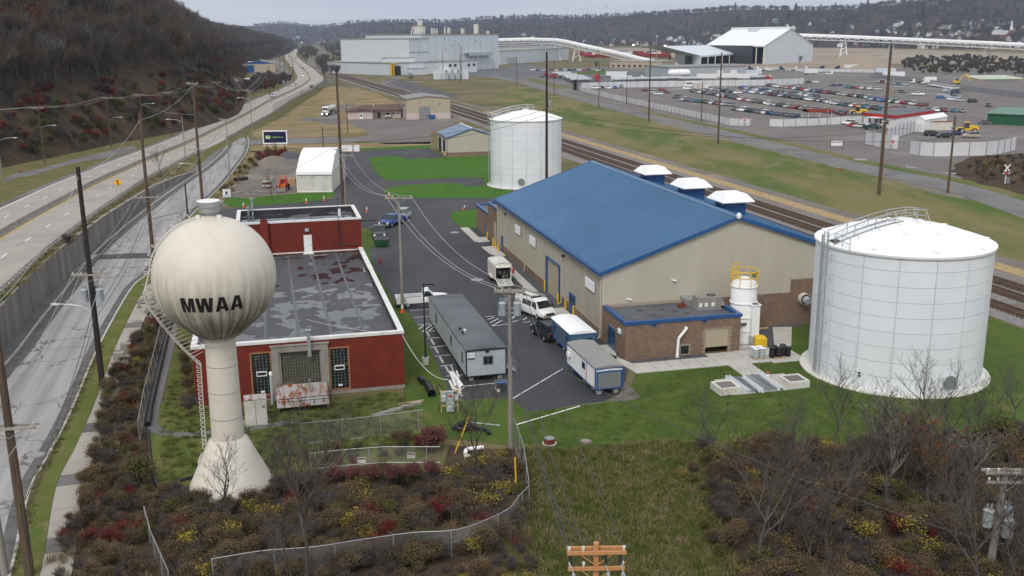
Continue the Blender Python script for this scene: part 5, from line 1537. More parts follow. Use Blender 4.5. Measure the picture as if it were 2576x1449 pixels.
def pickup(label,loc,rz,color,crew=True,group=None,L=5.9,cat='pickup truck',chrome=False,sign=False,lit=False):
 t=thing('pickup_truck',label,cat,tuple(loc),rz,group)
 w,belt,top=1.0,1.22,1.9
 h=L/2
 c0,c1=(-.75,1.25)if crew else(.1,1.35)
 b=MB()
 b.loft([ring(c0-.03,w,.5,1.0,belt,w*.93),ring(c1+.1,w,.48,1.0,belt,w*.93),ring(h-.5,w*.98,.48,.98,belt-.08,w*.86),ring(h-.1,w*.93,.5,.92,belt-.16,w*.8),ring(h,w*.88,.54,.88,belt-.24,w*.76)])
 b.box(-h,c0-.06,-w,w,.55,.8).box(-h,c0-.06,-w,-w+.14,.8,belt).box(-h,c0-.06,w-.14,w,.8,belt).box(-h,-h+.1,-w+.14,w-.14,.8,belt).box(c0-.14,c0-.06,-w+.14,w-.14,.8,belt)
 ft,rt=c1-.65,c0+.12
 rw=w*.78
 b.loft([[(rt-.02,-rw,top-.06),(rt-.02,rw,top-.06),(ft+.02,rw,top-.06),(ft+.02,-rw,top-.06)],[(rt+.1,-rw*.9,top),(rt+.1,rw*.9,top),(ft-.15,rw*.9,top),(ft-.15,-rw*.9,top)]])
 for s in(-1,1):
  pl=[(c1,ft),(c0,rt)]+([((c0+c1)/2-.1,(ft+rt)/2-.1)]if crew else[])
  for(x0,x1)in pl:b.tube((x0,s*w*.92,belt-.02),(x1,s*rw,top-.03),.05,.045,4)
 b.bd('body','car_paint',t,smooth=True,color=color)
 g=MB();g.loft([[(c0,-w*.9,belt-.03),(c0,w*.9,belt-.03),(c1,w*.9,belt-.03),(c1,-w*.9,belt-.03)],[(rt,-rw*.98,top-.05),(rt,rw*.98,top-.05),(ft,rw*.98,top-.05),(ft,-rw*.98,top-.05)]]);g.bd('window_glass','glass_car',t)
 MB().box(-h+.1,c0-.14,-w+.14,w-.14,.8,.84).bd('bed_liner','black_paint',t)
 wheels(t,(-h*.58,h*.64),w,.41,.28)
 MB().box(h-.02,h+.06,-.5,.5,.68,1.02).bd('grille',('chrome' if chrome else 'dark_metal'),t)
 MB().box(h-.08,h+.12,-w*.93,w*.93,.48,.66).bd('bumper','chrome',t);MB().box(-h-.14,-h,-w*.9,w*.9,.5,.64).bd('bumper','dark_metal',t)
 for s in(-1,1):
  MB().box(h-.14,h+.03,s*.74-.15,s*.74+.15,.74,1.0).bd('headlight',('lit_lamp' if lit else 'head_lamp'),t)
  MB().box(-h-.03,-h+.05,s*.92-.07,s*.92+.07,.85,1.18).bd('tail_light','tail_lamp',t)
  MB().box(c1-.4,c1-.25,s*(w+.16)-.11,s*(w+.16)+.11,belt-.02,belt+.25).bd('mirror','dark_metal',t)
 if sign:
  text_on('MUNICIPAL',.14,'dark_metal',t,(.75,-w-.012,.98),(1,0,0),(0,0,1));text_on('AUTHORITY',.14,'dark_metal',t,(.75,-w-.012,.80),(1,0,0),(0,0,1))
  MB().box(.45,.75,-.4,.4,top,top+.12).bd('light_bar','white_paint',t)
 return t
WHITE,SILV,GREY,DGREY,BLACK=(.78,.78,.77),(.48,.49,.50),(.21,.22,.23),(.09,.095,.1),(.014,.014,.016)
BLUE,NAVY,RED,MAROON,TEAL,BEIGE,GREEN=(.03,.10,.42),(.015,.03,.11),(.40,.018,.018),(.14,.012,.02),(.02,.16,.24),(.34,.29,.21),(.02,.07,.05)
CN={WHITE:'white',SILV:'silver',GREY:'grey',DGREY:'dark grey',BLACK:'black',BLUE:'blue',NAVY:'navy',RED:'red',MAROON:'maroon',TEAL:'teal',BEIGE:'beige',GREEN:'green'}
def cargo_van(label,loc,rz,color,high=False,ladder=False,txt=None,group=None,L=5.6,lit=False):
 t=thing('cargo_van',label,'van',tuple(loc),rz,group)
 h,w=L/2,1.0
 top=2.6 if high else 2.1
 f=h-1.35
 b=MB()
 b.loft([ring(-h,w*.94,.45,1.3,top-.12,w*.78),ring(-h+.15,w,.35,1.3,top,w*.85),ring(f-.65,w,.35,1.3,top,w*.85),ring(f-.2,w,.35,1.28,top-.18,w*.82),ring(f+.5,w*.98,.38,1.1,1.24,w*.86),ring(h-.1,w*.93,.42,.9,1.02,w*.8),ring(h,w*.85,.46,.8,.9,w*.76)])
 b.bd('body','car_paint',t,smooth=True,color=color)
 g=MB();g.loft([[(f+.46,-w*.84,1.28),(f+.46,w*.84,1.28),(f+.5,w*.84,1.27),(f+.5,-w*.84,1.27)],[(f-.17,-w*.76,top-.2),(f-.17,w*.76,top-.2),(f-.12,w*.76,top-.2),(f-.12,-w*.76,top-.2)]]);g.bd('windscreen','glass_car',t)
 for s in(-1,1):
  for x0,x1 in((f-.75,f+.1),(f-1.75,f-.95),(f-2.6,f-1.85)):
   m_=MB();m_.loft([[(x0,s*(w+.012),1.32),(x1,s*(w+.012),1.32),(x1,s*(w-.05),1.32),(x0,s*(w-.05),1.32)],[(x0,s*(w*.9+.02),top-.25),(x1-(.28 if x1>f else 0),s*(w*.9+.02),top-.25),(x1-(.28 if x1>f else 0),s*w*.85,top-.25),(x0,s*w*.85,top-.25)]]);m_.bd('side_window','glass_car',t)
  MB().box(h-.1,h+.03,s*.7-.16,s*.7+.16,.66,.82).bd('headlight',('lit_lamp' if lit else 'head_lamp'),t);MB().box(-h-.03,-h+.02,s*.88-.06,s*.88+.06,.9,1.3).bd('tail_light','tail_lamp',t)
  MB().box(f+.05,f+.17,s*(w+.13)-.1,s*(w+.13)+.1,1.25,1.5).bd('mirror','dark_metal',t)
  MB().box(h-.06,h+.05,s*.68-.2,s*.68+.2,.54,.62).bd('indicator','amber_lamp',t)
 MB().box(h-.05,h+.05,-.5,.5,.62,.86).bd('grille','black_paint',t);MB().box(h-.1,h+.12,-w*.92,w*.92,.38,.54).bd('bumper','steel_grey',t)
 wheels(t,(-h*.55,h*.58),w,.36,.25)
 if ladder:
  m_=MB();m_.box(-1.3,-1.22,-.8,.8,top,top+.18).box(.3,.38,-.8,.8,top,top+.18).box(-2.2,-2.12,-.8,.8,top,top+.18);m_.bd('roof_rack','dark_metal',t)
  m_=MB()
  for y in(.35,.75):m_.tube((-2.6,y,top+.24),(.8,y,top+.24),.04,.04,5)
  for i in range(11):m_.tube((-2.5+i*.32,.35,top+.24),(-2.5+i*.32,.75,top+.24),.025,.025,4)
  m_.bd('ladder','galvanised',t);MB().box(-2.4,.2,-.6,.1,top+.19,top+.26).bd('board','white_dirty',t)
 if txt:
  text_on(txt,.34,'brick_red',t,(-2.1,-w-.014,1.35),(1,0,0),(0,.1,1),bold=.01);text_on('SERVICES',.2,'steel_grey',t,(-2.1,-w-.014,1.02),(1,0,0),(0,0,1))
 return t
def site_trailer(label,loc,rz,w,L,h,base,body,roofm,trim,feats,legs=True,bow=.0):
 """Office trailer: x across the near end, y along its length."""
 t=thing('office_trailer',label,'trailer',tuple(loc),rz)
 k=int(L/.6)
 m_=MB()
 rwl(m_,(0,L),(0,0),base,lambda s:h-.05,.42,.05,.015,(-1,0));rwl(m_,(0,0),(w,0),base,lambda s:h-.03,.42,.05,.015,(0,-1));rwl(m_,(w,0),(w,L),base,lambda s:h-.05,.42,.05,.015,(1,0))
 m_.box(.02,w-.02,.02,L,base-.02,h-.06)
 m_.bd('wall',body,t)
 n=8
 sec=[(-.06+(w+.12)*i/n,h+bow*(1-(2*i/n-1)**2))for i in range(n+1)]
 m_=MB();m_.loft([[(x,y,z)for x,z in sec]+[(w+.06,y,h-.06),(-.06,y,h-.06)]for y in(-.06,L+.06)]);m_.bd('roof',roofm,t)
 m_=MB()
 for x,y in((0,0),(w,0)):m_.box(x-.05,x+.05,y-.05,y+.05,base,h-.07)
 m_.box(-.05,w+.05,-.055,.0,h-.16,h-.065).box(-.05,w+.05,-.05,.0,base-.08,base).box(-.05,0,.05,L,base-.08,base).box(-.052,0,.05,L,h-.13,h-.065)
 m_.bd('trim',trim,t)
 if legs:
  m_=MB()
  for y in(.5,1.6,L*.5,L-.6):
   if y>L:continue
   for x in(.5,w-.5):m_.box(x-.2,x+.2,y-.22,y+.22,0,base-.1)
  m_.bd('block_support','concrete_pad',t)
  MB().box(.3,w-.3,.2,L-.2,base-.22,base-.03).bd('chassis','black_paint',t)
 for f in feats:
  kind,face,a,z0,ww,hh=f
  mm='dark_metal'
  F=(lambda u,v,d:(u,-d,v))if face=='front' else(lambda u,v,d:(-d,u,v))
  def bx(u0,u1,v0,v1,d0,d1):
   p,q=F(u0,v0,d0),F(u1,v1,d1)
   return MB().box(min(p[0],q[0]),max(p[0],q[0]),min(p[1],q[1]),max(p[1],q[1]),min(p[2],q[2]),max(p[2],q[2]))
  wd=bx(a,a+ww,z0,z0+hh,-.02,.05).bd(kind,M[{'window':trim if trim!='black_paint' else 'steel_grey','light':'black_paint','ac':'white_dirty','plate':'white_bright','shutter':'membrane_grey','door':'white_paint'}[kind]],t)
  if kind=='window':
   bx(a+.07,a+ww/2-.02,z0+.07,z0+hh-.07,.05,.06).bd('pane','glass_dark',wd);bx(a+ww/2+.02,a+ww-.07,z0+.07,z0+hh-.07,.05,.06).bd('pane','glass_dark',wd)
  if kind=='ac':
   bx(a+.05,a+ww-.05,z0+.05,z0+hh*.7,.05,.3).bd('case','white_paint',wd)
 return t
site_trailer('long pale grey office trailer with dark flat roof in marked parking bays',at(1174,962),radians(14.2),3.62,19.5,3.0,.55,'transformer_grey','membrane_grey','black_paint',[('window','front',1.5,1.5,.95,.85),('window','side',1.2,1.35,.75,1.05),('window','side',6.6,1.35,.75,1.05),('window','side',14.6,1.35,.75,1.05),('light','front',1.75,2.62,.32,.3),('plate','front',.12,2.25,.62,.42)],True,.08)
ot=bpy.data.objects['office_trailer']
MB().box(.12,.74,-.065,-.05,2.13,2.23).bd('plate_stripe','navy_tarp',ot)
MB().lat([(.085,-.07),(.085,-.06)],12).bd('emblem','navy_tarp',ot,loc=(.26,-.0,2.52)).rotation_euler=(pi/2,0,0)
MB().tube((.27,-.058,2.53),(.27,-.068,2.53),.09,.09,14).bd('emblem','navy_tarp',ot);MB().tube((.27,-.06,2.53),(.27,-.072,2.53),.04,.04,10).bd('emblem_centre','white_bright',ot)
for z in(2.55,2.49):MB().box(.42,.68,-.064,-.052,z-.02,z+.015).bd('print_line','steel_grey',ot)
MB().box(.18,.66,-.064,-.052,2.33,2.36).bd('print_line','steel_grey',ot)
for x,y in((.7,6.2),(.7,4.9),(1.0,5.4)):
 m_=MB();m_.cyl(x,y,3.02,3.26,.09,8);m_.lat([(.001,3.34),(.15,3.28),(.15,3.24)],10,x,y);m_.bd('roof_vent',('white_bright' if x>.8 else 'dark_metal'),ot)
m_=MB()
for i in range(5):m_.box(3.75+i*.26,4.0+i*.26,1.6,2.8,.55-i*.13,.6-i*.13)
for y in(1.6,2.8):
 m_.path([(3.7,y,1.55),(5.0,y,1.0),(5.0,y,.05)],.03,5);m_.tube((3.75,y,.6),(3.75,y,1.55),.03,.03,5);m_.tube((3.7,y,1.05),(5.0,y,.5),.025,.025,5)
m_.bd('steps','galvanised',ot)
bl=site_trailer('blue clad office trailer with curved white roof beside the metal building',at(1434,905),radians(15),2.55,6.0,2.55,.75,'object_paint','white_bright','trim_blue',[('window','front',1.35,1.5,.9,.55),('window','side',.7,1.35,.5,.8),('window','side',4.6,1.35,.5,.8),('shutter','side',2.6,1.45,.8,.75)],True,.22)
for o in bl.children:o.color=(.075,.125,.20,1)
wt=site_trailer('white office trailer with grey roof and roller shutter at its near end',at(1497,996),radians(15.2),2.5,7.6,2.5,.6,'white_paint','roof_grey','trim_blue',[('window','side',2.6,1.5,.75,.6),('ac','side',6.4,1.45,.6,.6),('plate','front',.8,2.2,1.0,.14)],True,.16)
sh=MB().box(.2,2.3,-.09,-.05,.68,2.05).bd('roller_shutter','membrane_grey',wt)
for i in range(17):MB().box(.22,2.28,-.105,-.09,.7+i*.079,.7+i*.079+.066).bd('slat','steel_grey',sh)
MB().box(.1,.2,-.12,0,.55,2.15).box(2.3,2.4,-.12,0,.55,2.15).box(.2,2.3,-.12,0,2.05,2.15).bd('shutter_frame','trim_blue',wt)
MB().box(-.065,-.015,2.2,2.22,.6,2.35).bd('stripe','red_paint',wt)
text_on('LEE',.12,'dark_metal',wt,(1.3,-.07,2.27),(1,0,0),(0,0,1))
ct=thing('cargo_trailer','dirty white enclosed cargo trailer with open back and lowered ramp','trailer',tuple(at(1266,712)),AZ)
m_=MB()
sec=lambda y,k:[(-1.1,y,.5),(-1.1,y,2.3*k),(-.9,y,2.5*k),(0,y,2.58*k),(.9,y,2.5*k),(1.1,y,2.3*k),(1.1,y,.5)]
m_.loft([sec(.0,1),sec(4.0,1),[(x*.8,y,.5+(z-.5)*.86)for x,y,z in sec(4.9,1)],[(x*.45,y,.5+(z-.5)*.7)for x,y,z in sec(5.3,1)]],False)
m_.face([(x*.45,y,.5+(z-.5)*.7)for x,y,z in sec(5.3,1)])
m_.box(-1.1,-.92,0,.06,.5,2.42).box(.92,1.1,0,.06,.5,2.42).box(-.92,.92,0,.06,2.2,2.5)
m_.bd('body','white_dirty',ct)
MB().box(-1.05,1.05,.1,4.6,.42,.52).bd('floor','dark_metal',ct);MB().box(-1.04,1.04,3.2,3.3,.52,2.3).bd('inner_wall','dark_metal',ct)
rng=random.Random(3);m_=MB()
for i in range(14):m_.rbox(rng.uniform(-.8,.8),rng.uniform(.5,2.6),.52+rng.uniform(0,.6),.3,.3,.4,rng.random())
m_.bd('tools','steel_grey',ct)
m_=MB();m_.add([(-.95,0,2.3),(.95,0,2.3),(.95,-.55,2.12),(-.95,-.55,2.12),(-.95,0,2.25),(.95,0,2.25),(.95,-.55,2.07),(-.95,-.55,2.07)],[(3,2,1,0),(4,5,6,7),(2,3,7,6),(0,4,7,3),(1,2,6,5)]);m_.bd('hatch','white_dirty',ct)
rp=MB();rp.add([(-.95,0,.5),(.95,0,.5),(.95,-1.7,.06),(-.95,-1.7,.06),(-.95,0,.44),(.95,0,.44),(.95,-1.7,.0),(-.95,-1.7,.0)],[(3,2,1,0),(4,5,6,7),(2,3,7,6),(0,4,7,3),(1,2,6,5)]);r_=rp.bd('ramp','white_dirty',ct)
for i in range(5):
 y=-.2-i*.3
 for x in(-.5,.5):MB().add([(x-.36,y,.52+y*.259),(x+.36,y,.52+y*.259),(x+.36,y-.07,.5+y*.259),(x-.36,y-.07,.5+y*.259)],[(3,2,1,0)]).bd('cleat','dark_metal',r_)
wheels(ct,(),1,.3);me=MB().tube((-.1,0,0),(.1,0,0),.34,.34,14).mesh('wheel','rubber')
for y in(1.6,2.4):
 for s in(-1,1):put('wheel',me,ct,(s*1.15,y,.34))
m_=MB()
for s in(-1,1):m_.loft([[(s*1.1,y,z)for y,z in((1.1,.5),(1.3,.78),(2.7,.78),(2.9,.5))],[(s*1.28,y,z)for y,z in((1.1,.48),(1.3,.74),(2.7,.74),(2.9,.48))]])
m_.bd('fender','white_dirty',ct)
for x in(-1.02,1.02):MB().tube((x,0,.9),(x,-.03,.9),.05,.05,8).bd('tail_light','tail_lamp',ct)
pickup('dark grey pickup truck with chrome grille parked front of the dumpster',at(953,596),radians(14-90-4),(.045,.05,.05),True,chrome=True)
pickup('blue pickup truck parked behind the dark grey pickup beside the lawn',at(987,567),radians(-90-22),(.02,.055,.26),True)
car('suv','silver grey sport utility car at the back of the three parked vehicles',at(1012,551),radians(-90-12),(.30,.34,.34))
pickup('white pickup truck with door lettering parked across the bays behind trailer',at(1062,768),radians(12),(.80,.80,.79),False,L=6.0,sign=True)
cargo_van('white work van with roof ladder and red side lettering by bollards',at(1347,793),radians(-90+33),WHITE,ladder=True,txt='FURNACE')
car('suv','black sport utility car squeezed between the white van and blue trailer',at(1375,848),radians(90+22),BLACK)
dm=thing('dumpster','dark green metal dumpster in front of the dark grey pickup','dumpster',tuple(at(961,620)),AZ-.25)
m_=MB();m_.loft([[(-.95,-.6,.12),(.95,-.6,.12),(.95,.55,.12),(-.95,.55,.12)],[(-1.05,-.8,1.05),(1.05,-.8,1.05),(1.05,.6,1.3),(-1.05,.6,1.3)]]);m_.bd('bin','green_paint',dm)
MB().add([(-1.08,-.83,1.06),(1.08,-.83,1.06),(1.08,.63,1.33),(-1.08,.63,1.33),(-1.08,-.83,1.12),(1.08,-.83,1.12),(1.08,.63,1.39),(-1.08,.63,1.39)],[(0,3,2,1),(4,5,6,7),(0,1,5,4),(1,2,6,5),(2,3,7,6),(3,0,4,7)]).bd('lid','dark_metal',dm)
m_=MB()
for x in(-.6,0,.6):m_.box(x-.04,x+.04,-.84,-.7,.3,.95)
for s in(-1,1):m_.box(s*1.0-.03,s*1.0+.09,-.3,.3,.75,.9)
m_.bd('rib','green_paint',dm)
for x in(-.8,.8):MB().tube((x,-.55,.0),(x,-.55,.13),.07,.07,8).bd('caster','rubber',dm)
bm_=MB();bm_.cyl(0,0,0,1.25,.11,12);bm_.lat([(.11,1.25),(.06,1.32),(.001,1.34)],12);bme=bm_.mesh('post','yellow_paint')
bs=MB().cyl(0,0,0,.02,.2,12).mesh('base','concrete_pad')
for(px,py),lab in zip([(1370.5,733),(1403.5,766),(1422.5,783),(1442.5,798),(1247,627),(1254,634),(1226,605),(1240.5,621)],['yellow bollard at the far side of the big roller door','yellow bollard at the near side of the big roller door','yellow bollard just before the blue double door','yellow bollard nearest the blue trailer roof','yellow bollard left of the pair by the far door','yellow bollard right of the pair by the far door','yellow bollard beside the rear block addition door','yellow bollard before the taller rear block addition']):
 t=thing('bollard',lab,'bollard',tuple(at(px,py)),0,'yellow bollards along the metal building')
 put('post',bme,t);put('base',bs,t)
def cone(px,py,label,tip=0,white=True):
 t=thing('traffic_cone',label,'traffic cone',tuple(at(px,py)),R.random(),'orange traffic cones')
 MB().box(-.2,.2,-.2,.2,0,.04).bd('base','orange_paint',t)
 MB().lat([(.15,.04),(.1,.38)],14).bd('cone','orange_paint',t);MB().lat([(.1,.38),(.065,.6)],14).bd('collar',('white_bright' if white else 'orange_paint'),t);MB().lat([(.065,.6),(.04,.74),(.001,.75)],14).bd('tip',('white_bright' if white else 'orange_paint'),t)
 if tip:t.rotation_euler=(tip,.3,0)
 t.scale=(1.25,)*3
for px,py,lab in((*Q(1,1,508,595),'orange cone left of the pair along the lawn below the white tent'),(*Q(1,1,685,572),'orange cone right of the pair along the lawn below the white tent'),(*Q(1,1,1115,683),'orange cone at the lawn corner behind the brick building'),(*Q(1,1,1340,535),'orange cone at the corner of the lower green lawn'),(*Q(1,1,2090,660),'leaning orange cone by the small right lawn island'),(*Q(1,0,2452,640),'orange cone on the grass just above the water tower'),(1012,786,'orange cone with white collar beside the weathered wood pole')):
 cone(px,py,lab,.25 if 'leaning' in lab else 0)
lp=thing('lamp_post','black parking lot lamp post on a white concrete foot','lamp post',tuple(at(1071,917)),0)
MB().cyl(0,0,0,.75,.33,18).bd('foot','concrete_pad',lp);MB().cyl(0,0,.75,.82,.2,12).bd('flange','black_paint',lp);MB().cyl(0,0,.82,7.9,.075,10,.06).bd('pole','black_paint',lp)
MB().box(.05,1.0,-.16,.16,7.72,7.84).box(0,.2,-.04,.04,7.74,7.82).bd('lamp_head','black_paint',lp)
ws=QQ(2,1,[(1730,470),(1775,550),(1815,635),(1865,730),(1925,830),(2000,930),(2050,1060)])
for k,(x,y)in enumerate(ws):
 t=thing('wheel_stop',f'{ORD[k]} pale concrete wheel stop from the hatched bay beside the grey trailer','wheel stop',tuple(at(x,y)),radians(14+90),'concrete wheel stops')
 MB().prism([(-.9,-.09),(.9,-.09),(.9,.09),(-.9,.09)],0,.13).bd('bar','concrete_pad',t)
def line(a,b,w=.1,lvl=9):
 A,B=at(*a),at(*b);n=Vector((-(B-A).y,(B-A).x,0)).normalized()*w/2
 sheet('parking_line',[A-n,B-n,B+n,A+n],'white_bright',lvl,world=True)
for a,b in(((1552,230),(1775,212)),((1590,300),(1775,287)),((1630,375),(1785,360)),((1665,442),(1830,432)),((1720,510),(1865,500)),((1755,600),(1910,585)),((1800,690),(1960,675)),((1855,790),(1980,775)),((1915,890),(2080,878)),((1640,415),(1700,370)),((1680,440),(1780,365)),((1730,440),(1800,390)),((2085,992),(2520,950))):
 line(Q(2,1,*a),Q(2,1,*b))
for a,b in(((2310,293),(2400,285)),((2330,318),(2400,300)),((2355,355),(2440,308)),((2380,382),(2480,325)),((2370,385),(2560,365)),((2540,300),(2600,290))):
 line(Q(2,1,*a),Q(2,1,*b))
for a,b in(((0,55),(50,30)),((110,325),(150,300)),((115,352),(185,338)),((0,310),(30,290)),((0,340),(60,330)),((370,300),(410,278)),((360,265),(385,252))):
 line(Q(2,2,*a),Q(2,2,*b))
 # = POLES, WIRES, LAMPS, FENCES
TOPS={}
def can_mesh():
 m_=MB();m_.lat([(.001,0),(.26,0),(.27,.06),(.27,.86),(.29,.9),(.24,.97),(.001,1.0)],16)
 return m_.mesh('transformer','transformer_grey',True)
CAN=can_mesh()
BUSH=MB().cyl(0,0,0,.28,.07,8).cyl(0,0,.28,.34,.04,8).mesh('bushing','galvanised')
INS=MB().cyl(0,0,0,.1,.03,6).cyl(0,0,.1,.22,.065,8).mesh('insulator','white_dirty')
def pole_(key,label,base,top_py=None,h=None,r=.16,mt='pole_brown',arms=(),az=AZ,trans=(),lamp=None,group='wooden utility poles',lean=0.0,steps=False,braces=True,armm='crossarm_grey'):
 """arms: (drop below top, half length[, doubled]); trans: (drop, angle); lamp: (drop, length, angle)."""
 b=Vector(base)if len(base)==3 else at(*base)
 if h is None:h=max(3.0,zat(b,top_py)-b.z)
 t=thing('utility_pole',label,'utility pole',tuple(b),az,group)
 if lean:t.rotation_euler=(0,lean,az)
 MB().tube((0,0,-.2),(0,0,h),r*1.15,r*.72,12).bd('pole',mt,t,smooth=True)
 pts=[]
 for a in arms:
  d,hl=a[0],a[1]
  z=h-d
  m_=MB()
  for s in((-1,1)if len(a)>2 and a[2]else(-1,)):
   y=s*(r*.85+.06)
   m_.box(-hl,hl,y-.055,y+.055,z-.07,z+.07)
  m_.bd('crossarm',armm,t)
  if braces:
   m_=MB()
   for s in(-1,1):m_.tube((s*hl*.55,-(r*.85+.06),z-.07),(0,-(r*.9),z-.6),.025,.025,5)
   m_.bd('brace',M[armm if armm!='crossarm_grey' else 'steel_grey'],t)
  for x in(-hl*.92,-hl*.45,hl*.92)if hl>.8 else(-hl*.9,hl*.9):
   put('insulator',INS,t,(x,-(r*.85+.06),z+.07));pts.append(Vector((x,-(r*.85+.06),z+.28)))
 for q in trans:
  d,an=q[0],q[1];sc=q[2]if len(q)>2 else 1.0
  x,y=(r+.36*sc)*cos(an),(r+.36*sc)*sin(an)
  o=put('transformer',CAN,t,(x,y,h-d-.5));o.scale=(sc,)*3
  for s in(-.1,.12):put('bushing',BUSH,o,(s,.05,.95))
  m_=MB();m_.tube((0,0,h-d),(x,y,h-d),.05,.05,5);m_.tube((0,0,h-d-.35),(x,y,h-d-.35),.05,.05,5);m_.path([(x,y,h-d+.5),(x+.3*cos(an),y+.3*sin(an),h-d+.3),(x+.25*cos(an),y+.25*sin(an),h-d-.8),(0,0,h-d-1.2)],.015,4);m_.bd('bracket','steel_grey',t)
 if lamp:
  d,L,an=lamp
  z=h-d;c,s=cos(an),sin(an)
  m_=MB();m_.path([(c*r,s*r,z),(c*L*.35,s*L*.35,z+.45),(c*L*.7,s*L*.7,z+.62),(c*L,s*L,z+.66)],.04,6);m_.bd('lamp_arm','galvanised',t)
  m_=MB();m_.loft([[(c*(L+q)-s*w,s*(L+q)+c*w,z+zz)for w,zz in((-k,.58),(k,.58),(k*.6,.74),(-k*.6,.74))]for q,k in((-.1,.06),(.15,.15),(.55,.14),(.75,.05))]);m_.bd('lamp_head','galvanised',t)
 rot=Matrix.Rotation(az,3,'Z')
 TOPS[key]=[b+rot@p for p in pts]or[b+Vector((0,0,h-.15))]
 TOPS[key+'_']=(b,h,az,r)
 return t
STREET=radians(14)
pole_('p1','tall dark brown pole at the lower left edge of the street',(75,1449),740,r=.25,mt='pole_brown',arms=((7.6,1.5,1),),az=AZ-.1)
pole_('p0','plain grey pole cut by the lower left corner',(14,1449),1240,r=.2,mt='pole_grey')
pole_('p2','black tarred pole with two transformers and a lamp by the sidewalk',(258,970),420,r=.24,mt='creosote',arms=((9.3,1.45,1),),az=AZ-.15,trans=((11.2,pi,1.15),(11.2,0,1.15),(10.9,pi*.4,1.1)),lamp=(12.6,3.0,pi-.1))
pole_('p3','dark brown pole just left of the water tower ball',(390,690),285,r=.24,mt='pole_brown',arms=((10.6,1.5),),az=AZ-.15)
pole_('p4','brown pole rising behind the water tower vent',(513,550),203,r=.24,mt='pole_brown',arms=((.5,.9),(11.2,1.45)),az=AZ-.1,lamp=(14.2,2.6,pi))
pole_('p4b','short dark pole between the street and the water tower',(474,560),463,r=.14,mt='creosote')
pole_('p5','tall brown pole beside the side street behind the brick building',(863,520),185,r=.26,mt='pole_brown',arms=((13.2,1.2),),trans=())
pole_('p5b','slim grey pole with long crossarm next to the tall brown pole',(870,521),387,r=.13,mt='pole_grey',arms=((.3,1.7),),az=0)
pole_('p6','weathered grey pole beside the white pickup with offset crossarm',(1013,780),492,r=.17,mt='pole_grey',arms=((.25,1.5),),az=0)
pole_('p7','weathered pole with three grey transformers in front of the trailers',(1285,1133),725,r=.17,mt='pole_grey',arms=((.2,1.1,1),),az=0,trans=((1.5,pi,1.0),(1.4,pi*.62,1.0),(1.5,0,1.0)))
bp=at(1500,1365,10.0)
t8=pole_('p8','new orange timber pole with double crossarms at the bottom edge',(bp.x,bp.y,0),h=10.0,r=.16,mt='new_timber',arms=((.35,1.2,1),(1.05,1.16)),az=.02,armm='new_timber')
SUS=MB().lat([(.05,0),(.075,-.05),(.05,-.1),(.075,-.15),(.05,-.2),(.075,-.25),(.05,-.3),(.03,-.42)],8).mesh('strain_insulator','black_paint')
ARR=MB().lat([(.03,0),(.07,-.04),(.07,-.3),(.02,-.34)],8).mesh('cutout_fuse','transformer_grey')
for x in(-1.05,.35,.95):
 o=put('strain_insulator',SUS,t8,(x,-.22,9.55));o.rotation_euler=(-.9,0,0)
 put('cutout_fuse',ARR,t8,(x+.12,-.25,8.8))
pole_('p9','grey pole with double crossarms and three white transformers at lower right',(2487,1449),1178,r=.2,mt='pole_grey',arms=((.2,1.25,1),(.75,1.1)),az=.05,trans=((3.0,pi,1.05),(3.4,-.9,1.1),(2.9,.3,1.05)),lean=.04)
pole_('p10','very tall black pole in front of the smaller white tank',(1375,530),130,r=.24,mt='creosote',trans=((8.6,0,.8),(8.6,.8,.7)))
pole_('p11','very tall brown pole standing in the meadow before the car lot',(2211,490),108,r=.3,mt='pole_brown',arms=((14.2,1.0),))
pole_('p12','tall brown pole in the meadow below the end of the white fence',(1806,362),132,r=.25,mt='pole_brown')
pole_('p13','tall brown pole in the meadow in front of the tanker yard',(1632,305),118,r=.27,mt='pole_brown',arms=((.6,.8),))
pole_('p14','brown pole with crossarm and lamp beside the right road',(2384,485),292,r=.22,mt='pole_brown',arms=((2.0,1.2),))
for i,(q,ty,lab)in enumerate((((2076,376),240,'slim grey pole in the lot left of the white office gate'),((1300,220),142,'pole beside the grey road left of the tanker yard'),((1394,241),150,'pole in front of the parked red trucks'),((1452,231),190,'short pole at the tanker yard corner by a dark shrub'),((1506,272),162,'pole in the meadow ahead of the tanker trailers'),((1576,260),182,'pole on the grass strip before the long white fence'),((1764,306),205,'slim pole beside the middle of the long white fence'))):
 pole_(f'r{i}',lab,q,ty,r=.17 if i else .14,mt='pole_grey' if i in(0,3)else 'pole_brown')
HL=[((113,415),268,'leaning roadside pole with curved lamp nearest the left edge',(5.0,3.0,0)),((281,372),243,'second roadside pole with curved lamp below the wooded hill',(6.2,3.0,0)),((362,352),236,'roadside pole with curved lamp behind the cut brown pole',(3.4,3.4,0)),((432,341),230,'plain roadside pole at the foot of the wooded hill',None),((552,295),205,'roadside pole with lamp beside red shrubs',(4.0,2.6,pi)),((601,274),194,'roadside pole with a bank of transformers by the red shrubs',None)]
for i,(q,ty,lab,lm)in enumerate(HL):
 b=atz(*q)
 pole_(f'h{i}',lab,tuple(b),ty,r=.15,mt='pole_brown',arms=((.35,1.4),),az=0,lamp=lm,trans=((1.2,pi,.8),(1.2,0,.8),(1.2,-pi/2,.8))if i==5 else())
LP=[((8,463),350,'grey light pole at the left image edge beside the frontage road',(.4,3.2,0)),((467,402),291,'slim light pole with arm over the highway beside the median',(1.5,3.2,pi)),((579,446),297,'slim grey pole with crossarm at the street bend',None),((635,340),226,'grey pole with street lamp over the highway near the billboard',(3.0,3.2,pi))]
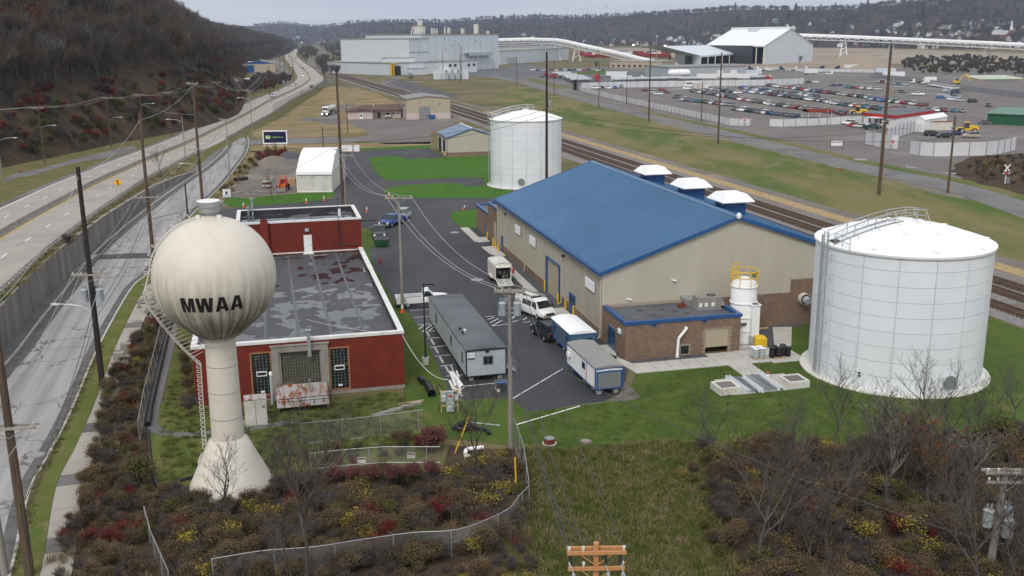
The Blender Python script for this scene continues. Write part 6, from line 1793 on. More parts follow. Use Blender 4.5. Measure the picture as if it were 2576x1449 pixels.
for i,(q,ty,lab,lm)in enumerate(LP):
 b=atz(*q)if i!=2 else at(*q)
 pole_(f'l{i}',lab,tuple(b),ty,r=.12,mt='pole_grey',arms=()if i in(0,1)else((.3,1.3),),az=0,lamp=lm,group='street light poles')
FP=[((679,241),165,'dark pole before the low white garage roof'),((700,231),170,'grey pole right of the dark one by the gravel yard'),((729,181),109,'tallest pole in the cluster at the highway bend'),((736,190),143,'dark pole beside the tallest one at the highway bend'),((740,203),150,'lowest standing pole of the cluster at the bend'),((718,212),140,'thin pole left of the cluster at the bend'),((705,175),116,'pole with branches round it left of the far highway'),((752,122),96,'far pole at the highway crest'),((692,150),118,'far pole behind the gravel yard')]
for i,(q,ty,lab)in enumerate(FP):pole_(f'f{i}',lab,tuple(atz(*q)),ty,r=.17,mt='pole_brown' if i%3 else 'creosote',arms=((.4,1.2),),az=.2)
for i,(q,ty,lab)in enumerate((((923,252),212,'short pole with box in the dry field by the rails'),((899,257),205,'pole with two transformers in the dry field by the rails'),((875,335),262,'brown pole with lamp at the gravel yard entrance'),((815,402),318,'dark gate pole with box beside the side road'))):
 pole_(f'g{i}',lab,q,ty,r=.14,mt='pole_grey' if i<2 else 'pole_brown',trans=((.9,0,.7),(.9,pi,.7))if i==1 else())
for i,(q,ty)in enumerate(((Q(0,1,1830,690),127),(Q(0,1,1882,755),129),(Q(0,1,1935,715),122),(Q(0,1,1948,712),132),(Q(0,1,2057,832),136),(Q(0,1,2068,800),122))):
 pole_(f's{i}',['leftmost','second','tall third','slim fourth','nearest dark','rightmost'][i]+' pole of the substation before the white plant',q,ty,r=.22,mt='pole_brown',arms=((4,1.0),)if i in(0,2)else(),group='substation poles')
NW=[0]
def wire(a,b,sag,label,r=.016,mt='cable',n=14):
 a,b=Vector(a),Vector(b)
 pts=[a.lerp(b,i/n)-Vector((0,0,sag*4*(i/n)*(1-i/n)))for i in range(n+1)]
 m_=MB()
 o0=a
 m_.path([p-o0 for p in pts],r,4)
 o=m_.bd('power_line',mt,None,tuple(o0))
 tag(o,label,'wire','overhead wires')
def span(k1,k2,label,sag=1.0,idx=None,r=.016,mt='cable'):
 A,B=TOPS[k1],TOPS[k2]
 n=min(len(A),len(B),3)
 names=['left','middle','right']
 for i in range(n):
  a,b=A[min(i,len(A)-1)],B[min(i,len(B)-1)]
  wire(a,b,sag+.12*i,(names[i]+' ' if n>1 else '')+label,r,mt)
span('p5b','p6','pale wire from the slim grey pole to the weathered pole',1.8,r=.022,mt='cable_pale')
span('p6','p7','wire dipping over the asphalt lot to the transformer pole',1.6,r=.022,mt='cable_pale')
span('p7','p8','wire from the transformer pole to the new timber pole',.6,r=.02)
span('h0','h1','wire between the first two roadside lamp poles',.7,r=.02,mt='cable_pale')
span('h1','h2','wire from second to third roadside lamp pole',.6,r=.02,mt='cable_pale')
span('h2','h3','wire from third to fourth roadside pole',.6,r=.02,mt='cable_pale')
span('h3','p4','wire crossing the highway to the brown pole',.6,r=.02,mt='cable_pale')
span('p4','h4','wire from the brown pole to the red shrub pole',1.2,r=.02,mt='cable_pale')
span('h4','l3','wire from red shrub pole to the billboard lamp pole',1.2,r=.02,mt='cable_pale')
span('h5','l3','wire from transformer bank pole to the billboard lamp pole',1.4,r=.02,mt='cable_pale')
span('l3','f0','wire from billboard lamp pole to the garage pole',1.2,r=.024,mt='cable_pale')
span('f0','f2','wire from the garage pole to the bend cluster',1.2,r=.024,mt='cable_pale')
b=TOPS['h0'][0]
for i,p in enumerate(TOPS['h0']):wire(p,p+Vector((-40,-26,.5)),.6,['first','second','third'][i]+' wire leaving the left edge from the leaning lamp pole',.02,'cable_pale')
def along(k,d):
 b,h,az,r=TOPS[k+'_'];return b+Vector((0,0,h-d))
ST=['p1','p2','p3','p4']
for a,b2,nm in(('p1','p2','lowest street pole and the transformer pole'),('p2','p3','transformer pole and the tower side pole'),('p3','p4','tower side pole and the pole behind the vent')):
 for d1,d2,w,col in((.8,.8,'top','cable_pale'),(12.6,12.2,'thick communication','cable'),(13.3,13.0,'lower communication','cable')):
  d1=min(d1,TOPS[a+'_'][1]-3);d2=min(d2,TOPS[b2+'_'][1]-3)
  wire(along(a,d1),along(b2,d2),.9,f'{w} wire between {nm}',.02 if d1<5 else .028,col)
 A,B=TOPS[a],TOPS[b2]
 for i in range(3):wire(A[-3:][i],B[-3:][i],.8,['left','middle','right'][i]+f' crossarm wire between {nm}',.018,'cable_pale')
A=TOPS['p1']
for i in range(3):wire(A[i],A[i]+Vector((7+i*.3,-45,0)),.3,['left','middle','right'][i]+' crossarm wire leaving the bottom from the lowest street pole',.018,'cable_pale')
wire(along('p4',5.5),along('h2',2.8),.8,'long slack wire crossing above the highway lanes',.022,'cable_pale')
wire(along('p4',7.5),at(150,460,8.5),.8,'second slack wire crossing above the highway lanes',.022,'cable_pale')
wire(along('p4',13.0),along('p4b',.3),.6,'service drop from the brown pole to the short dark pole',.02)
wire(along('p4',12.0),along('l2',.5),.7,'wire from the brown pole to the slim bend pole',.02)
wire(along('p5',11.8),along('p10',9.5),1.6,'black cable crossing from the tall brown pole to the black pole',.035)
wire(along('p5',12.6),along('p10',10.5),1.6,'lower black cable crossing to the black pole',.03)
wire(along('p10',9.8),along('p14',4.2),2.4,'black cable running over the rails to the lamp pole',.035)
wire(along('p10',10.8),S(75,60,14),2.6,'lower black cable running over the rails',.03)
wire(along('p5',12.0),along('p3',13.5),1.6,'black cable from tall brown pole towards the street',.028)
wire(along('p6',6.0),at(915,690,5.0),.4,'cable from weathered pole to the brick building corner',.02)
wire(BO+BV*-.1+Vector((0,0,4.9)),at(1128,955,.6),1.1,'white cable hanging from the brick corner to the meter stand',.035,'white_dirty')
wire(BO+BV*-8+BU*6+Vector((0,0,5.2)),BO+BV*-.1+Vector((0,0,5.0)),.3,'pale cable across the flat roof to the brick corner',.025,'cable_pale')
wire(along('p7',5.2),at(1180,1065,.0),.1,'thin guy wire from transformer pole to the grass by the board',.012,'cable_pale')
wire(along('p7',4.5),at(1422,1372,9.9),.5,'grey cable from transformer pole to the new timber pole',.03,'cable')
wire(along('p7',4.0),along('p9',4.6),1.1,'black cable sagging over the front lawn to the lower right pole',.03)
wire(along('p8',.5),at(1380,1230,7.0),.3,'black cable leaving the new timber pole',.028)
for i,x in enumerate((-1.05,.35,.95)):wire(Vector((bp.x+x,bp.y-.5,9.3)),Vector((bp.x+x*1.1+2.0,bp.y-20,8.6)),.2,['left','middle','right'][i]+' line leaving the new timber pole below the frame',.02,'cable_pale')
ms=thing('meter_stand','electrical meter stand with three grey boxes on a timber frame','electrical panel',tuple(at(1130,1040)),.1)
m_=MB()
for x in(-.62,.72):m_.box(x-.05,x+.05,.02,.12,0,2.0)
for z in(.7,1.55,1.92):m_.box(-.72,.82,-.02,.02,z-.06,z+.06)
m_.bd('frame','lumber',ms)
for x,z,w,h in((-.42,1.1,.42,.8),(.12,.95,.5,1.0),(.1,.25,.62,.68),(.62,1.2,.3,.4)):
 bx_=MB().box(x-w/2,x+w/2,-.25,-.02,z,z+h).bd('meter_box','transformer_grey',ms)
 MB().box(x-w*.3,x+w*.3,-.265,-.25,z+h*.55,z+h*.7).bd('sticker',('red_paint' if w==.5 else 'white_bright'),bx_)
 MB().box(x-w/2-.03,x+w/2+.03,-.28,0,z+h,z+h+.03).bd('hood','transformer_grey',bx_)
m_=MB();m_.path([(-.7,.1,1.6),(-1.0,.1,2.2),(-.75,.1,2.5),(-.5,.1,2.2),(-.4,0,1.9)],.035,6);m_.path([(-.55,-.1,1.1),(-.9,-.2,.6),(-.7,-.2,.1)],.03,5);m_.path([(.8,-.1,1.2),(1.1,-.3,.5),(1.6,-.4,.05)],.025,5);m_.bd('cables','black_paint',ms)
gn=thing('generator','small portable generator with blue top and wheel beside the trailer','generator',tuple(at(1260,983)),.2)
MB().box(-.4,.4,-.28,.28,.22,.7).bd('engine','dark_metal',gn);MB().box(-.42,.42,-.3,.3,.7,.85).bd('tank','trim_blue',gn)
m_=MB();m_.path([(-.48,-.33,.15),(-.48,-.33,.9),(.48,-.33,.9),(.48,-.33,.15)],.025,5);m_.path([(-.48,.33,.15),(-.48,.33,.9),(.48,.33,.9),(.48,.33,.15)],.025,5);m_.bd('frame','steel_grey',gn)
for s in(-.34,.34):MB().tube((-.3,s-.03,.16),(-.3,s+.03,.16),.16,.16,12).bd('wheel','white_dirty',gn)
t=thing('fuel_can','blue plastic can next to the portable generator','can',tuple(at(1272,978)),.3);MB().rbox(0,0,0,.35,.25,.4,0,.85).bd('can','navy_tarp',t);MB().cyl(.1,0,.4,.5,.04,6).bd('cap','black_paint',t)
k=0
for(a,b2,r_,mtx)in(((1965,805),(2030,960),.14,'silver_tank'),((2020,850),(2045,920),.09,'white_bright'),((1955,860),(2010,1010),.11,'white_bright'),((1980,870),(2080,1015),.16,'white_bright'),((1950,950),(1990,1040),.11,'white_bright'),((2000,900),(2050,1015),.1,'white_bright'),((1975,1010),(2070,1090),.15,'white_dirty'),((2010,930),(2065,1060),.12,'white_dirty')):
 A,B=at(*Q(2,1,*a)),at(*Q(2,1,*b2))
 B=A+(B-A).normalized()*min((B-A).length,6.0)
 t=thing('plastic_pipe',['silver duct pipe lying topmost beside the trailer','short white pipe nearest the trailer wall','long white pipe left in the heap','thick white pipe with open end in the heap','white pipe leaning at the heap left end','white pipe in the middle of the heap','thick pale pipe at the near end of the heap','pale pipe under the near end of the heap'][k],'pipe',tuple(A+Vector((0,0,r_+.02*(k%3)))),0,'pipes heaped beside the grey trailer')
 d=B-A
 m_=MB();m_.tube((0,0,0),d,r_,r_,12,False);m_.tube((0,0,0),d,r_*.85,r_*.85,12,False);m_.bd('pipe',mtx,t)
 m_=MB();m_.tube(d*.995,d,r_*1.06,r_*1.06,12,False);m_.bd('socket',mtx,t);k+=1
for k,(a,b2,r_,lab)in enumerate(((Q(2,1,1650,940),Q(2,1,1715,1000),.28,'short black drain pipe with broken end on the grass'),(Q(2,1,1720,1000),Q(2,1,1765,1090),.34,'thick black drain pipe lying on the grass strip'))):
 A,B=at(*a),at(*b2);t=thing('drain_pipe',lab,'pipe',tuple(A+Vector((0,0,r_))),0);d=(B-A).normalized()*(1.2 if k==0 else 2.6)
 m_=MB();m_.tube((0,0,0),d,r_,r_,16,False);m_.tube((0,0,0),d,r_*.82,r_*.82,16,False);m_.bd('pipe','black_paint',t)
 m_=MB();m_.tube(d*.96,d,r_*1.1,r_*1.1,16,False);m_.tube((0,0,0),d*.04,r_*1.1,r_*1.1,16,False);m_.bd('collar','dark_metal',t)
t=thing('corrugated_hose','coil of thick black corrugated hose on the grass','hose',tuple(at(1170,1085)),0)
pts=spline([Vector(p)for p in((-1.0,.1,.2),(-.5,.5,.22),(.1,.55,.25),(.3,.1,.3),(-.1,-.3,.3),(-.6,-.2,.35),(-.5,.3,.5),(.1,.5,.55),(.6,.2,.3),(1.1,.1,.18),(1.7,-.2,.16),(1.9,-.9,.15))],.12)
m_=MB()
for i in range(len(pts)-1):m_.tube(pts[i],pts[i+1],.17 if i%2 else .145,.145 if i%2 else .17,9)
m_.bd('hose','black_paint',t)
for lab,a,b2,r_,mtx in(('long pale pole lying on the grass in front of the black asphalt',Q(2,2,50,1380),Q(2,2,680,1195),.05,'white_bright'),('grey rail lying on the grass left of the transformer pole',Q(2,1,2120,1355),Q(2,1,2455,1390),.06,'galvanised'),('white pole resting across the dark asphalt corner',Q(2,2,10,1115),Q(2,2,510,818),.04,'white_bright')):
 A,B=at(*a),at(*b2);t=thing('metal_pole',lab,'pole',tuple(A+Vector((0,0,r_))),0)
 m_=MB();m_.tube((0,0,0),B-A,r_,r_,8);m_.bd('pole',mtx,t);m_=MB();m_.tube((B-A)*.5,(B-A)*.53,r_*1.4,r_*1.4,8);m_.bd('coupling','steel_grey',t)
t=thing('elbow_pipe','white elbow pipe lying by the brush behind the fence','pipe',tuple(at(*Q(3,1,2110,200),.15)),0)
m_=MB();m_.path([(0,-.4,0),(0,.1,.05),(.15,.35,.08),(1.3,.6,.1)],.15,10);m_.bd('pipe','white_bright',t);m_=MB();m_.tube((-.05,-.9,0),(.4,-.7,0),.12,.12,10);m_.bd('stub','white_dirty',t)
t=thing('guy_guard','yellow plastic guy wire guard leaning by the brush','guy guard',tuple(at(*Q(3,1,2000,215))),0);MB().tube((0,0,0),(1.1,.9,2.6),.05,.05,8).bd('guard','yellow_paint',t);MB().tube((0,0,-.1),(.05,.04,.1),.07,.07,8).bd('anchor','steel_grey',t)
t=thing('guy_guard','yellow guy wire guard inside the fence corner','guy guard',tuple(at(*Q(3,2,48,690))),0);MB().tube((0,0,0),(-.1,.2,3.0),.05,.05,8).bd('guard','yellow_paint',t);MB().tube((0,0,-.1),(0,.01,.1),.07,.07,8).bd('anchor','steel_grey',t)
def hydrant(p,label):
 t=thing('fire_hydrant',label,'fire hydrant',tuple(p),0)
 MB().cyl(0,0,0,.08,.18,12).cyl(0,0,.08,.62,.11,12).bd('barrel','red_paint',t);MB().lat([(.15,.62),(.14,.7),(.07,.8),(.001,.84)],12).bd('bonnet','red_paint',t);MB().tube((-.22,0,.45),(.22,0,.45),.06,.06,8).tube((0,0,.45),(0,-.2,.45),.07,.07,8).bd('outlet','red_paint',t)
hydrant(at(*Q(1,1,1248,1215)),'red fire hydrant on the lawn edge beside the brick building');hydrant(atz(*Q(1,0,207,285)),'red fire hydrant at the frontage road corner');hydrant(at(*Q(1,3,735,275)),'red fire hydrant on the verge of the right road');hydrant(at(1291,690),'red hydrant by the metal building wall near the cargo trailer')
sg=thing('merge_sign','yellow diamond merge warning sign beside the guard rail','traffic sign',tuple(atz(*Q(1,0,1200,545))),.1)
MB().prism([(-.75,0),(0,-.75),(.75,0),(0,.75)],0,.02,lambda x,y,z:(x,-z,2.75+y)).bd('plate','sign_yellow',sg)
MB().prism([(-.78,0),(0,-.78),(.78,0),(0,.78)],0,.015,lambda x,y,z:(x,.02-z,2.75+y)).bd('border','black_paint',sg)
m_=MB();ar=lambda P:m_.prism(P,.021,.03,lambda x,y,z:(x,-z,2.75+y))
ar([(-.07,-.5),(.05,-.5),(.05,.2),(-.07,.2)]);ar([(-.22,.15),(.2,.15),(-.01,.52)]);ar([(.14,-.42),(.27,-.36),(.08,-.02),(.05,-.15)])
m_.bd('arrow','black_paint',sg)
for x in(-.32,.3):MB().box(x-.03,x+.03,.03,.08,-.3,2.3).bd('post','galvanised',sg)
t=thing('notice_sign','small white notice sign with dark emblem in the roadside brush','sign',tuple(at(*Q(1,0,2285,553))),.05)
MB().box(-.75,.75,-.03,.03,.3,1.9).bd('board','white_paint',t);MB().box(-.22,.2,-.04,-.03,.95,1.45).bd('emblem','black_paint',t)
for z in(1.68,.75,.55):MB().box(-.5,.45,-.04,-.03,z,z+.07).bd('print_line','steel_grey',t)
for x in(-.68,.68):MB().box(x-.04,x+.04,.03,.1,-.1,1.8).bd('post','lumber',t)
def chf(label,P,h=1.8,posts=3.0,mesh=.12,rails=(0,1),pr=.035,mt='chain_link',wr=.006,group=None,barbed=False):
 P=[Vector(p)for p in P]
 t=thing('chain_link_fence',label,'fence',tuple(P[0]),0,group)
 o=P[0]
 pp=rsm(P,posts)
 if(pp[-1]-P[-1]).length>posts*.4:pp.append(P[-1])
 pm=MB().cyl(0,0,-.1,h+.06,pr,8).mesh('post',mt)
 for p in pp:put('post',pm,t,tuple(p-o))
 m_=MB()
 for k in rails:m_.path([p-o+Vector((0,0,.05+k*(h-.05)))for p in P],.025,5)
 if m_.f:m_.bd('top_rail',mt,t)
 if mesh:
  m_=MB()
  dp=rsm(P,mesh)
  nh=int(h/mesh)
  N=normals(dp)
  for i in range(len(dp)):
   for s in(-1,1):
    j=i+s*nh
    if 0<=j<len(dp):
     e,ex=dp[j],h
    else:
     j2=max(0,min(len(dp)-1,j));e,ex=dp[j2],abs(j2-i)*mesh
     if ex<mesh:continue
    a,b=dp[i]-o+Vector((0,0,.04)),e-o+Vector((0,0,.04+ex*.98))
    k=max(1,int(ex/.6))
    pts=[]
    for q in range(k+1):
     ii=i+(j-i if 0<=j<len(dp)else(j2-i))*q/k
     i0=int(ii);f=ii-i0
     p=dp[i0].lerp(dp[min(i0+1,len(dp)-1)],f)
     pts.append(p-o+Vector((0,0,.04+ex*.98*q/k)))
    for a,b in zip(pts[:-1],pts[1:]):
     d=(b-a);w=Vector((-d.z*N[i].y,d.z*N[i].x,0)).normalized()*wr if d.length else Vector((wr,0,0))
     m_.face([a-w,a+w,b+w,b-w])
  m_.bd('wire_mesh',mt,t)
 return t
ff=QQ(3,1,[(-420,1560),(-200,1520),(110,1470),(610,1430),(1095,1352),(1590,1282),(2040,1248),(2440,1092),(2576,1000)])+QQ(3,2,[(70,900),(172,790)])
chf('curved chain link fence sweeping through the foreground brush',spline([at(*q)for q in ff],.5),1.75,3.4,.10,(1,),wr=.0065)
chf('chain link fence side running up to the transformer pole',[at(*q)for q in QQ(3,2,[(172,790),(120,420),(70,260),(20,120)])],2.1,2.6,.10,wr=.0065)
chf('leaning chain link fence by the dry grass at lower left',[at(*q)for q in((368,1330),(385,1395),(430,1500))],1.5,2.2,.10,(1,),wr=.0065)
chf('chain link fence along the brush bank beside the brick building',[at(*q)for q in((425,800),(404,870),(388,940),(366,1030),(352,1110))],1.7,2.6,.1,wr=.007)
chf('chain link fence round the back lawn below the canopy',[at(*q)for q in((760,1118),(860,1108),(970,1095),(1066,1082))],1.7,3.0,.1,wr=.006)
chf('vine covered chain link fence behind the brown thicket',[at(*q)for q in QQ(3,1,[(560,540),(900,500),(1300,470),(1860,470)])],2.4,4.0,.1,(0.5,1),wr=.006)
for x,y,lab in((1075,480,'left faded sign wired to the vine covered fence'),(1570,430,'right faded sign wired to the vine covered fence')):
 p=at(*Q(3,1,x,y));t=thing('warning_sign',lab,'sign',tuple(p+Vector((0,-.1,0))),.05);MB().box(-.28,.28,-.02,.02,1.3,1.72).bd('board','white_dirty',t);MB().box(-.24,.24,-.03,-.02,1.58,1.68).bd('print_band','brick_red',t)
c_=TL[0]
chf('wire fence between the railway and the green meadow',[p+n*-6.3 for p,n in list(zip(c_,normals(c_)))[26:150]],1.6,3.2,0,(),pr=.03,mt='steel_grey')
chf('far wire fence along the near side of the right road',[at(*q)for q in((1288,208),(1400,239),(1500,268),(1613,299),(1800,342),(1932,375),(2070,408),(2206,442),(2320,465),(2435,498),(2576,545))],1.8,3.4,.45,(),pr=.03,mt='steel_grey',wr=.006)
fh=[p for p,n in zip(HR,HN)]
pts=[at(*q)for q in QQ(0,1,[(175,1170),(350,1065),(560,950),(680,885),(750,842)])]
chf('tall grey chain link fence below the far highway bend',pts,4.5,4.0,.5,(1,),pr=.06,mt='steel_grey',wr=.035)
chf('chain link fence closing the dry field behind the rails',[pts[-1],at(*Q(0,1,870,870)),at(*Q(0,1,960,905))],3.0,4.0,.5,(1,),pr=.05,mt='steel_grey',wr=.03)
chf('chain link fence along the side road by the billboard',[at(*q)for q in QQ(0,1,[(-30,1400),(420,1385),(670,1375),(900,1355)])],2.2,4.2,.35,(1,),pr=.04,mt='steel_grey',wr=.008)
t=thing('stair_rail','dark pipe handrail of old steps on the brush bank','handrail',tuple(at(331,880)),0)
o_=Vector(t.location);a,b2=at(331,880),at(400,828)
m_=MB()
for z in(.5,1.0):m_.tube(Vector((0,0,z)),b2-o_+Vector((0,0,z+.2)),.025,.025,5)
for f in(0,.33,.66,1):m_.tube((b2-o_)*f,(b2-o_)*f+Vector((0,0,1.0+.2*f)),.03,.03,5)
m_.bd('rail','dark_metal',t)
for k,(px,py)in enumerate(((318,885),(300,905),(345,820))):
 t=thing('stone_block',['weathered concrete block at the foot of the dark handrail','lower concrete block half hidden in the brush','small concrete block by the sidewalk above the brush'][k],'block',tuple(at(px,py)),.3);m_=MB();m_.rbox(0,0,0,1.0,.8,.9-k*.15,0,.96);m_.bd('block','stone_trim',t)
rng=random.Random(11);m_=MB()
for i in range(420):
 p=at(rng.gauss(405,22),rng.gauss(765,18));s=rng.uniform(.08,.3)
 m_.rbox(p.x,p.y,rng.uniform(0,.25),s*1.6,s,s*.5,rng.uniform(0,3),.8)
tag(m_.bd('rubble','stone_trim'),'heap of broken grey stones beside the tower ladder',None,None,'stuff')
# = MIDDLE DISTANCE
def ghs(name,label,cat,p,rz,w,l,eave,ridge,wallm,roofm,group=None,over=.3,along='y'):
 """w across (x), l along the ridge (y); base corner at p."""
 t=thing(name,label,cat,tuple(p),rz,group)
 m_=MB();m_.add([(0,0,0),(w,0,0),(w,0,eave),(w/2,0,ridge),(0,0,eave),(0,l,0),(w,l,0),(w,l,eave),(w/2,l,ridge),(0,l,eave)],[(0,1,2,3,4),(9,8,7,6,5),(0,4,9,5),(1,6,7,2)])
 m_.bd('wall',wallm if isinstance(wallm,str)else wallm,t)
 k=(ridge-eave)/(w/2)
 m_=MB()
 for s in(0,1):
  x0=-over if not s else w+over;z0=eave-over*k
  q=[(x0,-over,z0),(w/2,-over,ridge),(w/2,l+over,ridge),(x0,l+over,z0)]
  m_.add([(x,y,z+.02)for x,y,z in q]+[(x,y,z+.2)for x,y,z in q],[(4,5,6,7),(3,2,1,0),(0,1,5,4),(1,2,6,5),(2,3,7,6),(3,0,4,7)]if not s else[(7,6,5,4),(0,1,2,3),(4,5,1,0),(5,6,2,1),(6,7,3,2),(7,4,0,3)])
 m_.bd('roof',roofm if isinstance(roofm,str)else roofm,t)
 return t
p0,p1=at(749,484),at(836,483)
ang=atan2((p1-p0).y,(p1-p0).x)
wd=(p1-p0).length
tt=thing('storage_shelter','white fabric covered storage shelter with curved roof by the side street','shelter',tuple(p0),ang)
arc=[(0,3.55),(.0,4.0),(2.2,5.3),(4.6,6.5),(7.2,7.4),(10,7.75),(12.8,7.4),(15.4,6.5),(17.8,5.3),(20,4.0)]
m_=MB()
for(ya,za),(yb,zb)in zip(arc[:-1],arc[1:]):m_.add([(-.1,ya,za),(wd+.1,ya,za),(wd+.1,yb,zb),(-.1,yb,zb),(-.1,ya+.1,za-.15),(wd+.1,ya+.1,za-.15),(wd+.1,yb+.1,zb-.15),(-.1,yb+.1,zb-.15)],[(0,1,2,3),(7,6,5,4),(0,3,7,4),(1,5,6,2)])
m_.bd('roof','white_bright',tt)
for i in range(4):MB().box(.06+i*(wd-.12)/4+.01,.06+(i+1)*(wd-.12)/4-.01,.12+(i%2)*.02,.2,0,3.7).bd('panel','white_dirty',tt)
MB().box(.02,.2,.2,20,0,4).box(wd-.2,wd-.02,.2,20,0,4).bd('side_wall','white_dirty',tt)
m_=MB()
for x in(.05,wd-.05):m_.face([(x,y,z-.1)for y,z in arc[1:]])
m_.bd('end_panel','white_paint',tt)
MB().box(-.1,wd+.1,.0,.12,-.0,.14).box(-.1,.05,0,.12,.14,3.5).bd('frame','white_bright',tt)
MB().box(-.2,wd+.15,-.12,.1,3.5,3.62).bd('valance','white_bright',tt)
rz=ang
for k,(px,py,L_,w_,h_,mtx,lab)in enumerate(((846,440,2.6,1.9,1.7,'navy_tarp','blue tarp covered stack beside the white shelter, nearest one'),(845,422,2.6,1.8,1.5,'navy_tarp','blue tarp covered stack beside the white shelter, middle one'),(842,408,2.4,1.8,1.3,'lumber','stack of pale boards beside the white shelter'),(838,396,2.5,2.2,2.0,'white_bright','white wrapped bale at the far side of the shelter'))):
 t=thing('covered_stack',lab,'stack',tuple(at(px,py)),rz)
 m_=MB();m_.loft([[(-L_/2,-w_/2,.1),(L_/2,-w_/2,.1),(L_/2,w_/2,.1),(-L_/2,w_/2,.1)],[(-L_*.5,-w_*.48,h_*.7),(L_*.5,-w_*.5,h_*.75),(L_*.48,w_*.5,h_*.75),(-L_*.5,w_*.5,h_*.7)],[(-L_*.42,-w_*.38,h_),(L_*.4,-w_*.4,h_*.96),(L_*.42,w_*.4,h_),(-L_*.4,w_*.4,h_*.95)]]);m_.bd('cover',mtx,t)
 MB().box(-L_/2,L_/2,-w_/2,w_/2,0,.1).bd('pallet','lumber',t)
for k,(px,w_)in enumerate(((848,1.9),(866,1.4),(880,1.6),(898,1.5))):
 t=thing('wrapped_bale',['flat white wrapped bale at left of the row','white wrapped bale behind the tall pole','taller white wrapped bale third in the row','white wrapped bale at right end of the row'][k],'bale',tuple(at(px,381)),0,'white wrapped bales at the side street end')
 MB().rbox(0,0,.12,w_,1.4,.8 if k==0 else 1.5,0,.94).bd('bale','white_bright',t);MB().rbox(0,0,0,w_,1.4,.12,0).bd('pallet','lumber',t)
tr=thing('wheel_loader','old red wheel loader with raised cab and bucket beside the shelter','loader',tuple(at(713,480)),radians(-90))
MB().box(-1.8,.6,-.7,.7,.7,1.5).bd('body','orange_paint',tr);MB().box(-1.6,-.5,-.55,.55,1.5,2.2).bd('engine_cover','red_paint',tr);MB().box(-.5,.5,-.65,.65,1.5,1.6).bd('floor','dark_metal',tr)
m_=MB()
for x in(-.5,.5):
 for y in(-.62,.62):m_.tube((x,y,1.5),(x,y,2.9),.06,.06,5)
m_.box(-.6,.6,-.72,.72,2.9,3.0);m_.bd('canopy','orange_paint',tr)
m_=MB()
for y in(-.6,.6):m_.path([(-.2,y,1.6),(1.0,y,1.7),(1.9,y,.6)],.1,6)
m_.bd('lift_arm','orange_paint',tr)
MB().loft([[(1.9,-.95,.15),(2.5,-.95,.05),(2.7,-.95,.1),(2.0,-.95,.9)],[(1.9,.95,.15),(2.5,.95,.05),(2.7,.95,.1),(2.0,.95,.9)]]).bd('bucket','dirt_yard',tr)
wheels(tr,(-1.2,1.0),1.05,.62,.42)
def rubble_mound(name,label,px,py,r,h,mt,cat='mound'):
 p=at(px,py);m_=MB();vs=[];rng=random.Random(int(px));n,k=22,7
 for j in range(k+1):
  f=j/k
  for i in range(n):
   a=2*pi*i/n
   q=r*(1-f)*(1+.22*mnoise.noise(Vector((cos(a)*1.5+px,sin(a)*1.5,f*2))))
   vs.append((q*cos(a),q*.75*sin(a),h*(1-(1-f)**1.6)*(1+.1*mnoise.noise(Vector((a*2,f*5,px))))-.05*(j==0)))
 m_.add(vs,[(j*n+i,j*n+(i+1)%n,(j+1)*n+(i+1)%n,(j+1)*n+i)for j in range(k)for i in range(n)])
 return tag(m_.bd(name,mt,None,tuple(p),0,True),label,cat)
rubble_mound('soil_mound','brown soil mound in the yard left of the white shelter',690,415,5.5,2.2,'dirt_yard');rubble_mound('soil_mound','dark grey gravel mound half behind the white shelter',728,398,4.0,1.8,'gravel_dark')
rubble_mound('gravel_mound','low grey gravel mound at the curved drive',779,303,4.5,1.3,'gravel_lot');rubble_mound('sand_mound','big pale sand mound in front of the white storage hall',2155,173,32,13,'pale_sand')
for k,(px,py)in enumerate(((655,413),(606,450))):
 t=thing('drain_pipe',['black drain pipe at the foot of the brown mound','black drain pipe in the straw beside the street'][k],'pipe',tuple(at(px,py,.4)),.5+k*.4);m_=MB();m_.tube((-1.6,0,0),(1.6,0,0),.4,.4,14,False);m_.tube((-1.6,0,0),(1.6,0,0),.33,.33,14,False);m_.bd('pipe','black_paint',t);m_=MB();m_.tube((-1.62,0,0),(-1.4,0,0),.45,.45,14,False);m_.bd('collar','dark_metal',t)
rng=random.Random(5);m_=MB()
for i in range(60):
 p=at(rng.gauss(655,26),rng.gauss(486,6));a=rng.uniform(-.4,.5);d=Vector((cos(a),sin(a),rng.uniform(-.1,.25)))*rng.uniform(.6,1.8)
 m_.tube(p-d+Vector((0,0,.3)),p+d+Vector((0,0,.3)),.05,.04,5)
tag(m_.bd('debris','pole_grey'),'heap of grey broken timber left of the red loader',None,None,'stuff')
for k,(px,py,lab)in enumerate(((672,473,'red and white crate stack behind the bare tree'),(735,466,'stack of pale timbers leaning at the shelter corner'))):
 t=thing('crate_stack',lab,'stack',tuple(at(px,py)),ang);
 for i in range(4):MB().box(-.8,.8,-.5,.5,i*.4,i*.4+.32).bd('crate',M[('brick_red','white_dirty')[i%2]if k==0 else 'lumber'],t)
bb_=thing('billboard','dark blue roadside billboard in a white frame on three posts','billboard',tuple(at(694,378)),.06)
s_=(at(722,376)-at(664,378)).length/58
bw,bh,bz=62*s_,34*s_,16.5*s_
MB().box(-bw/2+.3,bw/2-.3,-.14,.0,bz+.3,bz+bh-.3).bd('panel','trim_blue',bb_)
bb_.children[0].data.materials[0]=mat('billboard_blue',(.006,.007,.055),None,rough=.45)
MB().box(-bw/2,bw/2,-.2,.2,bz,bz+.3).box(-bw/2,bw/2,-.2,.2,bz+bh-.3,bz+bh).box(-bw/2,-bw/2+.3,-.2,.2,bz+.3,bz+bh-.3).box(bw/2-.3,bw/2,-.2,.2,bz+.3,bz+bh-.3).bd('frame','white_bright',bb_)
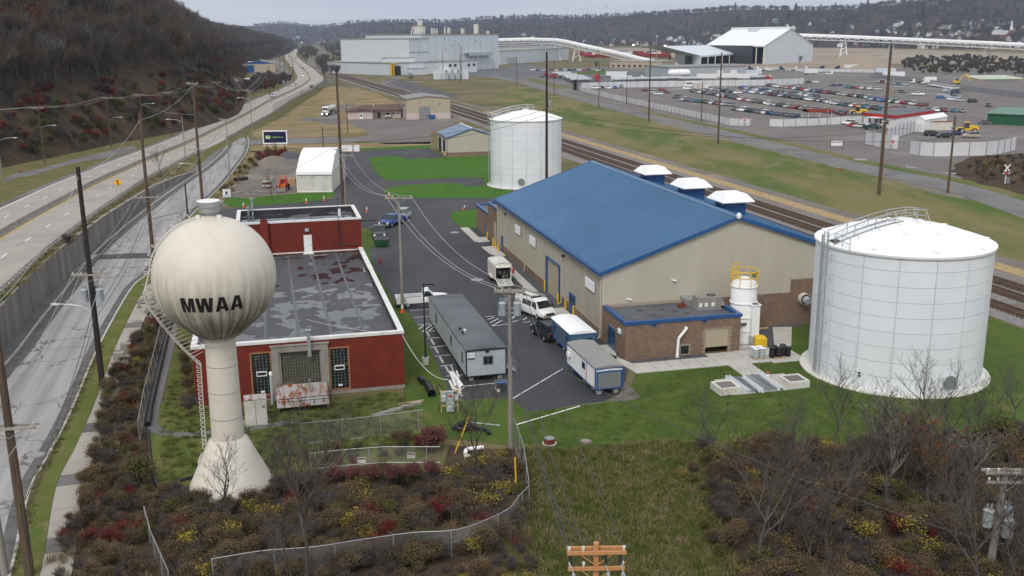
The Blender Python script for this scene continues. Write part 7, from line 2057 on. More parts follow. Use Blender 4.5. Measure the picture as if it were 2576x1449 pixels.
MB().box(-bw/2,bw/2,-1.0,-.2,bz-.35,bz-.28).bd('catwalk','white_dirty',bb_)
for x in(-bw*.36,0,bw*.37):MB().box(x-.14,x+.14,.0,.28,-.2,bz).bd('post','creosote',bb_)
mat('print_green',(.35,.55,.16),None,rough=.5);mat('print_pale_green',(.55,.72,.42),None,rough=.5)
MB().box(-bw*.38,-bw*.2,-.16,-.14,bz+bh*.38,bz+bh*.62).bd('emblem','print_pale_green',bb_);MB().box(-bw*.33,-bw*.24,-.17,-.16,bz+bh*.42,bz+bh*.58).bd('emblem_centre','print_green',bb_)
text_on('healthclinicbuilt.com',bh*.11,'print_green',bb_,(bw*.1,-.17,bz+bh*.5),(1,0,0),(0,0,1),bold=.012)
pA,pB=at(1127,392),at(1092,376)
gb=ghs('equipment_building','beige metal building with blue gable roof and open bays behind the green lawn','building',pA,AZ,12.6,15.8,4.55,6.6,'metal_beige','roof_blue')
for i in range(28):MB().box(.3+i*.43,.38+i*.43,-.03,0,.8,4.5+(min(i,27-i)*.43)*.28).bd('rib','metal_beige',gb)if i%2==0 else None
MB().box(-.04,12.64,-.05,0,0,.8).box(-.05,0,0,2.4,0,.8).bd('block_base','block_face',gb)
for y0,y1 in((2.9,7.2),(9.0,14.2)):
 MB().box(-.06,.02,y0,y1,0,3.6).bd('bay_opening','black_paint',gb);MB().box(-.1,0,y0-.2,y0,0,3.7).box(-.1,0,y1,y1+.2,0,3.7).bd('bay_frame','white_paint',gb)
m_=MB()
for i in range(33):
 for s in(0,1):
  x0,x1=(-.35,6.25)if not s else(12.95,6.35)
  m_.loft([[(x0,-.25+i*.5+q,4.55-.1+.13+z)for q,z in((0,0),(.05,.06),(.1,0))],[(x1,-.25+i*.5+q,6.6+.1+z)for q,z in((0,0),(.05,.06),(.1,0))]])
m_.bd('roof_seam','roof_blue',gb)
MB().box(6.1,6.5,-.4,16.1,6.78,6.92).bd('ridge_cap','white_paint',gb)
MB().box(-1.0,-.2,.6,1.6,0,1.0).bd('utility_box','lumber',gb)
q0,q1=at(1023,301),at(1133,298)
an=atan2((q1-q0).y,(q1-q0).x)
wl=(q1-q0).length
ws_=thing('workshop','tan metal workshop with pink base and grey roller door by the rails','building',tuple(q0),an)
He,Hr=zat(q1,246),zat(q0,247)+1.0
Lw=20
def flatroof(t,w,l,zf,zr,wallm,roofm,base=None):
 m_=MB();m_.add([(0,0,0),(w,0,0),(w,0,zf),(w/2,0,zr),(0,0,zf),(0,l,0),(w,l,0),(w,l,zf),(w/2,l,zr),(0,l,zf)],[(0,1,2,3,4),(9,8,7,6,5),(0,4,9,5),(1,6,7,2)]);m_.bd('wall',wallm,t)
 m_=MB();m_.loft([[(-.3,y,zf+.02),(w/2,y,zr+.03),(w+.3,y,zf+.02),(w+.3,y,zf+.32),(w/2,y,zr+.33),(-.3,y,zf+.32)]for y in(-.3,l+.3)]);m_.bd('roof',roofm,t)
flatroof(ws_,wl,Lw,He-.3,He+.6,'metal_tan','roof_grey')
MB().box(-.06,wl*.28,-.06,0,0,2.2).box(wl*.55,wl+.06,-.06,0,0,2.2).box(-.07,0,0,Lw,0,2.2).bd('pink_base','stucco_pink',ws_)
d=MB().box(wl*.29,wl*.54,-.05,0,0,4.6).bd('roller_door','steel_grey',ws_)
for i in range(14):MB().box(wl*.295,wl*.535,-.08,-.05,.05+i*.32,.31+i*.32).bd('slat','steel_grey',d)
for i in range(34):MB().box(i*wl/34,i*wl/34+.1,-.04,0,2.2 if not(.29<i/34<.54)else 4.7,He-.3).bd('rib','metal_tan',ws_)if i%2 else None
MB().box(wl*.72,wl*.78,-.06,0,4.9,5.8).bd('louvre','stone_trim',ws_)
MB().box(wl*.3,wl*.32,-.3,0,He-1.6,He-1.4).bd('wall_light','dark_metal',ws_)
sgn=MB().box(-.1,-.03,3.5,7.5,3.0,5.8).bd('sign','white_dirty',ws_);MB().box(-.13,-.1,3.8,7.2,4.3,5.3).bd('sign_print','navy_tarp',sgn);MB().box(-.13,-.1,3.8,7.2,3.3,3.7).bd('sign_print','trim_blue',sgn)
MB().box(-.1,0,2.2,3.2,.05,2.1).bd('door','dark_metal',ws_)
ow=thing('office_wing','low pink office wing with brown shingle roof beside the tan workshop','building',tuple(at(875,301)),an)
wo=(at(1010,297)-at(875,301)).length
m_=MB();m_.box(0,wo*.46,0,9,0,3.1).box(wo*.46,wo,2.2,9,0,3.1);m_.bd('wall','stucco_pink',ow)
m_=MB();m_.add([(-.5,-.5,3.05),(wo*.46,-.5,3.05),(wo*.46,9.5,3.05),(-.5,9.5,3.05),(wo*.3,5,4.9),(wo+.2,5,4.9),(wo+.2,9.5,3.05),(wo+.2,1.4,3.05),(wo*.46,1.4,3.05),(wo*.23,-.5,3.9),(wo*.23,3,4.4)],[(0,9,10,4,3),(9,1,8,10),(8,7,5,4,10),(3,4,5,6)]);m_.add([(-.5,-.5,2.9),(wo*.46,-.5,2.9),(wo+.2,1.4,2.9),(wo+.2,9.5,2.9),(-.5,9.5,2.9),(-.5,-.5,3.05),(wo*.46,-.5,3.05),(wo+.2,1.4,3.05),(wo+.2,9.5,3.05),(-.5,9.5,3.05)],[(4,3,2,1,0),(0,1,6,5),(1,2,7,6),(2,3,8,7),(3,4,9,8),(4,0,5,9)]);m_.face([(-.5,-.49,3.05),(wo*.46,-.49,3.05),(wo*.23,-.49,3.9)])
m_.bd('roof','shingle_brown',ow)
d=MB().box(wo*.22,wo*.28,-.07,0,.05,2.15).bd('door','white_paint',ow);MB().box(wo*.235,wo*.265,-.09,-.07,1.0,1.8).bd('pane','glass_dark',d)
d=MB().box(wo*.56,wo*.62,2.12,2.2,.05,2.15).bd('door','dark_metal',ow)
for x in(.74,.84,.94):w=MB().box(wo*x,wo*x+.7,2.14,2.2,1.3,2.2).bd('window','white_paint',ow);MB().box(wo*x+.08,wo*x+.62,2.12,2.14,1.38,2.12).bd('pane','glass_dark',w)
MB().cyl(wo*.5,4,4.2,5.2,.12,8).bd('vent_pipe','white_paint',ow)
pickup('white pickup truck parked facing out by the pink office wing',at(977,297),radians(-90),WHITE,True)
dmp=thing('dumpster','blue metal dumpster beside the grey roller door of the workshop','dumpster',tuple(at(1087,300)),an);MB().rbox(0,0,.15,2.0,1.3,1.3,0,1.08).bd('bin','trim_blue',dmp);MB().rbox(0,0,1.45,2.2,1.45,.1).bd('lid','navy_tarp',dmp)
def semi(label,loc,rz,col,trailer=None,tcol=None,lit=False,tL=13.0,group=None):
 t=thing('semi_truck',label,'truck',tuple(loc),rz,group)
 b=MB()
 b.loft([[(.2,-1.15,1.1),(.2,1.15,1.1),(.2,1.15,3.6),(.2,-1.15,3.6)],[(2.3,-1.15,1.1),(2.3,1.15,1.1),(2.1,1.1,3.3),(2.1,-1.1,3.3)]]);b.loft([[(2.3,-.95,.9),(2.3,.95,.9),(2.3,.85,2.2),(2.3,-.85,2.2)],[(4.2,-.85,.9),(4.2,.85,.9),(4.2,.7,1.95),(4.2,-.7,1.95)]])
 for s in(-1,1):b.loft([[(3.0,s*.85,.7),(3.0,s*1.2,.7),(3.0,s*1.2,1.2),(3.0,s*.85,1.3)],[(4.1,s*.85,.7),(4.1,s*1.2,.7),(4.1,s*1.15,1.1),(4.1,s*.85,1.2)]])
 b.bd('cab','car_paint',t,color=col)
 MB().loft([[(2.28,-1.0,2.25),(2.28,1.0,2.25),(2.33,1.0,2.25),(2.33,-1.0,2.25)],[(2.14,-.95,3.1),(2.14,.95,3.1),(2.19,.95,3.1),(2.19,-.95,3.1)]]).bd('windscreen','glass_car',t)
 MB().box(4.2,4.26,-.5,.5,.85,1.85).bd('grille','chrome',t);MB().box(4.15,4.4,-1.2,1.2,.45,.75).bd('bumper','chrome',t)
 for s in(-1,1):
  MB().box(4.12,4.2,s*.95-.18,s*.95+.18,.85,1.1).bd('headlight',('lit_lamp' if lit else 'head_lamp'),t);MB().box(2.1,2.25,s*1.38-.12,s*1.38+.12,2.1,2.8).bd('mirror','dark_metal',t);MB().cyl(.05,s*.95,1.0,4.0,.1,8).bd('exhaust_stack','chrome',t)
 MB().box(-3.0,2.2,-.5,.5,.7,1.0).bd('chassis','dark_metal',t)
 wheels(t,(3.4,-1.0,-2.3),1.22,.5,.35)
 if trailer:trailer_body(t,trailer,tcol,tL,-3.4)
 return t
def trailer_body(t,kind,col,L,x1):
 if kind=='box':
  MB().box(x1-L+2.2,x1+2.2,-1.28,1.28,1.15,4.05).bd('box','object_paint',t,color=col)
  m_=MB()
  for i in range(12):m_.box(x1-L+2.3+i*L/12,x1-L+2.36+i*L/12,-1.3,1.3,1.15,4.07)
  m_.bd('rib','object_paint',t,color=tuple(c*.85 for c in col))
 else:
  m_=MB();xs=x1-L+2.2
  m_.loft([[(x,r_*cos(a*pi/8),2.35+r_*sin(a*pi/8))for a in range(16)]for x,r_ in((xs,.7),(xs+.3,1.05),(xs+L-.3,1.05),(xs+L,.7))]);m_.bd('tank','silver_tank',t,smooth=True)
  MB().box(xs+.5,xs+L-.5,-.3,.3,3.35,3.5).bd('catwalk','white_dirty',t)
 MB().box(x1-L+2.4,x1+1.6,-.5,.5,.85,1.15).bd('frame','dark_metal',t)
 wheels(t,(x1-L+3.2,x1-L+4.5),1.25,.5,.35)
 MB().box(x1-.6,x1-.4,-.8,.8,0,.9).bd('landing_gear','dark_metal',t)
def parked_trailer(label,loc,rz,kind,col=WHITE,L=13.0,group='parked semi trailers'):
 t=thing('semi_trailer',label,'trailer',tuple(loc),rz,group);trailer_body(t,kind,col,L,L/2-2.2);return t
semi('white tanker truck with lit headlights coming down the curved drive',at(822,291),radians(-92),WHITE,'tank',None,True)
gs=ghs('repair_garage','tan repair garage with blue gable front at the foot of the hill','building',atz(612,183),.12,26,24,7.0,9.8,'metal_tan','roof_grey')
MB().box(1.5,9.0,-.1,0,0,6.0).bd('roller_door','trim_blue',gs);MB().add([(.5,-.12,7.0),(25.5,-.12,7.0),(13,-.12,9.7)],[(0,1,2)]).bd('gable_panel','trim_blue',gs)
t=thing('low_shed','low white flat roofed shed in front of the repair garage','building',tuple(atz(636,210)),.05);MB().box(-6,22,0,10,0,2.6).bd('wall','white_dirty',t);MB().box(-6.4,22.4,-.4,10.4,2.6,2.9).bd('roof','white_paint',t)
t=thing('box_truck','blue box truck parked before the repair garage','truck',tuple(atz(661,182)),-1.2);MB().box(-3,1,-1.2,1.2,.9,3.8).bd('box','trim_blue',t);MB().box(1.05,2.8,-1.1,1.1,.7,2.6).bd('cab','trim_blue',t);wheels(t,(-2,1.9),1.15,.5,.3)
t=thing('blue_canopy','light blue long container at the hill foot','container',tuple(atz(674,140)),0);MB().box(-11,11,-2,2,.3,6).bd('body',mat('sky_blue_paint',(.10,.38,.52),None,rough=.6)and M['sky_blue_paint'],t);MB().box(-11,11,-2.05,2.05,0,.3).bd('base','dark_metal',t)
t=thing('striped_shed','white roofed shed with striped wall behind the repair garage','building',tuple(atz(606,170)),.1);MB().box(0,22,0,12,0,5).bd('wall','brick_red',t);MB().box(-.5,22.5,-.5,12.5,5,5.6).bd('roof','white_paint',t)
for i in range(5):MB().box(1+i*4.4,3+i*4.4,-.1,0,0,4.8).bd('stripe','white_paint',t)
def vbox(name,label,pl,pr,ph,depth,wallm='plant_wall',roofm='plant_roof',cat='building',z=None,parts=None,az_=None,base=0):
 """A flat roofed block whose front base runs from pl to pr; ph is the survey height of its top at pl."""
 a,b=at(*pl),at(*pr)
 an=atan2((b-a).y,(b-a).x)if az_ is None else az_
 w=(b-a).length
 h=z or zat(a,ph)
 t=thing(name,label,cat,tuple(a),an)
 MB().box(0,w,0,depth,0,h).bd('wall',wallm,t)
 MB().box(-.4,w+.4,-.4,depth+.4,h,h+.6).bd('roof',roofm,t)
 k=int(w/9)
 m_=MB()
 for i in range(1,k):m_.box(i*w/k-.15,i*w/k+.15,-.12,0,0,h)
 if m_.f:m_.bd('panel_joint','transformer_grey',t)
 return t,w,h,an
hallt,w,h,an_=vbox('plant_hall','tall pale blue grey plant hall with roof stacks',(1062,183),(1255,172),88,60)
for x,z_,s in((.28,.9,1),(.38,.72,1),(.28,.63,1),(.46,.74,1),(.48,.63,1),(.68,.81,1),(.74,.72,1),(.3,.3,.8),(.42,.3,.8),(.62,.38,1.2),(.8,.2,.8),(.86,.18,.8),(.93,.2,.8)):
 m_=MB();m_.box(w*x-s,w*x+s,-.25,0,h*z_-s*.8,h*z_+s*.8);m_.bd('vent_louvre','transformer_grey',hallt)
MB().box(w*.52,w*.86,-3.0,0,h*.47,h*.5).box(w*.56,w*.86,-4.2,0,h*.40,h*.47).bd('balcony','transformer_grey',hallt)
for x,hh,r_ in((.02,3,1.5),(.22,5.5,.7),(.25,5.5,.7),(.28,5,.7),(.38,7,.6),(.42,6,.7),(.44,6,.7),(.60,5.5,.9),(.62,5,.9),(.79,9,2.3),(.95,3,1.6)):
 m_=MB();m_.cyl(w*x,8,h,h+hh,r_,10);m_.bd('stack','white_dirty',hallt)
m_=MB();m_.path([(0,1,h+1.6),(w,1,h+1.6)],.12,4)
for i in range(30):m_.tube((w*i/29,1,h),(w*i/29,1,h+1.6),.1,.1,4)
m_.bd('roof_rail','leaf_rust',hallt)
si2=thing('concrete_silo','cream round silo with head house above the white plant','silo',tuple(at(1071,165)-Vector((0,60,0))),0)
b0=Vector(si2.location);zb=zat(b0,66);r_=(at(1086,165)-at(1057,165)).length/2*.93
MB().cyl(0,0,0,zb,r_,24).bd('drum','white_dirty',si2);MB().cyl(0,0,zb,zb+.5,r_*1.05,24).bd('cap','dry_grass',si2)
zt=zat(b0,51);MB().box(-r_*.3,r_*.45,-r_*.3,r_*.4,zb,zt).bd('head_house','white_dirty',si2);MB().box(-r_*.75,-r_*.4,-r_*.2,r_*.2,zb,zt-3).bd('hoist','dry_grass',si2)
m_=MB();m_.path([(-r_*1.05,0,zb),(-r_*1.35,0,zb-5),(-r_*1.3,0,zb-12)],.5,6);m_.bd('duct','white_paint',si2)
t2,w2,h2,a2=vbox('plant_block','middle height plant block left of the tall hall',(1031,187),(1080,184),98,70)
MB().box(0,w2,-.3,0,h2*.62,h2*.64).bd('ledge','transformer_grey',t2)
t3,w3,h3,a3=vbox('plant_wing','long low plant wing with grey roof and yellow framed loading door',(980,190),(1200,181),160,85)
MB().box(w3*.03,w3*.12,-.3,0,0,h3*.78).bd('loading_door','black_paint',t3)
m_=MB();m_.box(w3*.01,w3*.022,-1.2,0,0,h3*.95).box(w3*.035,w3*.045,-1.2,0,0,h3*.9).box(w3*.01,w3*.08,-1.2,0,h3*.95,h3*1.0);m_.bd('door_frame','yellow_paint',t3)
MB().box(w3*.2,w3*.36,-7,0,0,h3*.55).bd('lean_to','plant_wall',t3);MB().box(w3*.195,w3*.365,-7.3,0,h3*.55,h3*.58).bd('lean_to_roof','transformer_grey',t3)
for x in(.66,.72,.885,.945):w_=MB().box(w3*x,w3*x+3.0,-.25,0,h3*.55,h3*.8).bd('window','transformer_grey',t3);MB().box(w3*x+.3,w3*x+2.7,-.3,-.25,h3*.57,h3*.78).bd('pane','glass_dark',w_)
MB().box(w3*.565,w3*.66,-5,0,0,h3*.42).bd('substation_hut','white_paint',t3)
lw=thing('plant_side_wing','stepped pale side wing of the plant running back beside the green field','building',tuple(at(980,190)),0)
o_=Vector(lw.location)
for(qa,qb,ya,yb,dep)in(((962,188),(930,141),158,120,26),((1020,150),(985,143),118,112,60)):
 a,b=at(*qa),at(*qb);n=Vector((1,.12,0))
 za,zb_=zat(a,ya),zat(b,yb)
 m_=MB();P=[a,b,b+n*dep,a+n*dep];z_=max(za,zb_)
 m_.add([(p-o_).to_tuple()for p in P]+[((p-o_)+Vector((0,0,z_))).to_tuple()for p in P],[(3,2,1,0),(4,5,6,7),(0,1,5,4),(1,2,6,5),(2,3,7,6),(3,0,4,7)]);m_.bd('wall','plant_wall',lw)
 m_=MB();m_.add([((p-o_)+Vector((0,0,z_+.02))).to_tuple()for p in P]+[((p-o_)+Vector((0,0,z_+.8))).to_tuple()for p in P],[(3,2,1,0),(4,5,6,7),(0,1,5,4),(1,2,6,5),(2,3,7,6),(3,0,4,7)]);m_.bd('roof','plant_roof',lw)
t4,w4,h4,a4=vbox('plant_annex','white plant annex right of the tall hall below the conveyor',(1256,163),(1430,150),129,60)
MB().box(w4*.1,w4*.22,-.3,0,0,h4*.5).bd('roller_door','transformer_grey',t4)
t5,w5,h5,a5=vbox('plant_annex','higher set back plant annex behind the first one',(1256,150),(1414,141),117,60)
sbx=thing('substation','pale substation enclosure with transformers before the plant','substation',tuple(at(1122,200)),-.02)
for x in(-9,-3,4,10):MB().box(x,x+5.5,3,4,0,6.5).bd('screen','plant_wall',sbx)
for x in(-1,3,7):MB().box(x,x+3,-1,2,.3,4.5).bd('transformer','transformer_grey',sbx);MB().cyl(x+1.5,.5,4.5,6.5,.4,8).bd('bushing','dark_metal',sbx)
hop=thing('hopper_car','grey railway hopper wagon at the plant loading door','railway wagon',tuple(at(1033,196)),radians(98))
MB().loft([[(-6,-1.4,1.2),(6,-1.4,1.2),(6,1.4,1.2),(-6,1.4,1.2)],[(-7,-1.5,3.0),(7,-1.5,3.0),(7,1.5,3.0),(-7,1.5,3.0)],[(-7,-1.3,4.6),(7,-1.3,4.6),(7,1.3,4.6),(-7,1.3,4.6)]]).bd('body','transformer_grey',hop);MB().box(-7.5,7.5,-1,1,.8,1.2).bd('frame','black_paint',hop);wheels(hop,(-6.3,-4.6,4.6,6.3),1.0,.45,.2)
for px,py,w_,h_,mtx,lab in((1127,196,6,4,'white_dirty','white generator box on the brown field before the plant'),(1140,195,5,3.5,'yellow_paint','yellow machine box on the brown field before the plant')):
 t=thing('machine_box',lab,'machine',tuple(at(px,py)),0);MB().box(-w_/2,w_/2,-2,2,.3,h_).bd('case',mtx,t);MB().box(-w_/2-.2,w_/2+.2,-2.2,2.2,0,.3).bd('skid','dark_metal',t)
CV=[(1255,101,150),(1330,99,150),(1400,101,152),(1450,111,155),(1550,133,158),(1640,155,166),(1700,164,168)]
def conveyor(label,pts,w=6.5,legs=()):
 P=[]
 for px,py,pb in pts:
  g=at(px,pb);P.append(Vector((g.x,g.y,zat(g,py))))
 t=thing('conveyor',label,'conveyor',tuple(P[0]),0);o=P[0]
 P=[p-o for p in spline(P,30)];N=normals(P)
 sec=[(-w/2,-1.2),(w/2,-1.2),(w/2,.6),(w*.3,1.8),(0,2.2),(-w*.3,1.8),(-w/2,.6)]
 m_=MB();m_.loft([[p+n*x+Vector((0,0,z))for x,z in sec]for p,n in zip(P,N)]);m_.bd('gallery','white_paint',t)
 m_=MB()
 for s in(-1,1):m_.path([p+n*(s*w/2)+Vector((0,0,-4.2))for p,n in zip(P,N)],.45,4)
 rp=rsm(P,5);RN=normals(rp)
 for i in range(len(rp)-1):
  for s in(-1,1):m_.tube(rp[i]+RN[i]*(s*w/2)+Vector((0,0,-1.2 if i%2 else-4.2)),rp[i+1]+RN[i+1]*(s*w/2)+Vector((0,0,-4.2 if i%2 else-1.2)),.3,.3,4)
 m_.bd('truss','parapet_white',t)
 for px,pb in legs:
  g=at(px,pb)-o
  j=min(range(len(P)),key=lambda i:(P[i].xy-g.xy).length);zt=P[j].z-4.2
  m_=MB()
  for s in(-1,1):
   m_.tube((P[j].x+s*4.5,P[j].y-2,-o.z),(P[j].x+s*1.6,P[j].y,zt),.8,.6,6)
  for f in(.25,.5,.75):z_=-o.z+(zt+o.z)*f;m_.tube((P[j].x-4.5+2.9*f,P[j].y,z_),(P[j].x+4.5-2.9*f,P[j].y,z_+4),.35,.35,4)
  m_.bd('trestle','white_paint',t)
 return t
conveyor('white covered conveyor sloping down from the plant roof to the right',CV,legs=((1312,163),(1388,152),(1475,155)))
conveyor('long white covered conveyor on trestles right of the storage hall',[(2000,89,150),(2120,93,150),(2240,98,150),(2370,104,152),(2480,109,155),(2620,116,158)],legs=((2118,158),(2203,152),(2287,146),(2372,156),(2496,155)))
hl=thing('storage_hall','huge white A-frame storage hall with open ground floor','building',(0,0,0),0)
fl,fr,br=at(1763,158),at(1920,162),at(2043,155)
G0,G1=fr,br
dirg=(G1-G0).normalized();wg=(G1-G0).length
u_=Vector((-dirg.y,dirg.x,0))
za=zat(fr.lerp(br,.5),70+1);ev=zat(fr,115)
apx=fr.lerp(br,.5)
dl=(at(1800,157)-at(1920,162)).normalized()
Lh=(at(1772,156)-at(1920,162)).length
zr=zat(apx,71)
P=[fr,br,br+dl*Lh,fr+dl*Lh]
A0,A1=apx,apx+dl*Lh
Z=lambda p,z:Vector((p.x,p.y,z))
m_=MB();m_.face([Z(fr,0),Z(br,0),Z(br,ev),Z(apx,zr),Z(fr,ev)]);m_.bd('gable_wall','plant_wall',hl)
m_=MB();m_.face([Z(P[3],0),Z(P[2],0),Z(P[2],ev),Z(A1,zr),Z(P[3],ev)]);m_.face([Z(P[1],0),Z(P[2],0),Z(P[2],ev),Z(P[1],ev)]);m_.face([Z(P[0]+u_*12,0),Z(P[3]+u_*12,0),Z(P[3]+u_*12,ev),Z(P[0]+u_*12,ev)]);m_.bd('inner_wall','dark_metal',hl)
m_=MB();e=dl*-1.0
m_.add([Z(fr+e,ev),Z(apx+e,zr),Z(A1,zr),Z(P[3],ev),Z(br+e,ev),Z(P[2],ev),Z(fr+e,ev-1.2),Z(P[3],ev-1.2)],[(0,3,2,1),(1,2,5,4),(0,6,7,3)]);m_.bd('roof','white_bright',hl)
n_=(dirg*2.0)
m_=MB();m_.add([Z(apx+e-n_,zr-.5),Z(apx+e+n_,zr-.5),Z(A1+n_,zr-.5),Z(A1-n_,zr-.5),Z(apx+e-n_,zr+1.6),Z(apx+e+n_,zr+1.6),Z(A1+n_,zr+1.6),Z(A1-n_,zr+1.6)],[(4,5,6,7),(0,1,5,4),(3,7,6,2),(0,4,7,3),(1,2,6,5)]);m_.bd('ridge_monitor','white_paint',hl)
c0,c1=A0.lerp(A1,.48),A0.lerp(A1,.63)
m_=MB();s_=dirg*-10
m_.add([Z(c0,zr+.8),Z(c1,zr+.8),Z(c1+s_,zr+.8),Z(c0+s_,zr+.8),Z(c0+s_,zr-8.4),Z(c1+s_,zr-8.4)],[(0,1,2,3),(3,2,5,4),(0,3,4),(1,5,2)]);m_.bd('dormer','plant_wall',hl)
m_=MB()
for f in(.0,.12,.25,.38,.5,.62,.75,.88,1):p=P[0].lerp(P[3],f);m_.tube(Z(p,0),Z(p,ev),.8,.6,6)
m_.bd('column','white_dirty',hl)
le=thing('lean_to_hall','long low white lean-to shed in front of the storage hall','building',(0,0,0),0)
a,b,c=at(1698,159),at(1762,163),at(1880,158)
h1=zat(b,140)
m_=MB();m_.face([Z(a,0),Z(b,0),Z(b,h1),Z(a,h1+1)]);m_.bd('end_wall','plant_wall',le)
a2,b2_=at(1693,140),at(1880,140)
bk=u_*45
m_=MB();m_.add([Z(b,h1),Z(c,h1+2),Z(c+bk,h1+9),Z(b+bk,h1+9),Z(a,h1+1),Z(a+bk,h1+8),Z(b,h1-1.6),Z(c,h1+.4)],[(0,1,2,3),(4,0,3,5),(0,6,7,1)]);m_.bd('roof','plant_wall',le)
m_=MB()
for f in(0,.15,.3,.45,.6,.75,.9,1):p=b.lerp(c,f);m_.tube(Z(p,0),Z(p,h1),.5,.5,6)
m_.bd('post','white_dirty',le)
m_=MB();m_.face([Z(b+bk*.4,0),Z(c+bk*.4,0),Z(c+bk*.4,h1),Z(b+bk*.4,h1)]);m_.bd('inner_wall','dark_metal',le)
t6,w6,h6,a6=vbox('office_block','low tan office block with flat roof beyond the tanker yard',(1535,171),(1665,172),155,40,'metal_tan','plant_roof')
for i in range(9):w_=MB().box(w6*(.04+i*.105),w6*(.04+i*.105)+2,-.3,0,1,3).bd('window','dark_metal',t6)
t7,w7,h7,a7=vbox('tanker_garage','grey metal tanker garage with white roller doors',(1682,196),(1875,192),170,40,'transformer_grey','roof_grey')
for x in(.62,.8):MB().box(w7*x,w7*x+w7*.08,-.3,0,0,h7*.66).bd('roller_door','white_paint',t7)
# = CAR LOT AND TRUCK YARD
def wfn(label,pts,h,mt='fence_white',post=4.5,group='white solid fences'):
 P=[at(*q)for q in pts]
 t=thing('panel_fence',label,'fence',tuple(P[0]),0,group)
 o=P[0]
 R_=rsm(P,post)
 if(R_[-1]-P[-1]).length>.8:R_.append(P[-1])
 pm=MB().cyl(0,0,0,h+.35,.09,6).mesh('post','steel_grey')
 for a,b in zip(R_[:-1],R_[1:]):
  a,b=a-o,b-o
  d=(b-a).normalized()*.05;n=Vector((-d.y,d.x,0)).normalized()*.04
  q=[a+d-n,b-d-n,b-d+n,a+d+n];k=R.uniform(-.04,.04)
  m_=MB();m_.add([(p.x,p.y,.05)for p in q]+[(p.x,p.y,h+k)for p in q],[(3,2,1,0),(4,5,6,7),(0,1,5,4),(1,2,6,5),(2,3,7,6),(3,0,4,7)]);m_.bd('panel',mt,t)
  put('post',pm,t,tuple(a-n*3))
 return t
hF=zat(at(1839,315),297.5)
wfn('long white solid fence along the right road below the car lot',[(1450,226),(1538,249),(1663,277),(1760,298),(1839,316),(1884,318),(1890,314)],hF)
wfn('white solid fence with dark posts between the car lot and the tanker yard',[(1462,224),(1540,221),(1660,219),(1800,217),(1930,215),(2022,211)],3.4)
wfn('white solid fence left of the red roofed office',[(1935,318),(1970,319),(1976,319),(2090,314),(2168,310)],hF*1.05)
wfn('white fence with do not enter sign at the lot exit gate',[(2176,362),(2246,377),(2261,374)],3.6)
wfn('white fence with steel posts climbing towards the white carport',[(2229,355),(2262,344),(2301,331)],3.4)
wfn('white solid fence along the right road under the parked black cars',[(2288,386),(2327,394),(2410,393),(2498,391),(2553,378)],3.4)
wfn('grey boundary fence behind the row of white pickups',[(2190,196),(2290,204),(2345,213),(2430,228),(2520,240),(2600,250)],2.6,'steel_grey')
wfn('pale boundary fence behind the far row of trucks',[(1930,176),(2040,180),(2200,183)],2.4)
def no_entry(px,py,z,label):
 p=at(px,py)+Vector((0,-.25,0));t=thing('do_not_enter_sign',label,'traffic sign',tuple(p),-.15,'do not enter signs')
 MB().box(-.55,.55,-.03,0,z,z+1.1).bd('plate','white_paint',t);MB().tube((0,-.03,z+.55),(0,-.05,z+.55),.5,.5,20).bd('disc','red_paint',t);MB().box(-.35,.35,-.06,-.05,z+.47,z+.63).bd('bar','white_bright',t);MB().cyl(0,.04,0,z+1.1,.05,6).bd('post','steel_grey',t)
no_entry(1872,318,1.6,'red and white do not enter sign at the end of the long white fence');no_entry(2243,377,1.6,'red and white do not enter sign on the lot exit gate fence')
t=thing('company_sign','small white sign on black frame beside the right road','sign',tuple(at(2104,376)),-.1)
MB().box(-1.5,1.5,-.04,.04,1.0,2.3).bd('board','white_paint',t)
for x in(-1.6,1.6):MB().box(x-.06,x+.06,-.06,.06,0,2.6).bd('post','black_paint',t)
MB().box(-1.6,1.6,-.05,.05,2.4,2.5).bd('top_bar','black_paint',t);text_on('AA',.55,'red_paint',t,(-1.0,-.06,1.8),(1,0,0),(0,0,1),bold=.01);MB().box(-.4,1.3,-.05,-.04,1.75,1.95).bd('print_line','steel_grey',t)
def crossbuck(px,py,label,h=3.6):
 t=thing('railway_crossbuck',label,'railway signal',tuple(at(px,py)),.3)
 MB().cyl(0,0,0,h,.09,8).bd('post','white_paint',t)
 for s in(-1,1):MB().prism([(-1.0,-.13),(1.0,-.13),(1.0,.13),(-1.0,.13)],0,.03,lambda x,y,z,s=s:((x-s*y)*.707,-.12-z-(.04 if s>0 else 0),h-.4+(s*x+y)*.707)).bd('blade','white_paint',t)
 MB().tube((0,-.12,h-1.5),(0,-.2,h-1.5),.35,.35,14).bd('lamp','red_paint',t);MB().box(-.9,.9,-.1,0,h-1.6,h-1.45).bd('crossarm','white_paint',t);MB().box(.3,.9,-.25,.25,0,1.2).bd('case','steel_grey',t)
crossbuck(2528,462,'white railway crossbuck with red lamp on the dark bank at the right');crossbuck(2585,470,'second railway signal cut by the right edge')
A_,B_,C_=at(2172,315),at(2252,324),at(2347,309)
of=thing('lot_office','white lot office with grey roof and red fascia','building',tuple(B_),0)
hO=zat(B_,291)
D_=A_+(C_-B_)
o=B_
P=[A_-o,B_-o,C_-o,D_-o]
def poly_box(t,nm,P,z0,z1,mt,grow=0.0):
 c=sum(P,Vector())/len(P)
 q=[c+(p-c)*(1+grow)for p in P];n=len(q)
 m_=MB();m_.add([(p.x,p.y,z0)for p in q]+[(p.x,p.y,z1)for p in q],[tuple(reversed(range(n))),tuple(range(n,2*n))]+[(i,(i+1)%n,n+(i+1)%n,n+i)for i in range(n)]);return m_.bd(nm,mt,t)
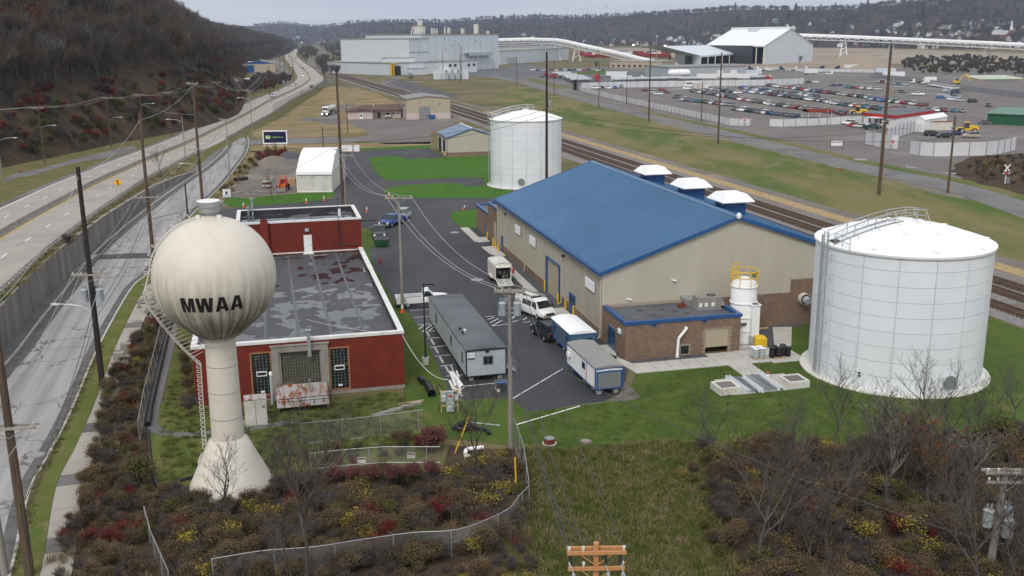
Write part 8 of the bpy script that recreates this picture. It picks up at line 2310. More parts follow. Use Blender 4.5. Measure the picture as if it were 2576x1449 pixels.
poly_box(of,'wall',P,0,hO-.9,'white_paint');poly_box(of,'fascia',P,hO-.9,hO,'red_paint',.03);poly_box(of,'roof',P,hO,hO+.08,'membrane_grey',.02)
e1,e2=(P[0]-P[1]),(P[2]-P[1])
n1=Vector((e1.y,-e1.x,0)).normalized();n1=n1 if n1.y<0 else-n1
for f in(.25,.45,.6,.8):
 p=e1*f+n1*.06;a=atan2(e1.y,e1.x)
 w_=MB().rbox(p.x,p.y,1.2,1.1,.12,1.3,a).bd('window','steel_grey',of);MB().rbox(p.x+n1.x*.06,p.y+n1.y*.06,1.3,.9,.1,1.1,a).bd('pane','glass_dark',w_)
p=e1*.52+n1*1.5;m_=MB();m_.rbox(p.x,p.y,0,4,3,.6,atan2(e1.y,e1.x));m_.bd('porch','stone_trim',of);m_=MB();m_.rbox(p.x,p.y,3.0,4.6,3.4,.2,atan2(e1.y,e1.x));m_.bd('porch_roof','white_paint',of)
f0,f1,f2=at(2299,331),at(2324,332.5),at(2392,323)
cp=ghs('carport_shed','white metal carport shed with roller door next to the lot office','building',f0,atan2((f1-f0).y,(f1-f0).x),(f1-f0).length,(f2-f1).length,zat(f1,302),zat(f0.lerp(f1,.5),293),'white_paint','white_bright',over=.15)
MB().box(.6,(f1-f0).length-.6,-.06,0,0,2.6).bd('roller_door','fence_white',cp)
c0,c1=at(2329,330),at(2394,329)
t=thing('shipping_container','rust streaked white shipping container beside the carport','container',tuple(c0),atan2((c1-c0).y,(c1-c0).x));L_=(c1-c0).length
MB().box(0,L_,0,2.5,.1,2.7).bd('box','white_dirty',t);MB().box(-.05,L_+.05,-.05,2.55,2.7,2.82).bd('roof','brick_red',t)
m_=MB()
for i in range(20):m_.box(.2+i*L_/20,.35+i*L_/20,-.04,0,.2,2.6)
m_.bd('corrugation','white_dirty',t)
g0,g1=at(2482,312),at(2680,322)
t=thing('green_shed','long dark green metal shed at the right edge of the lot','building',tuple(g0),atan2((g1-g0).y,(g1-g0).x));L_=(g1-g0).length;h_=zat(g0,286)
MB().box(0,L_,0,14,0,h_).bd('wall','green_paint',t);m_=MB();m_.add([(-.4,-.5,h_),(L_,-.5,h_),(L_,14,h_+1.2),(-.4,14,h_+1.2),(-.4,-.5,h_+.25),(L_,-.5,h_+.25),(L_,14,h_+1.45),(-.4,14,h_+1.45)],[(3,2,1,0),(4,5,6,7),(0,1,5,4),(0,4,7,3),(1,2,6,5)]);m_.bd('roof',mat('green_roof',(.12,.22,.17),None,rough=.6)and M['green_roof'],t)
t=thing('red_carport','red curved carport roof among the parked cars left of the office','carport',tuple(at(2024,297)),.1)
m_=MB();m_.loft([[(x,3*cos(a),2.2+1.1*sin(a))for a in(0,.6,1.1,pi/2,pi-1.1,pi-.6,pi)]for x in(0,9)],False);m_.bd('roof','brick_red',t)
m_=MB();[m_.cyl(x,y,0,2.3,.07,5)for x in(.2,4.5,8.8)for y in(-2.9,2.9)];m_.bd('post','white_paint',t)
def wheel_loader(px,py,rz,label):
 t=thing('wheel_loader',label,'loader',tuple(at(px,py)),rz)
 b=MB();b.loft([[(-3.4,-.9,.9),(-.6,-.9,.9),(-.6,.9,.9),(-3.4,.9,.9)],[(-3.2,-.85,2.1),(-.6,-.9,2.3),(-.6,.9,2.3),(-3.2,.85,2.1)]]);b.box(-.6,1.6,-.7,.7,.8,1.5);b.bd('body','yellow_paint',t)
 MB().loft([[(-.7,-.8,1.5),(.8,-.8,1.5),(.8,.8,1.5),(-.7,.8,1.5)],[(-.6,-.7,3.1),(.6,-.7,3.1),(.6,.7,3.1),(-.6,.7,3.1)]]).bd('cab_glass','glass_car',t);MB().box(-.75,.8,-.8,.8,3.1,3.3).bd('cab_roof','yellow_paint',t)
 m_=MB();[m_.path([(1.2,s*.5,1.6),(2.4,s*.5,1.5),(3.4,s*.5,.6)],.14,6)for s in(-1,1)];m_.bd('lift_arm','yellow_paint',t)
 MB().loft([[(3.3,-1.4,.2),(4.2,-1.4,.05),(4.3,-1.4,.1),(3.4,-1.4,1.2)],[(3.3,1.4,.2),(4.2,1.4,.05),(4.3,1.4,.1),(3.4,1.4,1.2)]]).bd('bucket','steel_grey',t);wheels(t,(-2.2,1.4),1.25,.75,.5)
wheel_loader(2430,334,radians(170),'yellow wheel loader behind the parked silver car');wheel_loader(2157,289,radians(170),'yellow wheel loader among cars left of the red roofed office')
ex=thing('excavator','yellow excavator with raised arm by the brush at the right','excavator',tuple(at(2405,212)),-.2)
for s in(-1,1):MB().box(-1.9,1.9,s*1.2-.3,s*1.2+.3,0,.8).bd('track','black_paint',ex)
MB().box(-1.8,1.4,-1.3,1.3,.9,2.0).bd('body','yellow_paint',ex);MB().box(.1,1.4,.2,1.2,2.0,3.0).bd('cab','glass_car',ex)
m_=MB();m_.path([(1.3,0,1.6),(3.6,0,5.2),(6.2,0,5.6),(6.9,0,2.0)],.3,6);m_.bd('arm','yellow_paint',ex);MB().rbox(6.7,0,.9,.9,1.0,1.1).bd('bucket','steel_grey',ex)
kk=0
for i in range(14):
 a=at(2430+i*9,196+i*1.2+(i%3));t=thing('steel_beam',['white','pale green','lilac','pale blue'][i%4]+' painted steel beam laid out beyond the excavator','beam',tuple(a+Vector((0,i*3.2,1.2))),-.05,'painted steel beams laid out in rows')
 MB().box(0,26,-.25,.25,0,.5).bd('web',M[['white_paint','print_pale_green','seam_grey','tank_white'][i%4]],t);MB().box(1,1.6,-.5,.5,-1.2,0).box(24,24.6,-.5,.5,-1.2,0).bd('trestle','lumber',t)
PAL=[WHITE]*6+[SILV]*5+[GREY]*4+[DGREY]*4+[BLACK]*5+[BLUE]*1+[NAVY]*2+[RED]*1+[MAROON]*2+[TEAL]*1+[BEIGE]*1+[GREEN]*1
KND=['sedan']*5+['suv']*5+['hatchback']*2+['wagon']*1+['minivan']*2
KN={'sedan':'sedan','suv':'sport utility car','hatchback':'hatchback','wagon':'estate car','minivan':'minivan'}
KS={'sedan':'sedan','suv':'utility car','hatchback':'hatchback','wagon':'estate','minivan':'minivan'}
rng=random.Random(21)
ROWS=[((1716,253),(1846,268),'front left row of the lot',0),((1846,277),(2006,296),'front centre row of the lot',0),((1742,231),(1842,247),'second row behind front left',0),((1842,248),(1934,263),'second row near the tall pole',0),((1934,264),(2130,290),'row ending at the red carport',0),((1768,223),(1858,236),'third row below the white fence',0),((1858,229),(2092,260),'long middle row',0),((1862,222),(2060,246),'row behind the long middle row',0),((1930,216),(2090,236),'upper row by the fence end',0),((2046,230),(2222,253),'upper middle row',0),((2092,262),(2240,280),'row behind the lot office',0),((2184,251),(2330,268),'row left of the open aisle',0),((2240,277),(2430,283),'row above the white carport',0),((2126,221),(2214,227),'short row below the long trailers',0),((2210,207),(2282,215),'short upper row right of the tall pole',0),((2344,216),(2404,226),'row of trucks along the grey fence',1),((2382,230),(2436,243),'row below the pickups',0),((2424,243),(2580,268),'right edge row',0),((2330,269),(2440,284),'row above the green shed',0)]
N_CARS=0
for a,b,ph,pk in ROWS:
 A,B=at(*a),at(*b)
 L_=(B-A).length;d=(B-A).normalized()
 n=max(2,int(L_/2.95));step=L_/n
 ang=atan2(d.y,d.x)
 cars=[(rng.choice(PAL),rng.choice(KND))for _ in range(n)]
 for i,(c,k)in enumerate(cars):
  if rng.random()<.03 or N_CARS>292:continue
  p=A+d*(step*(i+.5))+Vector((rng.uniform(-.25,.25),rng.uniform(-.5,.5),0))
  rz=ang-pi/2+.45+rng.uniform(-.06,.06)+(pi if rng.random()<.3 else 0)
  if pk:
   lb=f'white pickup truck in the {ORD[i]} place along the grey fence'
   pickup(lb,p,ang-pi/2+.4+pi,WHITE,i%2==0,'cars parked in the lot')
  else:
   l=cars[i-1]if i else None;r_=cars[i+1]if i<n-1 else None
   nb_=f'between {CN[l[0]]} {KS[l[1]]} and {CN[r_[0]]} {KS[r_[1]]}' if l and r_ else('at left end' if r_ else 'at right end')
   lb=f'{CN[c]} {KS[k]} {nb_}, {ph}'
   if len(lb.split())>16:lb=f'{CN[c]} {KS[k]} between {KS[l[1]]} and {KS[r_[1]]}, {ph}'
   car(k,lb,p,rz,c,'cars parked in the lot',lights=False)
  N_CARS+=1
def Z4(x,y):return(2164.5+.16046*x,259.4+.16046*y)
for q,k,c,rz,lb in((Q(0,3,745,1240),'suv',BLACK,2.6,'black sport utility car leftmost below the fence by the office'),(Q(0,3,812,1255),'suv',WHITE,2.6,'white sport utility car second left below the fence by the office'),(Q(0,3,852,1275),'hatchback',RED,2.6,'red hatchback half hidden between white and silver cars by office'),(Q(0,3,925,1285),'sedan',SILV,2.9,'silver sedan beside the dark pickup by the office'),(Z4(1120,515),'suv',BLACK,.1,'black sport utility car with raised hood beside the container'),(Z4(1310,540),'sedan',BLACK,.05,'black sedan in front of the container, nearest the road fence'),(Z4(1490,500),'sedan',NAVY,.1,'dark navy sedan behind the lamp pole by the loader'),(Z4(1725,540),'suv',BEIGE,3.1,'silver beige crossover in front of the yellow loader'),(Z4(1965,330),'sedan',DGREY,-.5,'dark grey sedan left of the white van near the green shed'),(Q(0,3,652,868),'sedan',NAVY,2.8,'dark blue sedan alone left of the pole in upper lot'),(Q(0,3,716,870),'sedan',NAVY,2.8,'dark blue sedan beside its twin in upper lot'),(Q(0,3,1300,930),'sedan',BEIGE,-.6,'beige sedan right of the tall pole in open aisle'),(Q(0,3,1356,938),'suv',DGREY,-.6,'dark grey utility car beside the beige sedan'),(Q(0,3,1740,992),'hatchback',BLUE,.2,'bright blue hatchback alone near the puddles'),(Q(0,3,1850,1010),'sedan',WHITE,.2,'white sedan right of the bright blue hatchback'),(Q(0,3,1930,1020),'hatchback',SILV,.1,'silver pink hatchback right of the white sedan'),(Q(0,3,2060,1032),'suv',BLACK,.4,'black boxy utility car alone in the right aisle'),(Q(0,3,2222,1075),'suv',DGREY,.9,'dark utility car alone near the right edge row'),(Q(0,3,400,835),'sedan',BLACK,2.9,'black sedan at the end of the tanker yard fence'),(Q(0,3,472,833),'sedan',WHITE,2.9,'white sedan at the end of the tanker yard fence'),(Q(0,2,1340,920),'sedan',MAROON,2.9,'maroon sedan at left of the loose group below the fence'),(Q(0,2,1412,938),'suv',SILV,2.2,'silver utility car in the middle of the loose group'),(Q(0,2,1470,955),'minivan',SILV,2.9,'silver minivan nearest in the loose group'),(Q(0,2,1500,915),'hatchback',RED,2.3,'red hatchback behind the silver minivan'),(Q(0,2,1560,938),'sedan',DGREY,-.4,'dark sedan at right of the loose group'),(Q(0,2,1650,988),'suv',DGREY,-2.6,'dark green grey utility car alone before the front left row'),(Q(0,2,1432,875),'suv',WHITE,0.0,'white utility car alone against the white fence'),(Q(0,2,1755,900),'suv',WHITE,3.0,'white utility car below the white bus'),(Q(0,2,905,890),'sedan',BLACK,-1.2,'black sedan leftmost against the white fence'),(Q(0,2,965,895),'suv',WHITE,-1.2,'white black fronted car second against the white fence'),(Q(0,2,1040,890),'sedan',BLUE,-1.4,'blue car third against the white fence'),(Q(0,2,1100,885),'suv',GREY,-1.5,'grey utility car fourth against the white fence'),(Q(0,2,850,893),'suv',WHITE,-.3,'white car half hidden behind the long white fence')):
 car(k,lb,at(*q),rz,c,None,lights=False)
pickup('dark green pickup truck in front of the lot office',at(*Q(0,3,1050,1300)),.1,(.02,.045,.05),True);pickup('white pickup truck alone in the open aisle',at(*Q(0,3,1508,962)),-.4,WHITE,True)
cargo_van('white small van in front of the green shed',at(*Z4(2170,325)),-.5,WHITE,L=4.6);cargo_van('white high roofed van alone in the upper yard',at(*Q(0,3,612,752)),radians(200),WHITE,True);cargo_van('white high roofed van against the white fence by the bus',at(*Q(0,2,2110,860)),-.2,WHITE,True)
bus=thing('shuttle_bus','white shuttle bus with dark windows by the white fence','bus',tuple(at(*Q(0,2,1800,880))),radians(175));MB().box(-4,3,-1.2,1.2,.6,3.4).box(3,4.4,-1.0,1.0,.6,1.6).bd('body','white_paint',bus)
for i in range(4):
 for s in(-1,1):MB().box(-3.6+i*1.6,-2.3+i*1.6,s*1.2-.03,s*1.2+.03,1.9,2.8).bd('window','glass_car',bus)
wheels(bus,(-2.4,3.2),1.1,.45,.3)
tb=thing('box_truck','white box truck with orange circular S emblem by the shuttle bus','truck',tuple(at(*Q(0,2,1890,905))),radians(8));MB().box(-3.6,2.4,-1.25,1.25,.9,4.0).bd('box','white_dirty',tb);MB().box(2.5,4.2,-1.1,1.1,.7,2.5).bd('cab','white_paint',tb);wheels(tb,(-2.2,3.3),1.15,.5,.3)
mat('print_tan',(.50,.28,.15),None,rough=.6)
m_=MB();[m_.tube((-1.4+1.05*cos(a*pi/12),-1.27,2.5+1.05*sin(a*pi/12)),(-1.4+1.05*cos((a+1)*pi/12),-1.27,2.5+1.05*sin((a+1)*pi/12)),.12,.12,5)for a in range(24)];m_.bd('emblem_ring','print_tan',tb);text_on('S',1.7,'print_tan',tb,(-1.4,-1.28,2.5),(1,0,0),(0,0,1),bold=.04);text_on('P',1.9,'print_tan',tb,(.7,-1.28,2.4),(1,0,0),(0,0,1),bold=.05)
bt2=thing('box_truck','white box truck at the left end of the white pickups','truck',tuple(at(*Q(0,3,1600,848))),radians(190));MB().box(-5,1.4,-1.3,1.3,1.0,4.2).bd('box','white_bright',bt2);MB().loft([[(1.5,-1.1,.6),(3.4,-1.1,.6),(3.4,1.1,.6),(1.5,1.1,.6)],[(1.5,-1.05,2.7),(2.9,-1.05,2.7),(2.9,1.05,2.7),(1.5,1.05,2.7)]]).bd('cab','white_paint',bt2);MB().box(2.95,3.4,-1.0,1.0,1.6,2.4).bd('windscreen','glass_car',bt2);wheels(bt2,(-3.4,2.4),1.2,.5,.3)
t=thing('cab_truck','white cab chassis truck left of the white box truck','truck',tuple(at(*Q(0,3,1490,840))),radians(190));MB().box(-4,1.4,-.6,.6,.7,1.0).bd('chassis','black_paint',t);MB().loft([[(1.4,-1.1,.6),(3.2,-1.1,.6),(3.2,1.1,.6),(1.4,1.1,.6)],[(1.4,-1.05,2.7),(2.8,-1.05,2.7),(2.8,1.05,2.7),(1.4,1.05,2.7)]]).bd('cab','white_paint',t);MB().box(2.85,3.2,-1,1,1.5,2.4).bd('windscreen','glass_car',t);wheels(t,(-2.6,2.3),1.1,.5,.3)
pickup('red pickup truck beside the white cab truck',at(*Q(0,3,1440,812)),3.1,RED,False)
n=0
for(x,y,rz,lab)in((560,790,.2,'longest silver tanker trailer at rear left of the tanker yard'),(620,806,.2,'second silver tanker trailer from the rear'),(650,820,.2,'third silver tanker trailer from the rear'),(690,838,.2,'nearest silver tanker trailer with red cab at its end'),(500,770,.15,'silver tanker trailer behind the red cabs'),(1120,838,.2,'white tanker trailer leftmost behind the white fence'),(1290,830,.15,'white tanker trailer second behind the white fence'),(1460,828,.15,'white tanker trailer third behind the white fence'),(1600,822,.1,'white tanker trailer fourth behind the white fence'),(1780,826,.05,'white tanker trailer fifth behind the white fence'),(1850,745,.05,'silver tanker trailer behind the grey garage corner'),(1960,752,.05,'silver tanker trailer right of the garage corner'),(2000,722,.05,'farthest silver tanker trailer behind the garage'),(2500,812,.1,'pale pink white tanker trailer at the yard right end')):
 parked_trailer(lab,at(*Q(0,2,x,y)),rz,'tank',L=14)
for(r_,x,y,rz,L_,lab)in((2,1050,778,.05,15,'long white box trailer in front of the grey garage'),(2,1100,828,.08,13,'white box trailer behind the white tankers'),(2,1960,806,-.3,13,'white box trailer with ribbed doors in the yard centre'),(2,2180,800,-.2,13,'white box trailer right of the yard centre'),(2,2370,806,-.2,13,'white box trailer left of the red cab'),(2,2240,755,-.1,15,'long pale box trailer in the rear of the yard'),(2,2400,762,-.1,15,'long pale box trailer at the rear right of the yard'),(3,430,752,.25,10,'white box trailer before the white semi cabs'),(3,840,700,.3,13,'white box trailer behind the navy semi'),(3,1260,785,-.08,14,'white box trailer nearest at the lot edge'),(3,1180,745,-.08,14,'pale box trailer with blue end behind the nearest one')):
 parked_trailer(lab,at(*Q(0,r_,x,y)),rz,'box',WHITE if 'pale' not in lab else(.6,.66,.72),L=L_)
for(r_,x,y,rz,c,lab)in((2,830,830,0,RED,'red semi cab at the end of the silver tankers'),(2,875,790,pi,RED,'red semi cab before the long white trailer'),(2,320,780,.3,RED,'red semi cab leftmost in the tanker yard'),(2,390,790,.3,RED,'red semi cab second in the tanker yard'),(2,2240,790,-.2,RED,'red semi cab in the middle of the yard'),(2,2550,815,0,RED,'red semi cab at the yard right end'),(2,1290,815,0,WHITE,'white semi cab behind the white tankers'),(2,2300,705,-.3,NAVY,'navy truck leftmost in the far row'),(2,2375,708,-.3,NAVY,'navy truck second in the far row'),(2,2455,715,-.2,WHITE,'white truck third in the far row'),(2,2545,718,-.4,WHITE,'white semi cab fourth in the far row'),(3,115,712,-.3,NAVY,'dark blue semi cab in the far row before the sand mound'),(3,272,714,-.6,WHITE,'white semi cab with sleeper right of the sand mound'),(3,375,712,-.6,WHITE,'second white semi cab right of the sand mound'),(3,560,708,2.2,NAVY,'navy semi cab left of the pair by the trailers'),(3,715,705,2.2,NAVY,'navy semi cab right of the pair by the trailers')):
 semi(lab,at(*Q(0,r_,x,y)),rz,c,group='semi trucks in the yard')
t=thing('gas_tank','large white round ended storage tank by the grey garage','tank',tuple(at(*Q(0,2,1680,785))),.1);m_=MB();m_.loft([[(x,r_*cos(a*pi/8),3.4+r_*sin(a*pi/8))for a in range(16)]for x,r_ in((-8,.6),(-7.2,1.9),(-6,2.4),(6,2.4),(7.2,1.9),(8,.6))]);m_.bd('vessel','white_bright',t,smooth=True);MB().box(-5,-4,-1.5,1.5,0,1.6).box(4,5,-1.5,1.5,0,1.6).bd('saddle','stone_trim',t)
for i in range(16):
 c=[WHITE,BLACK,SILV,WHITE,MAROON,WHITE,DGREY,WHITE,BLACK,NAVY,WHITE,RED,BLACK,SILV,WHITE,TEAL][i]
 x=210+i*47
 k=['suv','sedan'][i%2]
 car(k,f'{CN[c]} {KN[k]} {ORD[i]} from the left before the tan office block',at(*Q(0,2,x,708+(i%3)*3)),.5+.3*(i%2),c,'cars before the tan offices',lights=False)
rngm=random.Random(4)
for i in range(26):
 x=690+i*36+rngm.uniform(-8,8);y=545+(i%4)*12+rngm.uniform(-4,4)
 if x>1560:continue
 t=thing('barge_cover',['red','dark blue','maroon','white'][[0,0,2,0,1,3,0,2][i%8]]+' painted steel machine stored far beyond the conveyor','machine',tuple(at(*Q(0,2,x,y))),rngm.uniform(-.2,.2),'painted machines stored beyond the conveyor')
 MB().rbox(0,0,.6,rngm.uniform(12,22),5,rngm.uniform(3,5),0,.85).bd('body',M[['brick_red','brick_red','red_paint','brick_red','navy_tarp','white_dirty','red_paint','brick_red'][i%8]],t);MB().rbox(0,0,0,10,4,.6).bd('skid','dark_metal',t)
def hw_pos(px,py):return atz(px,py,zh,.03)
for q,k,c,lb,away in((Q(0,1,400,865),'sedan',MAROON,'maroon car with headlights on coming round the highway bend',0),(Q(0,1,474,765),'sedan',WHITE,'white sedan with lights on in the left carriageway bend',0),(Q(0,1,560,887),'suv',BLACK,'black utility car driving away in the right carriageway',1),(Q(0,1,470,940),'sedan',SILV,'silver sedan driving away nearest in the right carriageway',1),(Q(0,1,474,695),'sedan',DGREY,'dark sedan driving away beyond the highway bend',1),(Q(0,1,400,592),'suv',DGREY,'dark utility car far along the highway',1),(Q(0,1,345,662),'sedan',SILV,'silver car behind the pole cluster on the highway',0),(Q(0,1,403,510),'sedan',WHITE,'farthest white car with bright headlights on the highway',0),(Q(0,1,255,645),'suv',BLACK,'black car parked left of the pole cluster',0)):
 p=hw_pos(*q);j=near_h(p);d=HR[min(j+1,len(HR)-1)]-HR[j-1]
 car(k,lb,p,atan2(d.y,d.x)+(0 if away else pi),c,None,True,not away)
p=hw_pos(*Q(0,1,172,980));j=near_h(p);d=HR[j+1]-HR[j-1]
pickup('white pickup truck coming down the near left highway lane',p,atan2(d.y,d.x)+pi,WHITE,True)
def rebase(root,b):
 b=Vector((b.x,b.y,0));root.location=b
 for o in root.children:o.location=Vector(o.location)-b
rebase(hl,fr);rebase(le,at(1762,163))
for k,(px,py,base)in enumerate(((Q(0,2,1220,450)[0],113,131),(Q(0,2,1540,460)[0],115,133),(1651,91,150),(1924,117,140),(1762,139,160))):
 g=at(px,base);h_=max(6,zat(g,py));t=thing('flood_light',['lit flood light mast left beyond the conveyor','lit flood light mast right beyond the conveyor','tall twin headed mast by the conveyor','lit flood light at the storage hall left gable','lit flood light at the lean-to shed corner'][k],'flood light',tuple(g),0)
 MB().cyl(0,0,0,h_,.35,6).bd('mast','galvanised',t);MB().rbox(0,0,h_-.6,2.2,1.2,1.3).bd('lamp',('lit_lamp' if k!=2 else 'white_paint'),t)
 # = VEGETATION
hid=bpy.data.collections.new('plant_stock')
def tree_geo(seed,h=12.0,r=.2,spread=.42,levels=4,nb=(5,4,4,4),twig=.02,trk=.35,up=.25,minr=.012,flat=True,leafy=0,nlev_cut=None):
 """Bare tree: returns trunk MB and crown MB; limbs are tapered tubes, twigs thin three-sided sticks."""
 rg=random.Random(seed)
 tk,cr,tips=MB(),MB(),[]
 def grow(p,d,L,r0,lv,mb):
  segs=3 if lv<=1 else 2
  q=p
  for s in range(segs):
   d=(d+Vector((rg.uniform(-1,1),rg.uniform(-1,1),rg.uniform(-.5,.9)))*(.16 if lv<2 else .25)).normalized()
   e=q+d*(L/segs)
   ra,rb=r0*(1-.5*s/segs),r0*(1-.5*(s+1)/segs)
   mb.tube(q,e,max(ra,minr),max(rb,minr*.7),6 if lv==0 else(4 if lv==1 else 3),False)
   q=e
   if lv<levels and(lv>0 or s>=1):
    k=nb[min(lv,len(nb)-1)]
    for i in range(k if s==segs-1 else max(1,k//2)):
     a=rg.uniform(0,2*pi)
     sd=Vector((cos(a),sin(a),0))
     nd=(d*(1-spread)+sd*spread*rg.uniform(.7,1.3)+Vector((0,0,up))).normalized()
     grow(q,nd,L*rg.uniform(.52,.78),r0*(.5 if lv else .55),lv+1,cr)
  if lv>=levels-1:tips.append(q)
 grow(Vector((0,0,-.2)),Vector((0,0,1)),h*trk,r,0,tk)
 return tk,cr,tips
def leaf_quads(mb,pts,n,size,rg,spread=.3):
 for p in pts:
  for _ in range(n):
   c=p+Vector((rg.uniform(-1,1),rg.uniform(-1,1),rg.uniform(-1,1)))*spread
   a=Vector((rg.uniform(-1,1),rg.uniform(-1,1),rg.uniform(-1,1))).normalized();b=a.cross(Vector((rg.uniform(-1,1),rg.uniform(-1,1),1))).normalized()
   s=size*rg.uniform(.6,1.3)
   mb.face([c-a*s,c+b*s*.6,c+a*s,c-b*s*.6])
TREES={}
def tkind(key,seed,mt_t,mt_c,leaves=None,**kw):
 tk,cr,tips=tree_geo(seed,**kw)
 lm=None
 if leaves:
  lb=MB();leaf_quads(lb,tips,leaves[1],leaves[2],random.Random(seed),leaves[3]);lm=lb.mesh('leaves',M[leaves[0]])
 TREES[key]=(tk.mesh('trunk',M[mt_t]),cr.mesh('crown',M[mt_c]),lm)
def joined(key):
 """One mesh of a kind for scattering."""
 tm,cm,lm=TREES[key]
 bm=bmesh.new();mats=[]
 me=bpy.data.meshes.new('plant')
 for i,m_ in enumerate([x for x in(tm,cm,lm)if x]):
  n0=len(bm.faces);bm.from_mesh(m_);bm.faces.ensure_lookup_table()
  for f in bm.faces[n0:]:f.material_index=i
  mats.append(m_.materials[0])
 bm.to_mesh(me);bm.free()
 for m_ in mats:me.materials.append(m_)
 return me
def tree(key,label,p,s=1.0,rz=None,group=None,name='bare_tree',cat='tree',sz=None):
 tm,cm,lm=TREES[key]
 t=thing(name,label,cat,tuple(p),R.uniform(0,6.28)if rz is None else rz,group)
 t.scale=(s,s,sz or s)
 put('trunk',tm,t);put('crown',cm,t)
 if lm:put('leaves',lm,t)
 return t
far_kw=dict(levels=3,nb=(5,4,4,5),minr=.035)
for i in range(5):
 tkind(f'wood{i}',40+i,'bark_grey',['twig_grey','twig_grey','twig_brown','twig_grey','twig_brown'][i],h=15,r=.24,spread=[.42,.5,.38,.46,.5][i],**far_kw)
tkind('pale',51,'twig_pale','twig_pale',h=17,r=.26,spread=.42,levels=3,nb=(4,3,4,4),minr=.035)
tkind('rust_tree',52,'bark_grey','twig_brown',('leaf_rust',3,.28,.9),h=13,r=.2,spread=.46,levels=3,nb=(4,4,3,3),minr=.04)
tkind('olive_tree',53,'bark_grey','twig_brown',('leaf_olive',2,.26,.9),h=12,r=.2,spread=.46,levels=3,nb=(4,4,3,3),minr=.04)
tkind('scrub',54,'twig_grey','twig_grey',h=6.5,r=.1,spread=.5,levels=3,nb=(6,5,4,4),trk=.25,minr=.03)
tkind('red_scrub',55,'twig_red','twig_red',('leaf_red',2,.16,.5),h=4.5,r=.07,spread=.52,levels=3,nb=(6,4,3,3),trk=.25,minr=.025)
tkind('rust_scrub',56,'twig_red','twig_red',('leaf_rust',2,.16,.5),h=5,r=.07,spread=.52,levels=3,nb=(6,4,3,3),trk=.25,minr=.025)
tkind('yellow_scrub',57,'twig_brown','twig_brown',('leaf_olive',2,.16,.5),h=4.5,r=.07,spread=.52,levels=3,nb=(6,4,3,3),trk=.25,minr=.025)
tkind('near_bare',61,'bark_grey','twig_grey',h=8.5,r=.11,spread=.46,levels=4,nb=(3,3,3,3),minr=.009,up=.2)
tkind('near_slim',62,'bark_grey','twig_grey',h=9,r=.13,spread=.4,levels=4,nb=(3,3,3,3),minr=.008,up=.3,trk=.5)
tkind('sumac',63,'bark_grey','twig_brown',('leaf_rust',3,.07,.16),h=8.5,r=.14,spread=.5,levels=3,nb=(4,3,3,3),minr=.018,up=.22,trk=.3)
tkind('sumac_dry',64,'bark_grey','twig_pale',('twig_pale',4,.06,.14),h=8.5,r=.13,spread=.5,levels=3,nb=(4,3,3,3),minr=.018,up=.2,trk=.3)
bush_kw=dict(levels=3,trk=.3,spread=.55,up=.12)
tkind('bush_grey',71,'twig_grey','twig_grey',h=2.6,r=.03,nb=(8,5,4,3),minr=.007,**bush_kw)
tkind('bush_brown',72,'twig_brown','twig_brown',('leaf_brown',2,.05,.25),h=2.6,r=.03,nb=(8,5,4,3),minr=.007,**bush_kw)
tkind('bush_red',73,'twig_red','twig_red',('leaf_red',1,.05,.25),h=2.6,r=.03,nb=(8,5,3,3),minr=.007,**bush_kw)
tkind('bush_yellow',74,'twig_brown','twig_brown',('leaf_yellow',1,.065,.25),h=2.6,r=.03,nb=(7,4,3,3),minr=.007,**bush_kw)
tkind('bush_olive',75,'twig_brown','twig_brown',('leaf_olive',2,.06,.25),h=2.4,r=.03,nb=(8,4,3,3),minr=.007,**bush_kw)
tkind('bush_mauve',76,'twig_red','twig_red',('leaf_mauve',5,.055,.22),h=2.0,r=.03,nb=(9,5,3,3),minr=.007,**bush_kw)
def straw_mesh(mt,n,h,seed,lean=.5,w=.018):
 rg=random.Random(seed);m_=MB()
 for _ in range(n):
  a=rg.uniform(0,6.28);x,y=rg.gauss(0,.22),rg.gauss(0,.22);d=Vector((cos(a),sin(a),0))*lean*rg.uniform(.3,1.3);L=h*rg.uniform(.5,1.1)
  p0=Vector((x,y,0));p1=p0+d*L*.35+Vector((0,0,L*.6));p2=p1+d*L*.6+Vector((0,0,L*.25))
  s=Vector((-sin(a),cos(a),0))*w
  m_.face([p0-s,p0+s,p1+s*.8,p1-s*.8]);m_.face([p1-s*.8,p1+s*.8,p2])
 return m_.mesh('grass_tuft',mt)
TREES['straw']=(straw_mesh('straw_blade',60,1.3,1),None,None)
TREES['tuft_green']=(straw_mesh('grass_blade',26,.38,2,.7,.016),None,None)
TREES['tuft_straw']=(straw_mesh('straw_blade',20,.42,3,.8,.014),None,None)
TREES['tuft_lawn']=(straw_mesh('grass_blade',14,.13,5,.7,.014),None,None)
def conifer():
 m_=MB();rg=random.Random(9)
 for i in range(260):
  f=rg.random()**.7;z=1.5+12*(1-f);rr=3.6*f*rg.uniform(.5,1.05)+.1;a=rg.uniform(0,6.28)
  c=Vector((rr*cos(a),rr*sin(a),z));d=Vector((cos(a),sin(a),-.5)).normalized();s=Vector((-sin(a),cos(a),0))
  m_.face([c-d*.9,c+s*.6,c+d*.9+Vector((0,0,-.2)),c-s*.6])
 return m_.mesh('crown','evergreen')
TREES['conifer']=(MB().tube((0,0,0),(0,0,12),.2,.05,5).mesh('trunk','bark_grey'),conifer(),None)
